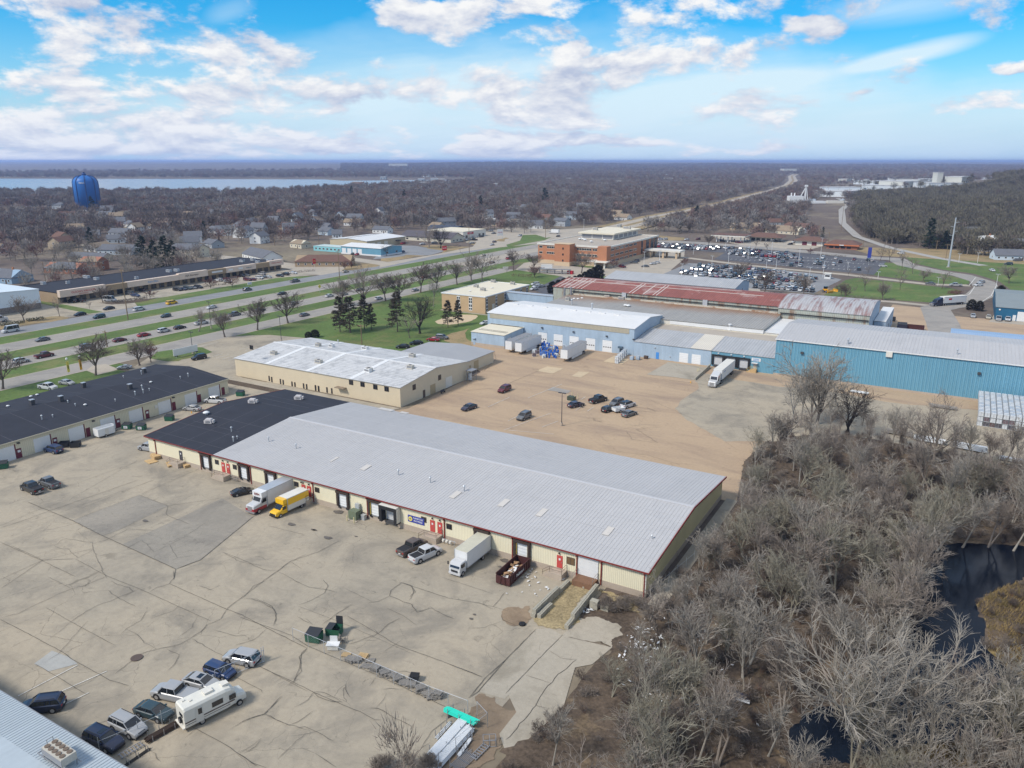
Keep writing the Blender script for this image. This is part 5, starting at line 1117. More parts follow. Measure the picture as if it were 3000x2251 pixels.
WINM=MB().box(-.65,-.05,0,.65,.05,1.3).mesh('window',M['white']);PANEM=MB().box(-.5,-.07,.15,.5,.07,1.15).mesh('pane',M['glass'])
DOORM=MB().box(-.5,-.05,0,.5,.05,2.1).mesh('door',M['brown']);GARM=MB().box(-2.3,-.05,0,2.3,.05,2.3).mesh('garage_door',M['white'])
hw_={k: mat('house_wall_'+k,c,.7,.05,.4,4,.05) for k,c in dict(white=(.70,.70,.68),cream=(.58,.52,.40),grey=(.36,.38,.40),tan=(.42,.34,.24),blue=(.25,.35,.45),brick=(.33,.14,.085),pale=(.52,.60,.66)).items()}
# ------------------------------------------------------------------ named houses and shops around the junction
X,Y=at('b',1700,110);house(X-4,Y+2,.55,34,14,3.2,3.2,M['palebrick'],M['shing'],'low brown-roofed clinic behind the red banner sign',cat='clinic',hip=True)
for (k,x,y,rz,w,d,h,rh,wl,rf,lab,ch) in (
 ('A',615,755,.35,12,10,5.6,2.4,'brick','shing3','two storey red brick house with hipped tan roof behind the shopping strip',0),
 ('A',590,695,.3,26,9,3.0,2.2,'cream','shing2','long ranch house with dark roof behind the red brick house',0),
 ('A',60,830,.2,20,13,3.2,3.6,'blue','shing2','blue-grey hipped-roof house at the left edge behind the shopping strip',1),
 ('A',440,770,.3,22,11,3.0,2.8,'brick','shing2','low brick ranch with grey hipped roof left of the shopping strip trees',0),
 ('A',1230,665,.25,22,13,5.2,3.0,'cream','shing2','tan two storey house with grey roof behind the middle of the shopping strip',0),
 ('A',1700,690,-.35,34,13,3.4,3.6,'white','shing2','long white hall with grey roof behind the far end of the shopping strip',0),
 ('A',1950,610,-.2,15,9,3.4,2.4,'cream','shing3','small cream shop with tan roof at the side street',0),
 ('A',1255,575,.9,13,14,5,3.6,'white','shing2','white gabled house beyond the evergreen clump',0),
 ('A',780,650,.4,24,14,3.4,3.0,'pale','shing2','pale long house left of the dark evergreens',0),
 ('P',1060,90,.25,30,13,3.2,3.6,'tan','shing3','tan-roofed hipped house behind the filling station',0),
 ('P',1470,130,-.2,30,14,3.2,4.0,'cream','shing3','cream house with tan hipped roof right of the dark spruce',0),
 ('P',1330,70,.8,18,11,6,3,'white','shing','white two storey house with maroon roof beyond the spruce',0),
 ('P',1620,110,-.6,26,12,5,3,'white','shing','white house with long dark brown roof beyond the tan-roofed house',0),
 ('V',1890,700,.9,15,14,5.6,5.0,'white','shing3','tall white gabled house left of the dark shrubs at the right',1),
 ('V',2090,775,.3,20,11,3.2,3.4,'pale','shing2','pale one storey house with porch at the right edge',0),
 ('V',2190,720,-.3,14,11,5.6,4.0,'pale','shing2','grey-blue house cut by the right edge behind the pale one storey house',1),
 ('V',1660,605,.4,12,9,3.4,3.0,'pale','shing2','small pale roofed house half hidden by the wooded hill',0),
 ('V',1790,610,.5,14,11,5.4,4.4,'white','shing2','white house half hidden by trees above the tall gabled house',0),
 ('B',1185,465,.5,11,9,3.6,3.4,'white','shing3','white house with wide gable left of the carport house',0),
 ('B',1250,470,-.1,13,9,2.8,2.2,'tan','shing2','low brown house with open carport',0),
 ('B',1180,415,.9,8,8,5.6,3.4,'white','shing2','narrow white two storey house with steep gable',0),
 ('B',1345,465,.6,10,8,3.2,3.0,'cream','shing3','small cream bungalow beside the side street',0),
 ('B',1480,485,.5,14,10,3.6,4.0,'white','shing2','white house with dark grey roof nearest the junction',0),
 ('B',1650,470,-.2,15,9,5.4,2.4,'grey','shing2','grey two storey house behind the traffic signals',0),
 ('B',1340,425,.2,16,9,5,2.4,'blue','shing2','blue-grey house up the side street',0),
 ('B',75,355,.9,7,8,5.6,3.6,'white','shing2','white gabled house showing alone among the bare trees on the left',0),
 ('B',1050,440,.1,16,8,3,2.4,'cream','shing3','cream ranch house left of the bare street tree',0),
 ('B',195,545,.7,8,8,3.4,3.2,'white','shing2','white cottage behind the tan auto shop',0),
 ('B',490,515,.1,16,9,3.4,2.6,'white','shing2','white ranch house behind the roof of the tan auto shop',0),
):
 X,Y=at(k,x,y);house(X,Y,rz,w,d,h,rh,hw_[wl],M[rf],lab,chim=ch,hip=(rf == 'shing3' or 'hipped' in lab),garage='bungalow' in lab)
# filling station
o=empty('filling_station',(-124,516,0),0,'filling station with flat canopy on white columns and long brown-roofed shop','filling station')
MB().box(-143,522,4.6,-116,540,5.6).build('canopy',M['offwhite'],o);MB().box(-143.2,521.8,5.6,-115.8,540.2,5.75).build('canopy_top',M['shing'],o)
pm_=MB().box(-.35,-.35,0,.35,.35,4.6).mesh('column',M['white']);pu=MB().box(-.5,-.3,0,.5,.3,1.8).mesh('fuel_pump',M['steel'])
for x in (-139,-130,-120):
 for y in (525,537): child('column',pm_,o,(x+124,y-516,0));child('fuel_pump',pu,o,(x+126,y-516,0))
MB().box(-118,545,0,-96,560,3.6).build('shop_wall',M['offwhite'],o);MB().frus((-121,541,-92,563),(-114,550,-100,554),3.6,6.4).build('shop_roof',M['shing'],o)
b=MB();[b.box(-116.5+i*4,544.85,.4,-113.5+i*4,544.95,2.6) for i in range(5)];b.build('shop_window',M['glass'],o)
o=empty('bank_building',(-78,532,0),0,'small cream building with brown hipped roof and two maroon doors','shop')
MB().box(-80,532,0,-60,545,3.4).build('wall',M['offwhite'],o);MB().frus((-82,530,-58,547),(-75,536.5,-65,540.5),3.4,6.2).build('roof',M['shing'],o);MB().box(-75,531.9,0,-71.5,531.98,2.7).box(-68,531.9,0,-64.5,531.98,2.7).build('door',M['maroon'],o)
o=empty('orange_diner',(-56,515,0),0,'low brown-roofed restaurant with an orange fascia band','restaurant')
MB().box(-55,516,0,-34,530,2.6).build('wall',hw_['brick'],o);MB().box(-56.5,514.5,2.6,-32.5,531.5,3.5).build('fascia',mat('orange_band',(.52,.17,.07),.6,.05,1,4,.05),o);MB().frus((-56.5,514.5,-32.5,531.5),(-51,519.5,-38,526.5),3.51,6.0).build('roof',M['shing'],o)
MB().box(-46,514.3,2.75,-43,514.45,3.35).build('sign_board',M['white'],o)
b=MB();[b.box(-53+i*4,515.85,.6,-50.2+i*4,515.98,2.2) for i in range(4)];b.build('window',M['glass'],o)
# foreground roof, bottom left, with its condenser rack
XA,YA=-30.6,-62.2
o=empty('metal_building',(-90,-75,0),0,'corner of a grey metal-roofed building at the bottom left','building')
p0=at('I',0,1030,5.0);p1=at('I',890,1595,5.0);yr=(p0[1]+p1[1])/2
MB().box(-120,-110,0,-26,yr-.4,4.8).build('wall',M['siding_cx'],o)
b=MB();b.prof([(yr,4.85),(-110,6.9),(-110,7.05),(yr,5.0)],-120.3,-25.7,'x');b.build('roof',mat('blue_grey_ribbed_roof',(.41,.46,.49),.55,.05,.15,2,.04,streak=((1.6,.1,.1),.25)),o)
b=MB();x=-120
while x < -26: b.box(x-.025,-66,5.0,x+.025,yr,5.06);x += .42
b.v=[(x,y,5.0+(yr-y)*2.05/(yr+110)+(0 if z < 5.03 else .05)) for x,y,z in b.v];tag(b.build('standing_seams',bpy.data.materials['blue_grey_ribbed_roof'],o),kind='stuff')
b=MB();b.box(-120.2,yr-.003,4.72,-25.8,yr+.12,4.96);b.build('gutter',M['steel'],o)
X,Y=at('I',430,1500,6.0)
c=empty('condenser_rack',(X,Y,5.25),-.02,'rooftop condenser rack with six fan openings on the near grey roof','condenser unit');c['local']=1
MB().box(-1.7,-.75,.5,1.7,.75,1.35).build('casing',M['rtu'],c)
b=MB()
for i in range(5):
 for j in (-1,1): b.tube((-1.35+i*.65,j*.36,1.35),(-1.35+i*.65,j*.36,1.43),.27,n=14)
b.build('fan_ring',mat('rusty_fan',(.16,.12,.09),.7,.1,2,6,.2),c)
b=MB()
for x in (-1.6,1.6):
 for y in (-.7,.7): b.bar((x,y,-.2),(x,y,.5),.08)
for y in (-.8,.8): b.bar((-2.6,y,.3),(2.2,y,.3),.09)
b.bar((-2.6,-.8,.3),(-2.6,.8,.3),.08);b.bar((-2.6,.8,.3),(-2.6,.8,1.1),.05);b.bar((-2.6,.2,.3),(-2.6,.2,1.1),.05);b.bar((-2.6,.2,1.1),(-2.6,.8,1.1),.05)
b.build('support_frame',M['steel'],c)
MB().box(-1.72,-.78,.6,1.72,-.751,1.2).build('coil_louvre',M['steel'],c)
# water tower
X,Y=-955,512;o=empty('water_tower',(X,Y,0),0,'big blue water tower with vertical ribs rising above the bare trees on the left','water tower');o['local']=1
wt=flat('tower_blue',(.012,.13,.42),.5);wtd=flat('tower_rib_blue',(.008,.045,.16),.5)
sc=2260./vcam(X,Y)[1];R_=32/sc
MB().lathe([(R_*.99,2),(R_,33),(R_*.985,36),(R_*.93,38.6),(R_*.8,41.0),(R_*.6,42.8),(R_*.35,44),(.1,44.6)],40).build('tank',wt,o,smooth=True)
b=MB()
for i in range(8):
 t=PI*2*i/8+.2;pr_=[(R_*1.005,2),(R_*1.01,33),(R_*.995,36),(R_*.94,38.8),(R_*.81,41.2),(R_*.61,43.0),(R_*.36,44.2)]
 for (r0,z0_),(r1,z1_) in zip(pr_,pr_[1:]): b.bar((r0*math.cos(t),r0*math.sin(t),z0_),(r1*math.cos(t),r1*math.sin(t),z1_),.9)
b.build('rib',wtd,o);MB().lathe([(R_*.99,0),(R_*.99,2.0)],40).build('base_ring',M['white'],o)
MB().lathe([(2.5,44),(2.8,46.0),(1.2,47.2),(1.2,48.4)],12).build('roof_vent',wtd,o)
th=math.atan2(CAMY-Y,CAMX-X)
for i,ch_ in enumerate('W A H'):
 if ch_ == ' ': continue
 a_=th-.42+i*.07;q=text(ch_,3.0,M['txtwhite'],(R_*1.012*math.cos(a_),R_*1.012*math.sin(a_),35.0),(PI/2,0,a_+PI/2),None,'lettering',.1);q.parent=o
# grain elevator, white plants and far industry
X,Y=at('C',1000,272);
o=empty('grain_elevator',(X,Y,0),.5,'white grain elevator with tall conveyor head beside the field','grain elevator');o['local']=1
MB().box(-22,-8,0,4,8,25).build('silo_block',M['white'],o);MB().box(4,-6,0,14,6,13).build('lower_block',M['white'],o);MB().box(14,-8,0,46,8,9).build('shed',M['white'],o);MB().box(50,-6,0,80,6,10).build('tan_shed',M['offwhite'],o)
b=MB();b.bar((9,0,13),(9,0,58),2.4);b.bar((1,0,25),(8,0,50),1.4);b.bar((14,0,12),(10.5,0,50),1.2);b.box(7,-2,54,12,2,60);b.build('conveyor_head',M['white'],o);o.scale=(.8,.8,.46)
for x in (-14,-8): MB().tube((x,9,0),(x,9,34),1.2,n=8).build('leg_pipe',M['white'],o)
cyl=MB().lathe([(4,0),(4,13),(0.3,16)],14).mesh('tank',M['galv'])
for x in (22,30,84): child('tank',cyl,o,(x,12,0))
FARB=[('V',600,265,880,265,14,30,'long white warehouse beyond the wooded hill, nearest the track','white'),('V',770,280,1000,262,9,60,'white low shed in front of the long white warehouse','white'),('V',890,235,1230,240,9,60,'very long white factory behind the wooded hill','white'),('V',1230,240,1440,235,12,60,'white factory wing with ridged roof','offwhite'),('V',1430,250,1720,250,8,60,'white low building under the pale concrete tower','white'),('V',1490,248,1535,248,25,18,'tall pale slab tower in the industrial park','offwhite'),('V',1690,248,1755,240,12,30,'tan block right of the pale slab tower','offwhite')]
fbm_={k: flat('far_wall_'+k,c,.7) for k,c in dict(white=(.62,.66,.68),offwhite=(.52,.52,.47),grey=(.33,.36,.38),brick=(.30,.19,.15)).items()}
def farbox(k,x0,y0,x1,y1,h,dep,lab,col,grp=None):
 A_=Vector(at(k,x0,y0));B_=Vector(at(k,x1,y1));L_=max(6,(B_-A_).length);an=math.atan2(B_.y-A_.y,B_.x-A_.x)
 o=empty('industrial_building',(A_.x,A_.y,0),an,lab,'building',grp);o['local']=1
 hb=hgt(*vcam(A_.x,A_.y));MB().box(0,0,hb*.0-1,L_,dep,h+hb).build('wall',fbm_[col],o);MB().box(-.5,-.5,h+hb,L_+.5,dep+.5,h+hb+.8).build('roof',M['roof_ww'] if col != 'brick' else M['roof_grv'],o)
 if h > 6:
  b=MB();n=max(2,int(L_/14))
  for i in range(n): b.box(L_/n*(i+.3),-.3,hb+1,L_/n*(i+.6),-.05,hb+4)
  b.build('window',M['bglass'],o)
for q in FARB: farbox(*q)
rg=random.Random(11)
for i in range(46):
 x=rg.uniform(690,2110);y=rg.uniform(112,225) if x > 1250 else rg.uniform(112,185)
 w=rg.uniform(30,150)*(1 if x > 1500 else .8)
 farbox('V',x,y,x+w,y+rg.uniform(-3,3),rg.uniform(7,11),rg.uniform(25,60),'pale low industrial building in the far estate beyond the wooded hill',rg.choice(['white','offwhite','offwhite','grey']),'far industrial estate')
for i in range(60):
 x=rg.uniform(-40,1750);y=rg.uniform(364,412) if x > 760 else rg.choice([rg.uniform(373,383)])
 w=rg.uniform(6,26);p0,p1=('L',x,y),('L',x+w,y)
 A_,B_=Vector(at(*p0)),Vector(at(*p1))
 if (A_-B_).length > 320: continue
 farbox('L',x,y,x+w,y,rg.uniform(7,12),25,'pale far building showing above the distant woods',rg.choice(['white','offwhite','grey','brick']),'far buildings in the distant woods')
farbox('L',840,366,880,366,34,40,'pale hospital-like block on the far horizon left of centre','offwhite');farbox('L',1693,375,1720,375,22,60,'building over the highway near the horizon','offwhite')
o=empty('water_tower',(*at('L',1045,353.2),0),0,'tiny white water tower on the horizon ridge at the centre','water tower');o['local']=1;MB().lathe([(8,0),(8,40),(22,52),(22,66),(2,74)],16).build('tank',M['white'],o);
# ------------------------------------------------------------------ vehicles
def paint(name,c,r=.28): return mat(name,c,r,0,spec=.5,coat=.4)
PC={k: paint('paint_'+k,c) for k,c in dict(white=(.53,.53,.53),silver=(.34,.345,.35),grey=(.13,.135,.14),black=(.014,.015,.017),blue=(.022,.045,.12),dblue=(.012,.02,.05),red=(.30,.012,.02),maroon=(.11,.012,.022),yellow=(.80,.46,.01),teal=(.03,.055,.065),brown=(.085,.062,.052),plum=(.045,.038,.055),orange=(.75,.36,.02),beige=(.42,.38,.30)).items()}
TYRE=flat('tyre_rubber',(.016,.016,.017),.85);RIM=flat('alloy_rim',(.42,.42,.43),.35,metal=.6);CG=flat('car_glass',(.015,.018,.022),.06,spec=.8)
LAMP=flat('headlamp',(.62,.63,.62),.2);TAIL=flat('tail_lamp',(.36,.012,.012),.3);BLKP=flat('black_plastic',(.022,.022,.024),.7);PLATE=flat('number_plate',(.66,.66,.62),.5)
KND=dict( # L, W, H, belt, hood, [greenhouse: base rear, roof rear, roof front, base front], wheel r, wheelbase half, inset
 sedan=(4.8,1.83,1.45,.98,.90,(-2.0,-1.15,.35,1.25),.33,1.38,.22),suv=(4.75,1.92,1.75,1.12,1.06,(-2.28,-1.95,.45,1.25),.37,1.38,.20),
 coupe=(4.4,1.80,1.28,.88,.80,(-1.75,-.75,.15,.9),.33,1.28,.24),hatch=(4.2,1.78,1.50,.98,.93,(-2.0,-1.7,.35,1.2),.32,1.28,.22),
 van=(5.1,1.98,1.78,1.10,1.02,(-2.45,-2.25,1.0,1.85),.35,1.52,.22),pickup=(5.85,2.0,1.92,1.18,1.14,(-.85,-.62,1.0,1.65),.40,1.85,.20),xpickup=(5.6,1.92,1.85,1.18,1.10,(-.55,-.35,.95,1.55),.38,1.7,.2),
 cargo=(5.9,2.05,2.6,1.2,1.25,(-2.85,-2.8,1.3,2.1),.36,1.8,.16))
TYR={}
def wheel_me(r,w=.24):
 if (r,w) not in TYR:
  b=MB();b.tube((0,-w/2,0),(0,w/2,0),r,n=14);g=MB();g.tube((0,-w/2-.012,0),(0,w/2+.012,0),r*.62,n=12)
  TYR[(r,w)]=(b.mesh('tyre',TYRE),g.mesh('rim',RIM))
 return TYR[(r,w)]
def add_wheel(o,x,y,r,w=.24):
 t,g=wheel_me(r,w);q=child('wheel',t,o,(x,y,r));child('rim',g,q);return q
def body_mb(K,m=0):
 L,Wd,H,belt,hood,(g0,g1,g2,g3),wr,wb,ins=K;h=L/2;w=Wd/2
 def sec(x,ww,zl,zt,sh=.09): return [(x,-ww*.93,zl),(x,ww*.93,zl),(x,ww,zl+.22),(x,ww,zt-sh),(x,ww*.90,zt),(x,-ww*.90,zt),(x,-ww,zt-sh),(x,-ww,zl+.22)]
 rear=belt if g0 > -h+.5 else belt
 secs=[sec(-h,w*.86,.34,rear-.16),sec(-h+.12,w*.95,.26,rear-.03),sec(-h+.7,w,.22,rear),sec(g3-.1,w,.22,belt),sec(g3+.35,w,.22,hood+.0),sec(h-.55,w*.96,.22,hood-.07),sec(h-.12,w*.88,.26,hood-.22),sec(h,w*.76,.34,hood-.36)]
 b=MB();b.loft(secs,m);return b
def glasshouse(b,K,mg=0,mb=None,pm=None):
 L,Wd,H,belt,hood,(g0,g1,g2,g3),wr,wb,ins=K;w=Wd/2
 b.add([(g0,-w*.91,belt-.02),(g3,-w*.88,belt-.04),(g3,w*.88,belt-.04),(g0,w*.91,belt-.02),(g1,-w+ins,H-.05),(g2,-w+ins,H-.05),(g2,w-ins,H-.05),(g1,w-ins,H-.05)],[(3,2,1,0),(4,5,6,7),(0,1,5,4),(1,2,6,5),(2,3,7,6),(3,0,4,7)],mg)
def roof_mb(b,K,m=0):
 L,Wd,H,belt,hood,(g0,g1,g2,g3),wr,wb,ins=K;w=Wd/2
 b.loft([[(x,-w+ins-.03,H-.09),(x,w-ins+.03,H-.09),(x,w-ins-.03,z),(x,0,z+.025),(x,-w+ins+.03,z)] for x,z in ((g1-.10,H-.07),(g1+.12,H-.01),(g2-.2,H-.01),(g2+.08,H-.07))],m)
 for s in (-1,1):
  for (xa,xb) in ((g0,g1),(g3,g2)): b.bar((xa,s*(w*.90),belt),(xb,s*(w-ins),H-.05),.07,.09,m)
  xm=(g1+g2)/2+.1;b.bar((xm,s*(w*.905+.005),belt),(xm,s*(w-ins+.005),H-.06),.09,.05,m)
  if g2-g1 > 2: b.bar((g1+.75,s*(w*.905+.005),belt),(g1+.75,s*(w-ins+.005),H-.06),.10,.05,m)
CARN=[0]
def car(kind,col,k,front,rear,label,group=None,cat=None,bed=None,cap=False,sunroof=False,rack=False,roofc=None,length=None,name=None):
 K=KND[kind];F_,R_=Vector(at(k,*front)),Vector(at(k,*rear));d=(F_-R_).normalized();c=(F_+R_)/2
 return car_at(kind,col,c.x,c.y,math.atan2(d.y,d.x),label,group,cat,bed,cap,sunroof,rack,roofc,name)
CPROTO={}
def car_parts(kind,col,roofc):
 key=(kind,col,roofc)
 if key in CPROTO: return CPROTO[key]
 K=KND[kind];L,Wd,H,belt,hood,(g0,g1,g2,g3),wr,wb,ins=K;h=L/2;w=Wd/2;P_=PC[col];res={}
 b=body_mb(K)
 for s in (-1,1):
  for x in (-wb,wb): b.tube((x,s*(w-.10),wr+.02),(x,s*(w+.012),wr+.02),wr+.09,n=14,m=1)
 b.box(-h+.2,-w*.9,.14,h-.25,w*.9,.3,1)
 res['body']=b.mesh('body',[P_,BLKP])
 b=MB();glasshouse(b,K);res['windows']=b.mesh('windows',CG)
 b=MB();roof_mb(b,K);res['roof']=b.mesh('roof',PC[roofc] if roofc else P_)
 b=MB();b.frus((0,-.17,.12,.17),(-.02,-.17,.05,.17),0,.17);res['headlight']=b.mesh('headlight',LAMP)
 res['taillight']=MB().box(-.06,-.14,0,.02,.14,.20).mesh('taillight',TAIL)
 res['mirror']=MB().box(-.08,-.10,0,.10,.10,.15).mesh('mirror',P_ if kind != 'pickup' else BLKP)
 res['bumper']=MB().box(-.09,-w*.80,.30,.05,w*.80,.50).mesh('bumper',BLKP if kind in ('suv','hatch') else (P_ if kind != 'pickup' else RIM))
 res['grille']=MB().box(0,-w*.45,.52,.05,w*.45,.70).mesh('grille',BLKP)
 res['licence_plate']=MB().box(-.02,-.2,0,.02,.2,.15).mesh('licence_plate',PLATE)
 if 'pickup' in kind:
  b=MB();b.box(-h+.14,-w*.80,belt+.003,g0-.10,w*.80,belt+.03);res['bed_floor']=b.mesh('bed_cover',BLKP)
  b=MB();b.box(-h+.10,-w*.92,belt-.02,g0-.08,-w*.82,belt+.07).box(-h+.10,w*.82,belt-.02,g0-.08,w*.92,belt+.07).box(-h+.02,-w*.82,belt-.04,-h+.13,w*.82,belt+.06);res['bed_rails']=b.mesh('bed_rails',P_)
 CPROTO[key]=res;return res
def car_at(kind,col,x,y,rz,label,group=None,cat=None,bed=None,cap=False,sunroof=False,rack=False,roofc=None,name=None):
 K=KND[kind];L,Wd,H,belt,hood,g,wr,wb,ins=K;h=L/2;w=Wd/2
 nm=name or {'sedan': 'sedan','suv': 'suv','coupe': 'coupe','hatch': 'hatchback','van': 'minivan','pickup': 'pickup_truck','xpickup': 'pickup_truck','cargo': 'cargo_van'}[kind]
 o=empty(nm,(x,y,.03),rz,label,cat or {'pickup': 'pickup truck','xpickup': 'pickup truck','cargo': 'van','van': 'van'}.get(kind,'car'),group)
 p=car_parts(kind,col,roofc)
 for n in ('body','windows','roof'): child(n,p[n],o)
 for s in (-1,1):
  child('headlight',p['headlight'],o,(h-.20,s*w*.66,hood-.38));child('taillight',p['taillight'],o,(-h+.03,s*w*.72,belt-.36));child('mirror',p['mirror'],o,(g[3]-.35,s*(w+.08),belt-.02))
  for xx in (-wb,wb): add_wheel(o,xx,s*(w-.10),wr)
 child('grille',p['grille'],o,(h-.08,0,hood-.98+.02));child('bumper',p['bumper'],o,(h-.02,0,0));child('bumper',p['bumper'],o,(-h+.04,0,.02));child('licence_plate',p['licence_plate'],o,(-h-.03,0,.62))
 if 'bed_rails' in p and not cap:
  child('bed_rails',p['bed_rails'],o)
  q=child('bed_cover',p['bed_floor'],o)
  if bed: q.data=q.data.copy();q.data.materials[0]=bed;
 if cap: MB().frus((-h+.1,-w*.9,g[0]-.05,w*.9),(-h+.25,-w*.72,g[0]-.1,w*.72),belt,H-.08).build('bed_cap',PC['silver'],o,absolute=False)
 if sunroof: MB().box(-.35,-.42,H-.01,.25,.42,H+.03).build('sunroof',CG,o,absolute=False)
 if rack:
  b=MB()
  for s in (-1,1): b.bar((g[1]+.2,s*(w-ins-.08),H+.06),(g[2]-.1,s*(w-ins-.08),H+.06),.05,.04)
  b.build('roof_rails',BLKP,o,absolute=False)
 return o
# --- front yard
car('pickup','black','D',(160,1062),(258,1104),'black pickup left of the grey short-bed one in the open yard')
car('xpickup','grey','D',(268,1028),(375,1070),'grey short-bed pickup beside the black one in the open yard')
car('xpickup','silver','D',(930,812),(1012,826),'silver pickup with bed cap at the dark-roofed corner of the warehouse',cap=True)
car('coupe','black','T',(425,925),(278,958),'black sports coupe beside the white and red moving truck')
car('pickup','white','U',(258,690),(35,790),'white pickup with black bed cover beside the brown pickup',bed=BLKP)
car('pickup','brown','E',(570,1020),(478,1070),'brown pickup half hidden behind the white pickup')
car('suv','silver','I',(1640,815),(1845,855),'white two-door off-road wagon with black rear window behind the rolling gate',rack=False,cat='car')
car('hatch','blue','I',(1665,955),(1510,900),'dark blue hatchback next to the rolling gate')
car('sedan','silver','I',(1545,1035),(1365,985),'silver-white sedan with dark sunroof behind the motorhome',sunroof=True)
car('pickup','silver','I',(1130,1065),(1400,1125),'long silver pickup with crew cab beside the motorhome',bed=PC['silver'])
car('sedan','teal','I',(1215,1255),(1010,1190),'dark green-grey sedan between the silver pickup and the silver SUV')
car('suv','silver','I',(1010,1370),(845,1290),'silver SUV facing the rusty beam pile',rack=True)
car('suv','dblue','I',(835,1465),(675,1395),'black boxy SUV parked nearest the near grey roof',rack=True,sunroof=True)
car('suv','dblue','I',(225,1190),(395,1170),'dark blue SUV half hidden by the near grey roof',rack=True)
# --- by the workshop row
car('suv','blue','D',(305,818),(392,840),'dark blue crossover parked by the open black dumpsters')
car('sedan','silver','D',(1205,556),(1285,563),'silver sedan in front of the workshop row')
car('pickup','white','D',(1350,508),(1440,514),'white pickup with dark bed at the far end of the workshop row')
car('pickup','white','a',(610,1082),(430,1060),'white pickup parked behind the workshop row')
car('sedan','silver','a',(800,1030),(650,1012),'silver sedan parked behind the workshop row')
car('coupe','silver','a',(1290,855),(1400,850),'silver car with dark hood beside the drive behind the workshops')
car('suv','black','b',(240,1130),(375,1105),'black SUV beside the long white sign')
# --- rear yard
sd=car('sedan','plum','f',(365,435),(185,475),'dark sedan with its door open beside the green transformer box')
MB().box(.3,-1.75,.35,.36,-.92,1.15).build('open_door',PC['plum'],sd,absolute=False)
car('pickup','black','f',(860,320),(640,385),'black pickup alone in the middle of the sandy yard')
car('suv','grey','f',(1070,455),(1230,390),'dark grey SUV facing the camera beside the white off-roader',rack=True)
car('hatch','black','f',(1040,530),(900,580),'small black hatchback left of the white box trailer')
jp=car('suv','white','f',(1480,435),(1310,490),'white off-road wagon with black roof in the sandy yard',roofc='black')
car('sedan','grey','f',(1510,620),(1340,680),'dark grey sedan right of the small white trailer')
car('suv','maroon','E',(958,262),(1008,240),'maroon SUV alone at the top of the sandy yard',rack=True)
car('sedan','plum','E',(778,350),(835,330),'dark purple sedan alone near the cream building',)
car('suv','grey','E',(1050,402),(1110,372),'dark SUV with grey bumper near the lamp post',rack=True)
o=empty('utility_trailer',(*at('f',1190,570),0),math.atan2(.75,.5),'small white box-sided trailer between the black hatchback and the grey sedan','trailer');o['local']=1
b=MB();b.box(-1.5,-.95,.5,1.5,.95,.6);[b.box(*q) for q in ((-1.5,-.95,.6,-1.43,.95,1.3),(1.43,-.95,.6,1.5,.95,1.3),(-1.43,-.95,.6,1.43,-.88,1.3),(-1.43,.88,.6,1.43,.95,1.3))];b.build('tub',M['white'],o)
for s in (-1,1): add_wheel(o,0,s*1.0,.38)
b=MB();b.bar((1.5,-.7,.55),(2.6,0,.55),.08);b.bar((1.5,.7,.55),(2.6,0,.55),.08);b.build('drawbar',BLKP,o)
car('sedan','black','B',(585,1262),(655,1262),'black car behind the low annex nearest the cream building');car('sedan','black','B',(680,1240),(735,1236),'black car behind the low annex, second from the red sedan')
car('sedan','red','B',(780,1212),(852,1218),'red sedan behind the low annex');car('suv','grey','B',(900,1205),(848,1200),'dark grey wagon next to the red sedan');car('sedan','white','B',(1130,1112),(1180,1104),'white car on the grass behind the small blue shed')
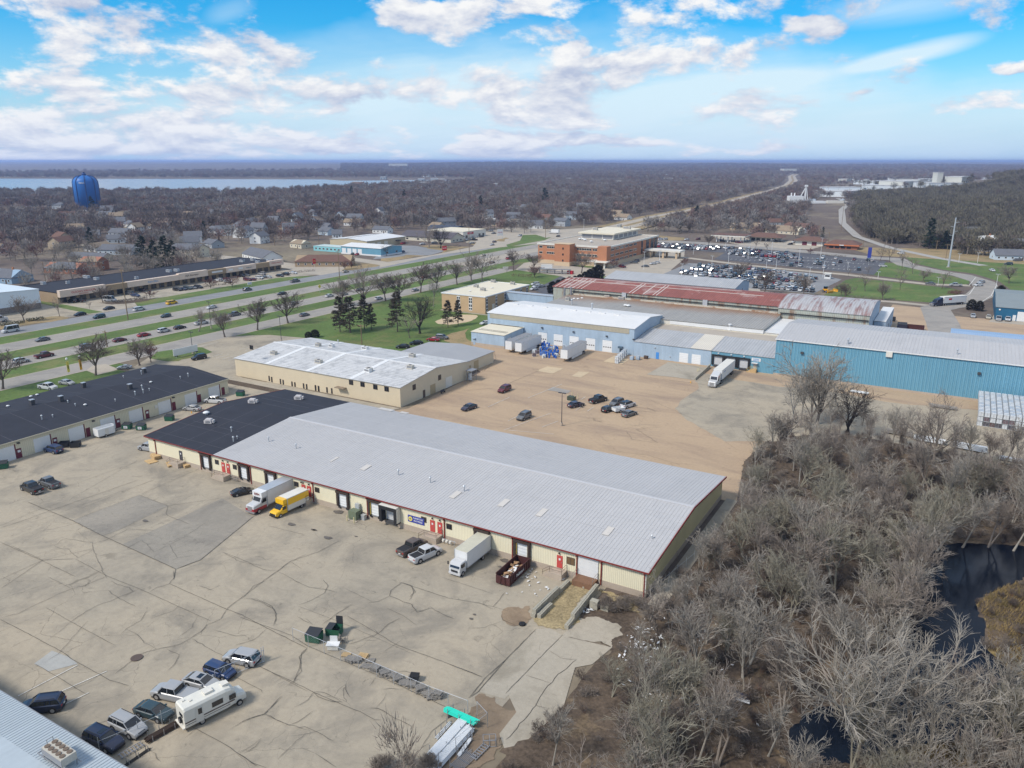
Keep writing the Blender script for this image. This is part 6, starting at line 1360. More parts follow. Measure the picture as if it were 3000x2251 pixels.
# --- highway and frontage road
def hx(k,px,py,X,dirn,kind,col,lab):
 y=at(k,px,py)[1];car_at(kind,col,X,y,dirn*PI/2,lab)
for a_ in (
 ('a',65,445,-273,-1,'cargo','white','white van on the far frontage road at the left edge'),('a',405,540,-247.5,-1,'sedan','grey','grey sedan alone on the far carriageway at the left'),('a',180,775,-222,1,'suv','white','white SUV leading on the near carriageway at the left edge'),
 ('a',450,720,-223,1,'pickup','maroon','dark maroon pickup on the near carriageway'),('a',915,625,-223,1,'suv','grey','grey SUV between the maroon pickup and the dark red convertible'),('a',1255,548,-223,1,'sedan','maroon','dark red car with black top on the near carriageway'),
 ('a',1525,495,-223,1,'sedan','red','red sedan in front of the dark red car'),('a',1740,450,-223,1,'suv','white','white crossover ahead of the red sedan'),('a',1915,415,-223,1,'sedan','black','black sedan ahead of the white crossover'),('b',300,735,-223,1,'pickup','white','white pickup passing behind the cut-back street tree'),
 ('b',520,690,-221.5,1,'suv','grey','dark SUV seen through the second street tree'),('b',700,650,-225.5,1,'pickup','grey','dark grey pickup passing the second street tree'),('b',960,595,-224.5,1,'sedan','black','black sedan seen through the third street tree'),('b',1300,520,-224,1,'sedan','silver','silver car seen through the fourth street tree'),
 ('b',1685,440,-224,1,'sedan','white','white sedan on the near carriageway left of the evergreens'),('b',2190,460,-221.5,1,'sedan','silver','silver sedan passing right of the tall evergreens'),('a',920,280,-269.5,-1,'suv','teal','dark SUV turning at the shop driveway'),('a',785,262,-282,-1,'sedan','black','black sedan leaving the shop driveway'),('a',1100,200,-284,-1,'sedan','black','black sedan parked alone on the shop apron'),
 ('a',1450,215,-270.5,1,'van','white','white minivan passing the wooden pole'),('a',1765,140,-272,1,'van','yellow','yellow taxi van on the frontage road'),('a',1725,285,-247.5,-1,'hatch','teal','dark hatchback on the far carriageway behind the pole'),('b',450,570,-247.5,-1,'sedan','white','white sedan on the far carriageway near the green lamp pole'),
 ('b',775,370,-272,1,'suv','grey','grey SUV on the frontage road by the small white sign'),('b',1295,280,-272,1,'pickup','grey','grey pickup on the frontage road at the end of the shops'),('b',1240,425,-248,-1,'sedan','black','black car on the far carriageway seen through the fourth street tree'),('b',1440,650,-200,1,'sedan','grey','grey sedan on the near frontage road beside the lawn'),('b',1880,180,-274,1,'sedan','beige','beige car turning near the red banner sign'),
 ('c',345,835,-199,1,'sedan','white','white sedan on the near frontage road behind the evergreens'),('c',180,745,-223,1,'sedan','black','black car behind the largest street tree'),('c',405,690,-224,1,'suv','blue','dark blue SUV seen through the street trees'),('c',560,665,-226,1,'suv','black','black SUV seen between two street trees'),('c',745,745,-199,1,'sedan','silver','silver car on the near frontage road seen through bare branches'),('c',1020,580,-224,1,'sedan','silver','silver car passing the middle of the tree row'),
 ('c',1255,525,-224,1,'sedan','grey','grey car passing the right part of the tree row'),('c',1645,450,-223,1,'sedan','black','black sedan waiting near the red brick office'),('c',1770,405,-224,1,'suv','red','red SUV blurred behind the office street tree'),('c',1500,370,-248,-1,'sedan','beige','light car on the far carriageway behind the tree row'),('c',825,600,-222,1,'sedan','red','red car seen through the bare trees'),
 ('c',1650,258,-279,-1,'sedan','silver','silver car on the frontage curve'),('c',1865,155,-297,-1,'suv','white','white SUV coming round the frontage curve'),('c',1610,222,-289,1,'sedan','plum','dark car leaving the market car park')): hx(*a_)
for (k,fx,fy,rx,ry,kind,col,lab) in (
 ('Q',1160,678,1235,682,'sedan','grey','grey car on the car park exit lane between the lawns'),('Q',1415,695,1530,700,'pickup','silver','silver pickup turning from the exit lane'),('Q',1670,700,1765,695,'suv','white','white car on the curving drive'),('Q',1725,665,1770,660,'sedan','silver','silver car just behind the white one on the curving drive'),
 ('Q',1900,545,1835,525,'sedan','white','white car on the lane across the right lawn'),('Q',840,345,920,350,'suv','white','white SUV on the street left of the bare drive trees'),('Q',2010,465,2075,468,'suv','teal','dark SUV on the street at the right edge'),('Q',730,490,645,488,'suv','white','white SUV alone at the lawn end of the black car park'),
 ('Q',1660,1050,1660,1015,'sedan','silver','small car left of the parked row at the blue garage'),('Q',1825,1062,1830,1030,'sedan','beige','beige car second in the row at the blue garage'),('Q',1935,1085,1935,1045,'pickup','silver','silver pickup third in the row at the blue garage'),('Q',2035,1090,2035,1050,'suv','white','white SUV nearest the white garage door'),('Q',2120,425,2160,425,'van','grey','grey van in the drive of the pale one storey house'),
 ('d',1130,670,1245,690,'pickup','maroon','maroon pickup outside the brick office canopy'),('d',1400,675,1475,675,'sedan','grey','dark car in the small front car park of the brick office'),('d',1490,650,1555,645,'sedan','white','white car nearest the lens-shaped bed at the brick office'),('d',1530,635,1595,635,'sedan','white','second white car beside the first at the brick office'),('d',1285,635,1350,635,'suv','grey','grey SUV by the wall of the brick office'),('d',1320,625,1365,618,'suv','dblue','dark SUV tucked behind the grey one at the brick office'),
 ('d',480,350,515,345,'sedan','black','black car left of the box truck at the junction'),('d',1870,385,1905,383,'sedan','white','white car entering the upper car park'),('d',1580,385,1625,383,'suv','white','white SUV left of the row near the glass corner'),('d',1625,385,1685,380,'suv','white','second white SUV near the glass corner'),('d',1470,160,1490,152,'sedan','silver','silver car on the highway beyond the brick office'),
 ('d',220,875,280,870,'suv','white','white SUV in the tan office car park, farthest of three'),('d',240,900,290,895,'suv','white','white SUV in the tan office car park, middle one'),('d',215,925,260,918,'sedan','white','white car in the tan office car park, nearest one'),('d',285,895,340,890,'sedan','silver','silver car beside the three white ones at the tan office'),
 ('P',735,208,805,210,'sedan','blue','blue car under the filling station canopy'),('P',920,232,1030,232,'pickup','maroon','dark red pickup in front of the fuel pumps'),('P',1035,215,1100,215,'sedan','silver','silver car at the right fuel pumps'),('P',1365,225,1395,218,'suv','black','black SUV right of the station shop'),('P',1400,215,1450,212,'sedan','white','white car right of the station shop'),('P',510,198,560,192,'suv','maroon','maroon car waiting by the station entrance'),('P',1550,230,1610,226,'pickup','white','white pickup between the station and the cream bank'),('P',1500,252,1560,248,'sedan','black','black car beside the white pickup left of the cream bank'),
 ('P',1470,345,1505,340,'suv','teal','dark car on the street above the black car park'),('c',630,335,680,328,'sedan','blue','blue car at the corner of the blue repair shop'),('c',150,365,200,355,'sedan','red','red car in front of the blue repair shop doors'),('c',105,360,150,350,'sedan','black','black car left of the red one at the blue repair shop'),('c',640,248,690,240,'suv','red','dark red car at the awning of the tan auto shop'),
 ('c',850,250,900,246,'sedan','white','white car beside the long grey-roofed hall'),('c',980,240,1030,238,'van','grey','grey van beside the hedge of the hall'),('c',1350,205,1390,200,'pickup','silver','silver pickup at the corner of the grey-roofed hall'),('c',1400,200,1470,205,'pickup','black','black pickup in the market car park'),('c',1420,175,1480,170,'van','white','white van in the market car park'),('c',1490,172,1540,165,'suv','black','black SUV at the far end of the market car park'),('c',1610,135,1680,130,'sedan','grey','grey car parked beyond the market'),('c',1590,105,1640,102,'suv','white','white vehicle parked behind the market'),('c',1390,240,1430,238,'sedan','silver','silver car at the market entrance')):
 car(kind,col,k,(fx,fy),(rx,ry),lab)
# shop row cars
for (k,x,y,kind,col,lab) in (('a',780,135,'suv','black','black off-road vehicle at the vacuum shop'),('a',865,130,'pickup','black','black pickup at the vacuum shop'),('a',1395,48,'van','grey','dark minivan at the auto glass shop'),('a',1465,70,'sedan','blue','blue sedan near the hedge of the auto glass shop'),('a',1520,12,'sedan','black','black sedan below the auto glass sign'),
 ('b',520,275,'suv','white','white SUV between two red-twigged trees'),('b',600,262,'sedan','maroon','maroon sedan right of the white SUV'),('b',620,290,'suv','silver','silver SUV behind the red-twigged tree'),('b',830,268,'suv','maroon','maroon SUV in the middle of the shop car park'),('b',880,265,'sedan','maroon','second maroon car beside the maroon SUV'),('b',985,205,'suv','silver','silver SUV close to the shop windows'),
 ('b',960,250,'suv','white','white SUV in a group of three mid car park'),('b',1010,240,'sedan','grey','grey car between the white SUV and the white sedan'),('b',1050,240,'sedan','white','white sedan in the group of three'),('b',1180,225,'sedan','black','black sedan at the end of the shop car park'),('b',1240,210,'suv','black','black SUV at the end of the shop car park'),('b',1325,195,'sedan','white','white sedan at the end of the shop car park'),('b',760,228,'sedan','black','black sedan tight against the shop front'),('b',815,220,'sedan','grey','dark sedan tight against the shop front')):
 X,Y=at(k,x,y);car_at(kind,col,X,Y,rng.choice([0,PI])+.1,lab)
for i,(x,c_) in enumerate(((75,'black'),(130,'dblue'),(185,'teal'),(240,'grey'),(300,'black'))):
 X,Y=at('b',x,378-i*7);car_at('suv' if i % 2 == 0 else 'sedan',c_,X,Y,.15,['black SUV first in the close row by the frontage grass','dark blue car second in the close row by the frontage grass','dark green-grey SUV third in the close row by the frontage grass','grey car fourth in the close row by the frontage grass','black SUV last in the close row by the red-twigged tree'][i])
X,Y=at('a',1190,122);car_at('cargo','white',X,Y,.35,'white cargo van beside the hedge of the shop apron')
# --- cars packed in the office car parks: one mesh each, many share their look
LOT={}
def lotcar(kind,col):
 if (kind,col) in LOT: return LOT[(kind,col)]
 K=KND[kind];L,Wd,H,belt,hood,g,wr,wb,ins=K;b=body_mb(K);glasshouse(b,K,1);roof_mb(b,K,0);w=Wd/2;h=L/2
 for s in (-1,1):
  for x in (-wb,wb): b.tube((x,s*(w-.2),wr),(x,s*(w+.02),wr),wr,n=8,m=2)
  b.box(-h-.01,s*w*.72-.14,belt-.36,-h+.06,s*w*.72+.14,belt-.16,3);b.box(h-.16,s*w*.62-.16,hood-.38,h-.03,s*w*.62+.16,hood-.24,4)
 LOT[(kind,col)]=b.mesh(kind,[PC[col],CG,TYRE,TAIL,LAMP]);return LOT[(kind,col)]
cols=['white']*6+['silver']*5+['grey']*6+['black']*6+['blue']*2+['dblue']*2+['red','maroon','beige','teal','teal']
LN=dict(white='white',silver='silver',grey='dark grey',black='black',blue='dark blue',dblue='midnight blue',red='red',maroon='maroon',beige='beige',teal='dark green-grey')
KN=dict(sedan='sedan',suv='SUV',pickup='pickup',van='minivan',hatch='hatchback')
rc=random.Random(21);nl=0
def fillrow(y,x0,x1,p,ang,area):
 global nl
 x=x0
 while x < x1:
  if rc.random() < p and nl < 400:
   k=rc.choice(['sedan']*4+['suv']*5+['hatch']+['van']+(['pickup'] if p < .9 else []))
   c=rc.choice(cols);o=bpy.data.objects.new({'suv': 'suv','hatch': 'hatchback','van': 'minivan','pickup': 'pickup_truck','sedan': 'sedan'}[k],lotcar(k,c));COL.objects.link(o)
   o.location=(x+rc.uniform(-.15,.15),y+rc.uniform(-.4,.4),Z4+.01);o.rotation_euler=(0,0,ang+rc.choice([0,PI])+rc.uniform(-.03,.03))
   tag(o,'%s %s among the parked cars of the %s' % (LN[c],KN[k],area),'car','cars parked in the %s' % area);nl += 1
  x += 2.75
A1_,A2_,A3_='packed grey office car park','upper car park by the brick office','black half-empty office car park'
for y,x0,x1,p in ((303.5,-56,-27,.95),(316,-84,-29,.9),(321.5,-92,-34,.9),(333,-104,-36,.9),(338.5,-106,-32,.85),(350,-106,-34,.8),(355.5,-104,-40,.72),(366,-104,-52,.75),(371.5,-106,-60,.72)): fillrow(y,x0,x1,p,PI/2,A1_)
for y,x0,x1,p in ((479,-172,-114,.95),(473.5,-172,-116,.92),(463,-170,-122,.85),(457,-152,-132,.5)): fillrow(y,x0,x1,p,PI/2,A2_)
for y,x0,x1,p in ((475,-107,-92,.9),(463,-108,-70,.8),(457.5,-108,-66,.75),(447,-108,-60,.65),(441,-106,-58,.7),(430,-96,-50,.4),(432,-50,-20,.3),(416,-90,-30,.3),(400,-60,-14,.4),(450,-58,-14,.3)): fillrow(y,x0,x1,p,PI/2,A3_)
# --- lorries
def trailer_box(o,L,W_,z0,z1,m,roof=None,x0=0.,name='cargo_box'):
 MB().box(x0,-W_/2,z0,x0+L,W_/2,z1).build(name,m,o);MB().box(x0+.02,-W_/2+.02,z1,x0+L-.02,W_/2-.02,z1+.03).build('box_roof',roof or M['offwhite'],o)
 b=MB()
 for s in (-1,1):
  b.box(x0,s*(W_/2)-.02 if s > 0 else -W_/2-.03,z0-.02,x0+L,s*(W_/2)+.03 if s > 0 else -W_/2+.02,z0+.12);b.box(x0,s*(W_/2)-.02 if s > 0 else -W_/2-.03,z1-.10,x0+L,s*(W_/2)+.03 if s > 0 else -W_/2+.02,z1+.03)
 for x in (x0,x0+L): b.box(x-.03,-W_/2-.03,z0,x+.04,-W_/2+.08,z1+.03);b.box(x-.03,W_/2-.08,z0,x+.04,W_/2+.03,z1+.03)
 b.build('box_trim',M['galv'],o)
def semi_trailer(x,y,rz,label,L=14.6,skirt=True,roof=None,group=None,y_tail=0):
 o=empty('semi_trailer',(x,y,0),rz,label,'trailer',group);o['local']=1
 trailer_box(o,L,2.55,1.2,4.05,M['white'],roof or M['steel'])
 for xx in (L-2.6,L-1.4):
  for s in (-1,1): add_wheel(o,xx,s*1.02,.5,.5)
 b=MB();b.box(1,-.5,.95,L-.3,.5,1.2);b.bar((2.6,-.9,0),(2.6,-.9,1.2),.13);b.bar((2.6,.9,0),(2.6,.9,1.2),.13);b.build('chassis',BLKP,o)
 if skirt: MB().box(3.4,-1.27,.35,L-3.4,-1.23,1.2).build('side_skirt',M['white'],o)
 MB().box(L,-1.2,1.0,L+.05,1.2,1.2).build('rear_bar',TAIL,o)
 return o
UP=PI/2  # nose of each box trailer points to -Y here: local +x runs up the yard
X,Y=at('S',465,812);t1=semi_trailer(-94.1,120.3,UP+.03,'white box trailer farthest left beside the small blue shed');
X,Y=at('S',565,828);semi_trailer(-89.9,119.6,UP+.03,'second white box trailer between the first and the blue drums')
X,Y=at('S',960,893);semi_trailer(-72.5,118.6,UP+.03,'white box trailer with black tandem wheels right of the blue drums',L=15.2)
def cab(o,x,col,bonnet=True,H=2.9,sleeper=2.0,glass=True,W_=2.3,zroof=None,colb=None):
 P_=PC[col];b=MB();w=W_/2
 if bonnet:
  b.loft([[(xx,-ww,.55),(xx,ww,.55),(xx,ww,zt-.15),(xx,ww*.8,zt),(xx,-ww*.8,zt),(xx,-ww,zt-.15)] for xx,ww,zt in ((x,w*.92,1.62),(x+.12,w*.96,1.78),(x+1.7,w,2.0),(x+1.75,w,2.05))]);b.build('bonnet',PC[colb or col],o)
  b=MB();b.loft([[(xx,-w,.6),(xx,w,.6),(xx,w,zt-.1),(xx,w*.88,zt),(xx,-w*.88,zt),(xx,-w,zt-.1)] for xx,zt in ((x+1.6,2.0),(x+2.05,2.85),(x+2.4,H),(x+1.6+sleeper,H+.25 if zroof is None else zroof))]);b.build('cab',P_,o)
  MB().add([(x+1.58,-w*.82,2.06),(x+1.58,w*.82,2.06),(x+2.0,w*.80,2.84),(x+2.0,-w*.80,2.84)],[(0,1,2,3)]).build('windscreen',CG,o)
  sw=MB().box(x+2.15,-w-.015,1.75,x+3.0,w+.015,2.5).build('side_window',CG,o)
  MB().box(x-.06,-w*.5,.8,x+.02,w*.5,1.6).build('grille',RIM,o)
 else:
  b.loft([[(xx,-w,.5),(xx,w,.5),(xx,w,zt-.1),(xx,w*.92,zt),(xx,-w*.92,zt),(xx,-w,zt-.1)] for xx,zt in ((x,1.45),(x+.35,H-.06),(x+.6,H),(x+sleeper,H))]);b.build('cab',P_,o)
  MB().add([(x-.012,-w*.86,1.48),(x-.012,w*.86,1.48),(x+.32,w*.84,H-.18),(x+.32,-w*.84,H-.18)],[(0,1,2,3)]).build('windscreen',CG,o)
  MB().box(x+.55,-w-.012,1.4,x+1.35,w+.012,2.05).build('side_window',CG,o);MB().box(x-.03,-w*.6,.75,x+.02,w*.6,1.1).build('grille',BLKP,o)
 MB().box(x-.14,-w*1.02,.38,x+.1,w*1.02,.70).build('bumper',RIM if bonnet else P_,o)
 for s in (-1,1):
  hl=MB().box(-.02,-.16,0,.05,.16,.25).build('headlight',LAMP,o);hl.location=(x+.0 if bonnet else x-.05,s*w*.78,.95)
  mr=MB().box(-.06,-.1,0,.06,.1,.5).build('mirror',BLKP,o);mr.location=(x+(1.9 if bonnet else .1),s*(w+.22),1.8)
# semi at the dock
X,Y=at('C',535,1262);o=empty('semi_truck',(-23.2,113.6,0),UP,'white semi truck with trailer backed into the middle loading dock of the blue wing','truck');o['local']=1
cab(o,0,'white',True,3.1,3.2,zroof=3.75);trailer_box(o,14.2,2.6,1.2,4.05,M['white'],M['offwhite'],x0=5.4)
for x in (1.2,): [add_wheel(o,x,s*1.0,.5,.32) for s in (-1,1)]
for x in (5.6,6.8,17.0,18.2): [add_wheel(o,x,s*1.02,.5,.5) for s in (-1,1)]
MB().box(.5,-.5,.6,19,.5,1.15).build('chassis',BLKP,o);MB().box(2.3,-1.19,2.6,2.9,-1.16,3.0).build('flag_decal',M['signred'],o)
b=MB();b.prof([(7+i*.35,3.0+.35*math.sin(i*.45)) for i in range(8)]+[(7+i*.35,2.85+.35*math.sin(i*.45)) for i in range(7,-1,-1)],-1.335,-1.325);b.build('swoosh_decal',M['signblue'],o)
# semi by the gate
o=empty('semi_truck',(*at('Q',1215,915),0),math.radians(8),'blue-grey semi truck with white trailer turning in at the factory gate','truck');o['local']=1
p=Vector(at('Q',1210,915));q=Vector(at('Q',1600,885));o.rotation_euler=(0,0,math.atan2((q-p).y,(q-p).x));o.location=(p.x,p.y,0)
cab(o,0,'dblue',True,3.1,3.4,zroof=3.8);trailer_box(o,13.0,2.6,1.2,4.0,M['white'],M['offwhite'],x0=5.6);MB().box(8.2,-1.34,2.6,10.0,-1.33,3.3).build('decal',M['signred'],o)
for x in (1.2,5.6,6.8,16.2,17.3): [add_wheel(o,x,s*1.02,.5,.4) for s in (-1,1)]
MB().box(.5,-.5,.6,18,.5,1.15).build('chassis',BLKP,o)
# moving trucks in the front yard
X,Y=at('T',440,1105);o=empty('moving_truck',(X+.6,-9.6,0),UP,'white moving truck with red lower cab backed to the dock beside the yellow truck','truck');o['local']=1
cab(o,0,'white',True,2.55,1.7,W_=2.15);MB().box(-.05,-1.09,.55,3.0,1.09,1.15).build('red_band',PC['red'],o);trailer_box(o,7.6,2.45,.95,3.75,M['white'],M['galv'],x0=2.1 if 0 else 3.2);MB().box(1.9,-1.2,2.75,3.2,1.2,3.75).build('attic_box',M['white'],o)
text('RPM',.7,M['redtrim'],(1.86,0,3.25),(PI/2,0,-PI/2),None).parent=o
for x in (1.1,8.6): [add_wheel(o,x,s*.98,.44,.36) for s in (-1,1)]
MB().box(.4,-.5,.5,10,.5,.95).build('chassis',BLKP,o)
X,Y=at('T',645,1145);o=empty('rental_truck',(X+.4,-8.6,0),UP-.06,'yellow rental box truck beside the white moving truck','truck');o['local']=1
P_=PC['yellow'];b=MB()
b.loft([[(xx,-ww,.4),(xx,ww,.4),(xx,ww,zt-.12),(xx,ww*.85,zt),(xx,-ww*.85,zt),(xx,-ww,zt-.12)] for xx,ww,zt in ((0,.82,.95),(.15,.92,1.12),(1.1,.98,1.3),(1.9,.92,1.98),(2.6,.92,2.05))]);b.build('cab',P_,o)
MB().add([(1.05,-.80,1.33),(1.05,.80,1.33),(1.83,.76,1.97),(1.83,-.76,1.97)],[(0,1,2,3)]).build('windscreen',CG,o);MB().box(1.55,-.985,1.2,2.35,.985,1.75).build('side_window',CG,o)
MB().box(-.05,-.7,.55,.02,.7,.85).build('grille',BLKP,o);MB().box(-.1,-.9,.3,.1,.9,.5).build('bumper',BLKP,o)
MB().box(2.6,-1.15,.75,7.6,1.15,1.75).build('lower_panel',M['offwhite'],o);MB().box(2.6,-1.15,1.751,7.6,1.15,3.05).build('cargo_box',P_,o);MB().box(2.6,-1.13,3.051,7.6,1.13,3.1).build('box_roof',M['offwhite'],o)
MB().box(1.7,-1.05,2.15,2.6,1.05,3.05).build('attic_box',P_,o);b=MB()
for s in (-1,1): b.box(2.56,s*1.10-.06,.75,2.68,s*1.10+.06,3.12);b.box(2.6,s*1.14-.03,3.0,7.6,s*1.14+.03,3.12);b.box(2.6,s*1.14-.03,.7,7.6,s*1.14+.03,.8)
b.build('box_trim',M['galv'],o)
for x in (.95,5.9): [add_wheel(o,x,s*.9,.36,.28) for s in (-1,1)]
for s in (-1,1): hl=MB().box(-.03,-.12,0,.05,.12,.16).build('headlight',LAMP,o);hl.location=(0,s*.72,.68)
# white cab-over box truck
X,Y=at('U',408,893);o=empty('box_truck',(X+.55,-9.0,0),UP,'white cab-over box truck backed into the dock beside the open container','truck');o['local']=1
cab(o,0,'white',False,2.3,1.7,W_=2.05);trailer_box(o,6.9,2.4,.95,3.55,M['white'],mat('faded_cream_roof',(.52,.49,.38),.6,.12,.6,4,.08),x0=1.85)
for x in (.75,6.6): [add_wheel(o,x,s*.92,.42,.34) for s in (-1,1)]
MB().box(.2,-.45,.5,8.5,.45,.95).build('chassis',BLKP,o)
# motorhome
F_,R_=Vector(at('I',1695,1125)),Vector(at('I',1345,1300));c=(F_+R_)/2;d=(F_-R_)
o=empty('motorhome',(c.x-.1,c.y+.35,0),math.atan2(d.y,d.x),'white motorhome with dark side stripe and spare wheel in the fenced yard','motorhome');o['local']=1
rvw=mat('motorhome_shell',(.66,.64,.57),.5,.07,.8,5,.06);b=MB()
def rs(x,w_,zl,zt): return [(x,-w_*.96,zl),(x,w_*.96,zl),(x,w_,zl+.3),(x,w_,zt-.28),(x,w_*.84,zt),(x,-w_*.84,zt),(x,-w_,zt-.28),(x,-w_,zl+.3)]
b.loft([rs(-3.7,1.12,.55,2.85),rs(-3.55,1.17,.5,2.98),rs(1.2,1.17,.5,3.0),rs(1.9,1.10,.55,2.85),rs(2.45,1.02,.6,2.35)]);b.build('body',rvw,o)
b=MB();b.loft([rs(2.2,1.0,.45,1.75),rs(2.9,.98,.45,1.5),rs(3.6,.92,.45,1.32),rs(3.72,.85,.5,1.15)]);b.build('bonnet',rvw,o)
MB().add([(2.5,-.84,1.66),(2.5,.84,1.66),(2.32,.84,2.45),(2.32,-.84,2.45)],[(0,1,2,3)]).build('windscreen',CG,o)
MB().box(-3.68,-1.19,1.12,2.2,-1.17,1.26).box(-3.68,1.17,1.12,2.2,1.19,1.26).build('side_stripe',M['brown'],o)
MB().box(-3.6,-1.185,.86,1.6,-1.17,.92).build('lower_stripe',M['brown'],o)
for (x,w_,z,h_) in ((-1.9,.45,1.55,.75),(.15,1.3,1.55,.65),(1.95,.8,1.4,.65)): b=MB();b.box(x-w_/2,-1.2,z,x+w_/2,-1.165,z+h_);b.build('side_window',CG,o)
b=MB();b.box(-2.45,-1.195,.55,-1.55,-1.17,2.5);b.build('door_panel',mat('shell_door',(.60,.58,.52),.5,.05,1,5,.05),o)
for (x0,y0,x1,y1,h_) in ((-.9,-.45,.1,.45,.28),(1.2,-.4,2.0,.4,.22),(-2.6,-.25,-2.3,.05,.12),(-3.2,.3,-2.9,.6,.12)): MB().box(x0,y0,2.95,x1,y1,2.98+h_).build('roof_hatch',M['offwhite'],o)
for x in (-1.75,2.75): [add_wheel(o,x,s*1.02,.38,.26) for s in (-1,1)]
t_,g_=wheel_me(.38,.24);sp_=child('spare_wheel',t_,o,(-3.82,-.2,1.25),PI/2);child('cover',g_,sp_);MB().box(-3.95,-1.1,.45,-3.7,1.1,.6).build('bumper',M['offwhite'],o)
MB().box(-3.74,-.75,1.75,-3.70,.1,2.15).build('rear_window',CG,o)
# enclosed trailer, others
X,Y=at('g',1250,1365);o=empty('cargo_trailer',(X,Y+.5,0),-.05+PI/2,'white enclosed cargo trailer in front of the workshop doors','trailer');o['local']=1
b=MB();b.loft([[(x,-w_,.45),(x,w_,.45),(x,w_,2.15),(x,w_*.8,2.35),(x,-w_*.8,2.35),(x,-w_,2.15)] for x,w_ in ((-2.0,1.05),(1.9,1.05),(2.3,.6))]);b.build('body',M['white'],o);MB().box(-2.0,-.8,2.36,1.9,.8,2.39).build('roof_skin',M['galv'],o);MB().box(-.3,-1.08,.6,.5,-1.04,2.0).build('side_door',M['offwhite'],o)
for s in (-1,1): add_wheel(o,-.3,s*1.1,.33)
b=MB();b.bar((2.2,-.5,.5),(3.3,0,.5),.08);b.bar((2.2,.5,.5),(3.3,0,.5),.08);b.build('drawbar',BLKP,o)
for (k,x,y,rz,lab) in (('d',470,315,.1,'white box truck waiting at the junction'),):
 X,Y=at(k,x,y);o=empty('box_truck',(X-4,Y,0),rz,lab,'truck');o['local']=1;trailer_box(o,7,2.5,1,3.9,M['white']);cab(o,-1.9,'white',False,2.5,1.8)
 for x in (-1.1,5.5): [add_wheel(o,x,s*1.0,.45,.35) for s in (-1,1)]
X,Y=at('a',55,330);o=empty('semi_truck',(X+1.5,Y,0),PI+PI/2,'white semi tractor cut by the left edge in front of the white store','truck');o['local']=1;o.rotation_euler=(0,0,-PI/2);cab(o,0,'white',True,3.0,2.6);[add_wheel(o,x,s*1.0,.5,.4) for x in (1.1,5.0,6.2) for s in (-1,1)];MB().box(.4,-.5,.6,7,.5,1.05).build('chassis',BLKP,o)
X,Y=at('d',370,710);o=empty('box_trailer',(X,Y,0),.5,'short white trailer beside the brick office loading yard','trailer');o['local']=1;trailer_box(o,6.5,2.4,.9,3.4,M['white'],x0=-3);[add_wheel(o,1.5,s*1.0,.42,.3) for s in (-1,1)]
X,Y=at('d',460,745);o=empty('steel_rack',(X,Y,0),.25,'long grey steel rack behind the dark evergreen hedge','rack');o['local']=1;b=MB();[b.box(-9+i*4.4,-1.2,0,-8.7+i*4.4,1.2,2.6) for i in range(5)];b.box(-9,-1.2,2.4,9,1.2,2.7);b.box(-9,-1.2,.9,9,1.2,1.2);b.build('frame',M['steel'],o);X,Y=at('d',630,750);tag(MB().box(X-1.6,Y-1.1,0,X+1.6,Y+1.1,1.9).build('red_skip',M['signred']),'bright red skip at the end of the steel rack','skip')
X,Y=at('Q',90,615);o=empty('guard_booth',(X,Y,0),0,'small white booth at the end of the packed car park','booth');o['local']=1;MB().box(-1.6,-1.4,0,1.6,1.4,2.8).build('cabin',M['white'],o);MB().box(-1.2,-1.44,1.2,1.2,-1.4,2.1).build('window',M['glass'],o);MB().box(-1.9,-1.7,2.8,1.9,1.7,3.05).build('roof',M['offwhite'],o)
X,Y=at('Q',70,762);o=empty('snow_plough_loader',(X,Y,0),-.5,'yellow loader with snow plough at the edge of the lawn','loader');o['local']=1;MB().box(-1.2,-.8,.8,1.6,.8,1.7).build('body',PC['orange'],o);MB().box(-.9,-.75,1.7,.3,.75,2.9).build('cab',CG,o);MB().prof([(2.6,.1),(2.9,.9),(2.7,1.5),(2.5,1.4),(2.6,.9),(2.4,.1)],-2.1,2.1).build('plough_blade',PC['orange'],o);[add_wheel(o,x,s*.85,.6,.4) for x in (-.8,1.0) for s in (-1,1)]
o=empty('plough_blade',(*at('Q',175,755),0),1.2,'small detached yellow plough blade beside the loader','plough');o['local']=1;MB().prof([(0,.05),(.3,.8),(.1,1.3),(-.1,1.2),(.0,.8),(-.2,.05)],-1.3,1.3).build('blade',PC['orange'],o)
# ------------------------------------------------------------------ trees
BK={k: mat('bark_'+k,c,.95,.22,.9,5,.25,coord='obj') for k,c in dict(brown=(.13,.105,.088),grey=(.285,.255,.215),dark=(.045,.038,.034),pale=(.33,.31,.275),red=(.15,.075,.065),olive=(.235,.215,.165),mid=(.225,.19,.16)).items()}
NDL={k: mat('needles_'+k,c,.95,.3,1.2,6,.3,coord='obj') for k,c in dict(green=(.018,.034,.018),pine=(.075,.062,.045),cedar=(.042,.040,.030),low=(.035,.05,.025)).items()}
def tri_seg(b,p,q,r0,r1,m=0):
 d=q-p
 if d.length < 1e-4: return
 a=Vector((.3,.2,1)) if abs(d.z) < .8*d.length else Vector((1,.2,0));u=d.cross(a).normalized();w=d.cross(u).normalized();n=len(b.v)
 for pt,r in ((p,r0),(q,r1)):
  for c_,s_ in ((1,0),(-.5,.866),(-.5,-.866)): v=pt+u*(c_*r)+w*(s_*r);b.v.append((v.x,v.y,v.z))
 for i in range(3): j=(i+1) % 3;b.f.append((n+i,n+j,n+3+j,n+3+i));b.m.append(m)
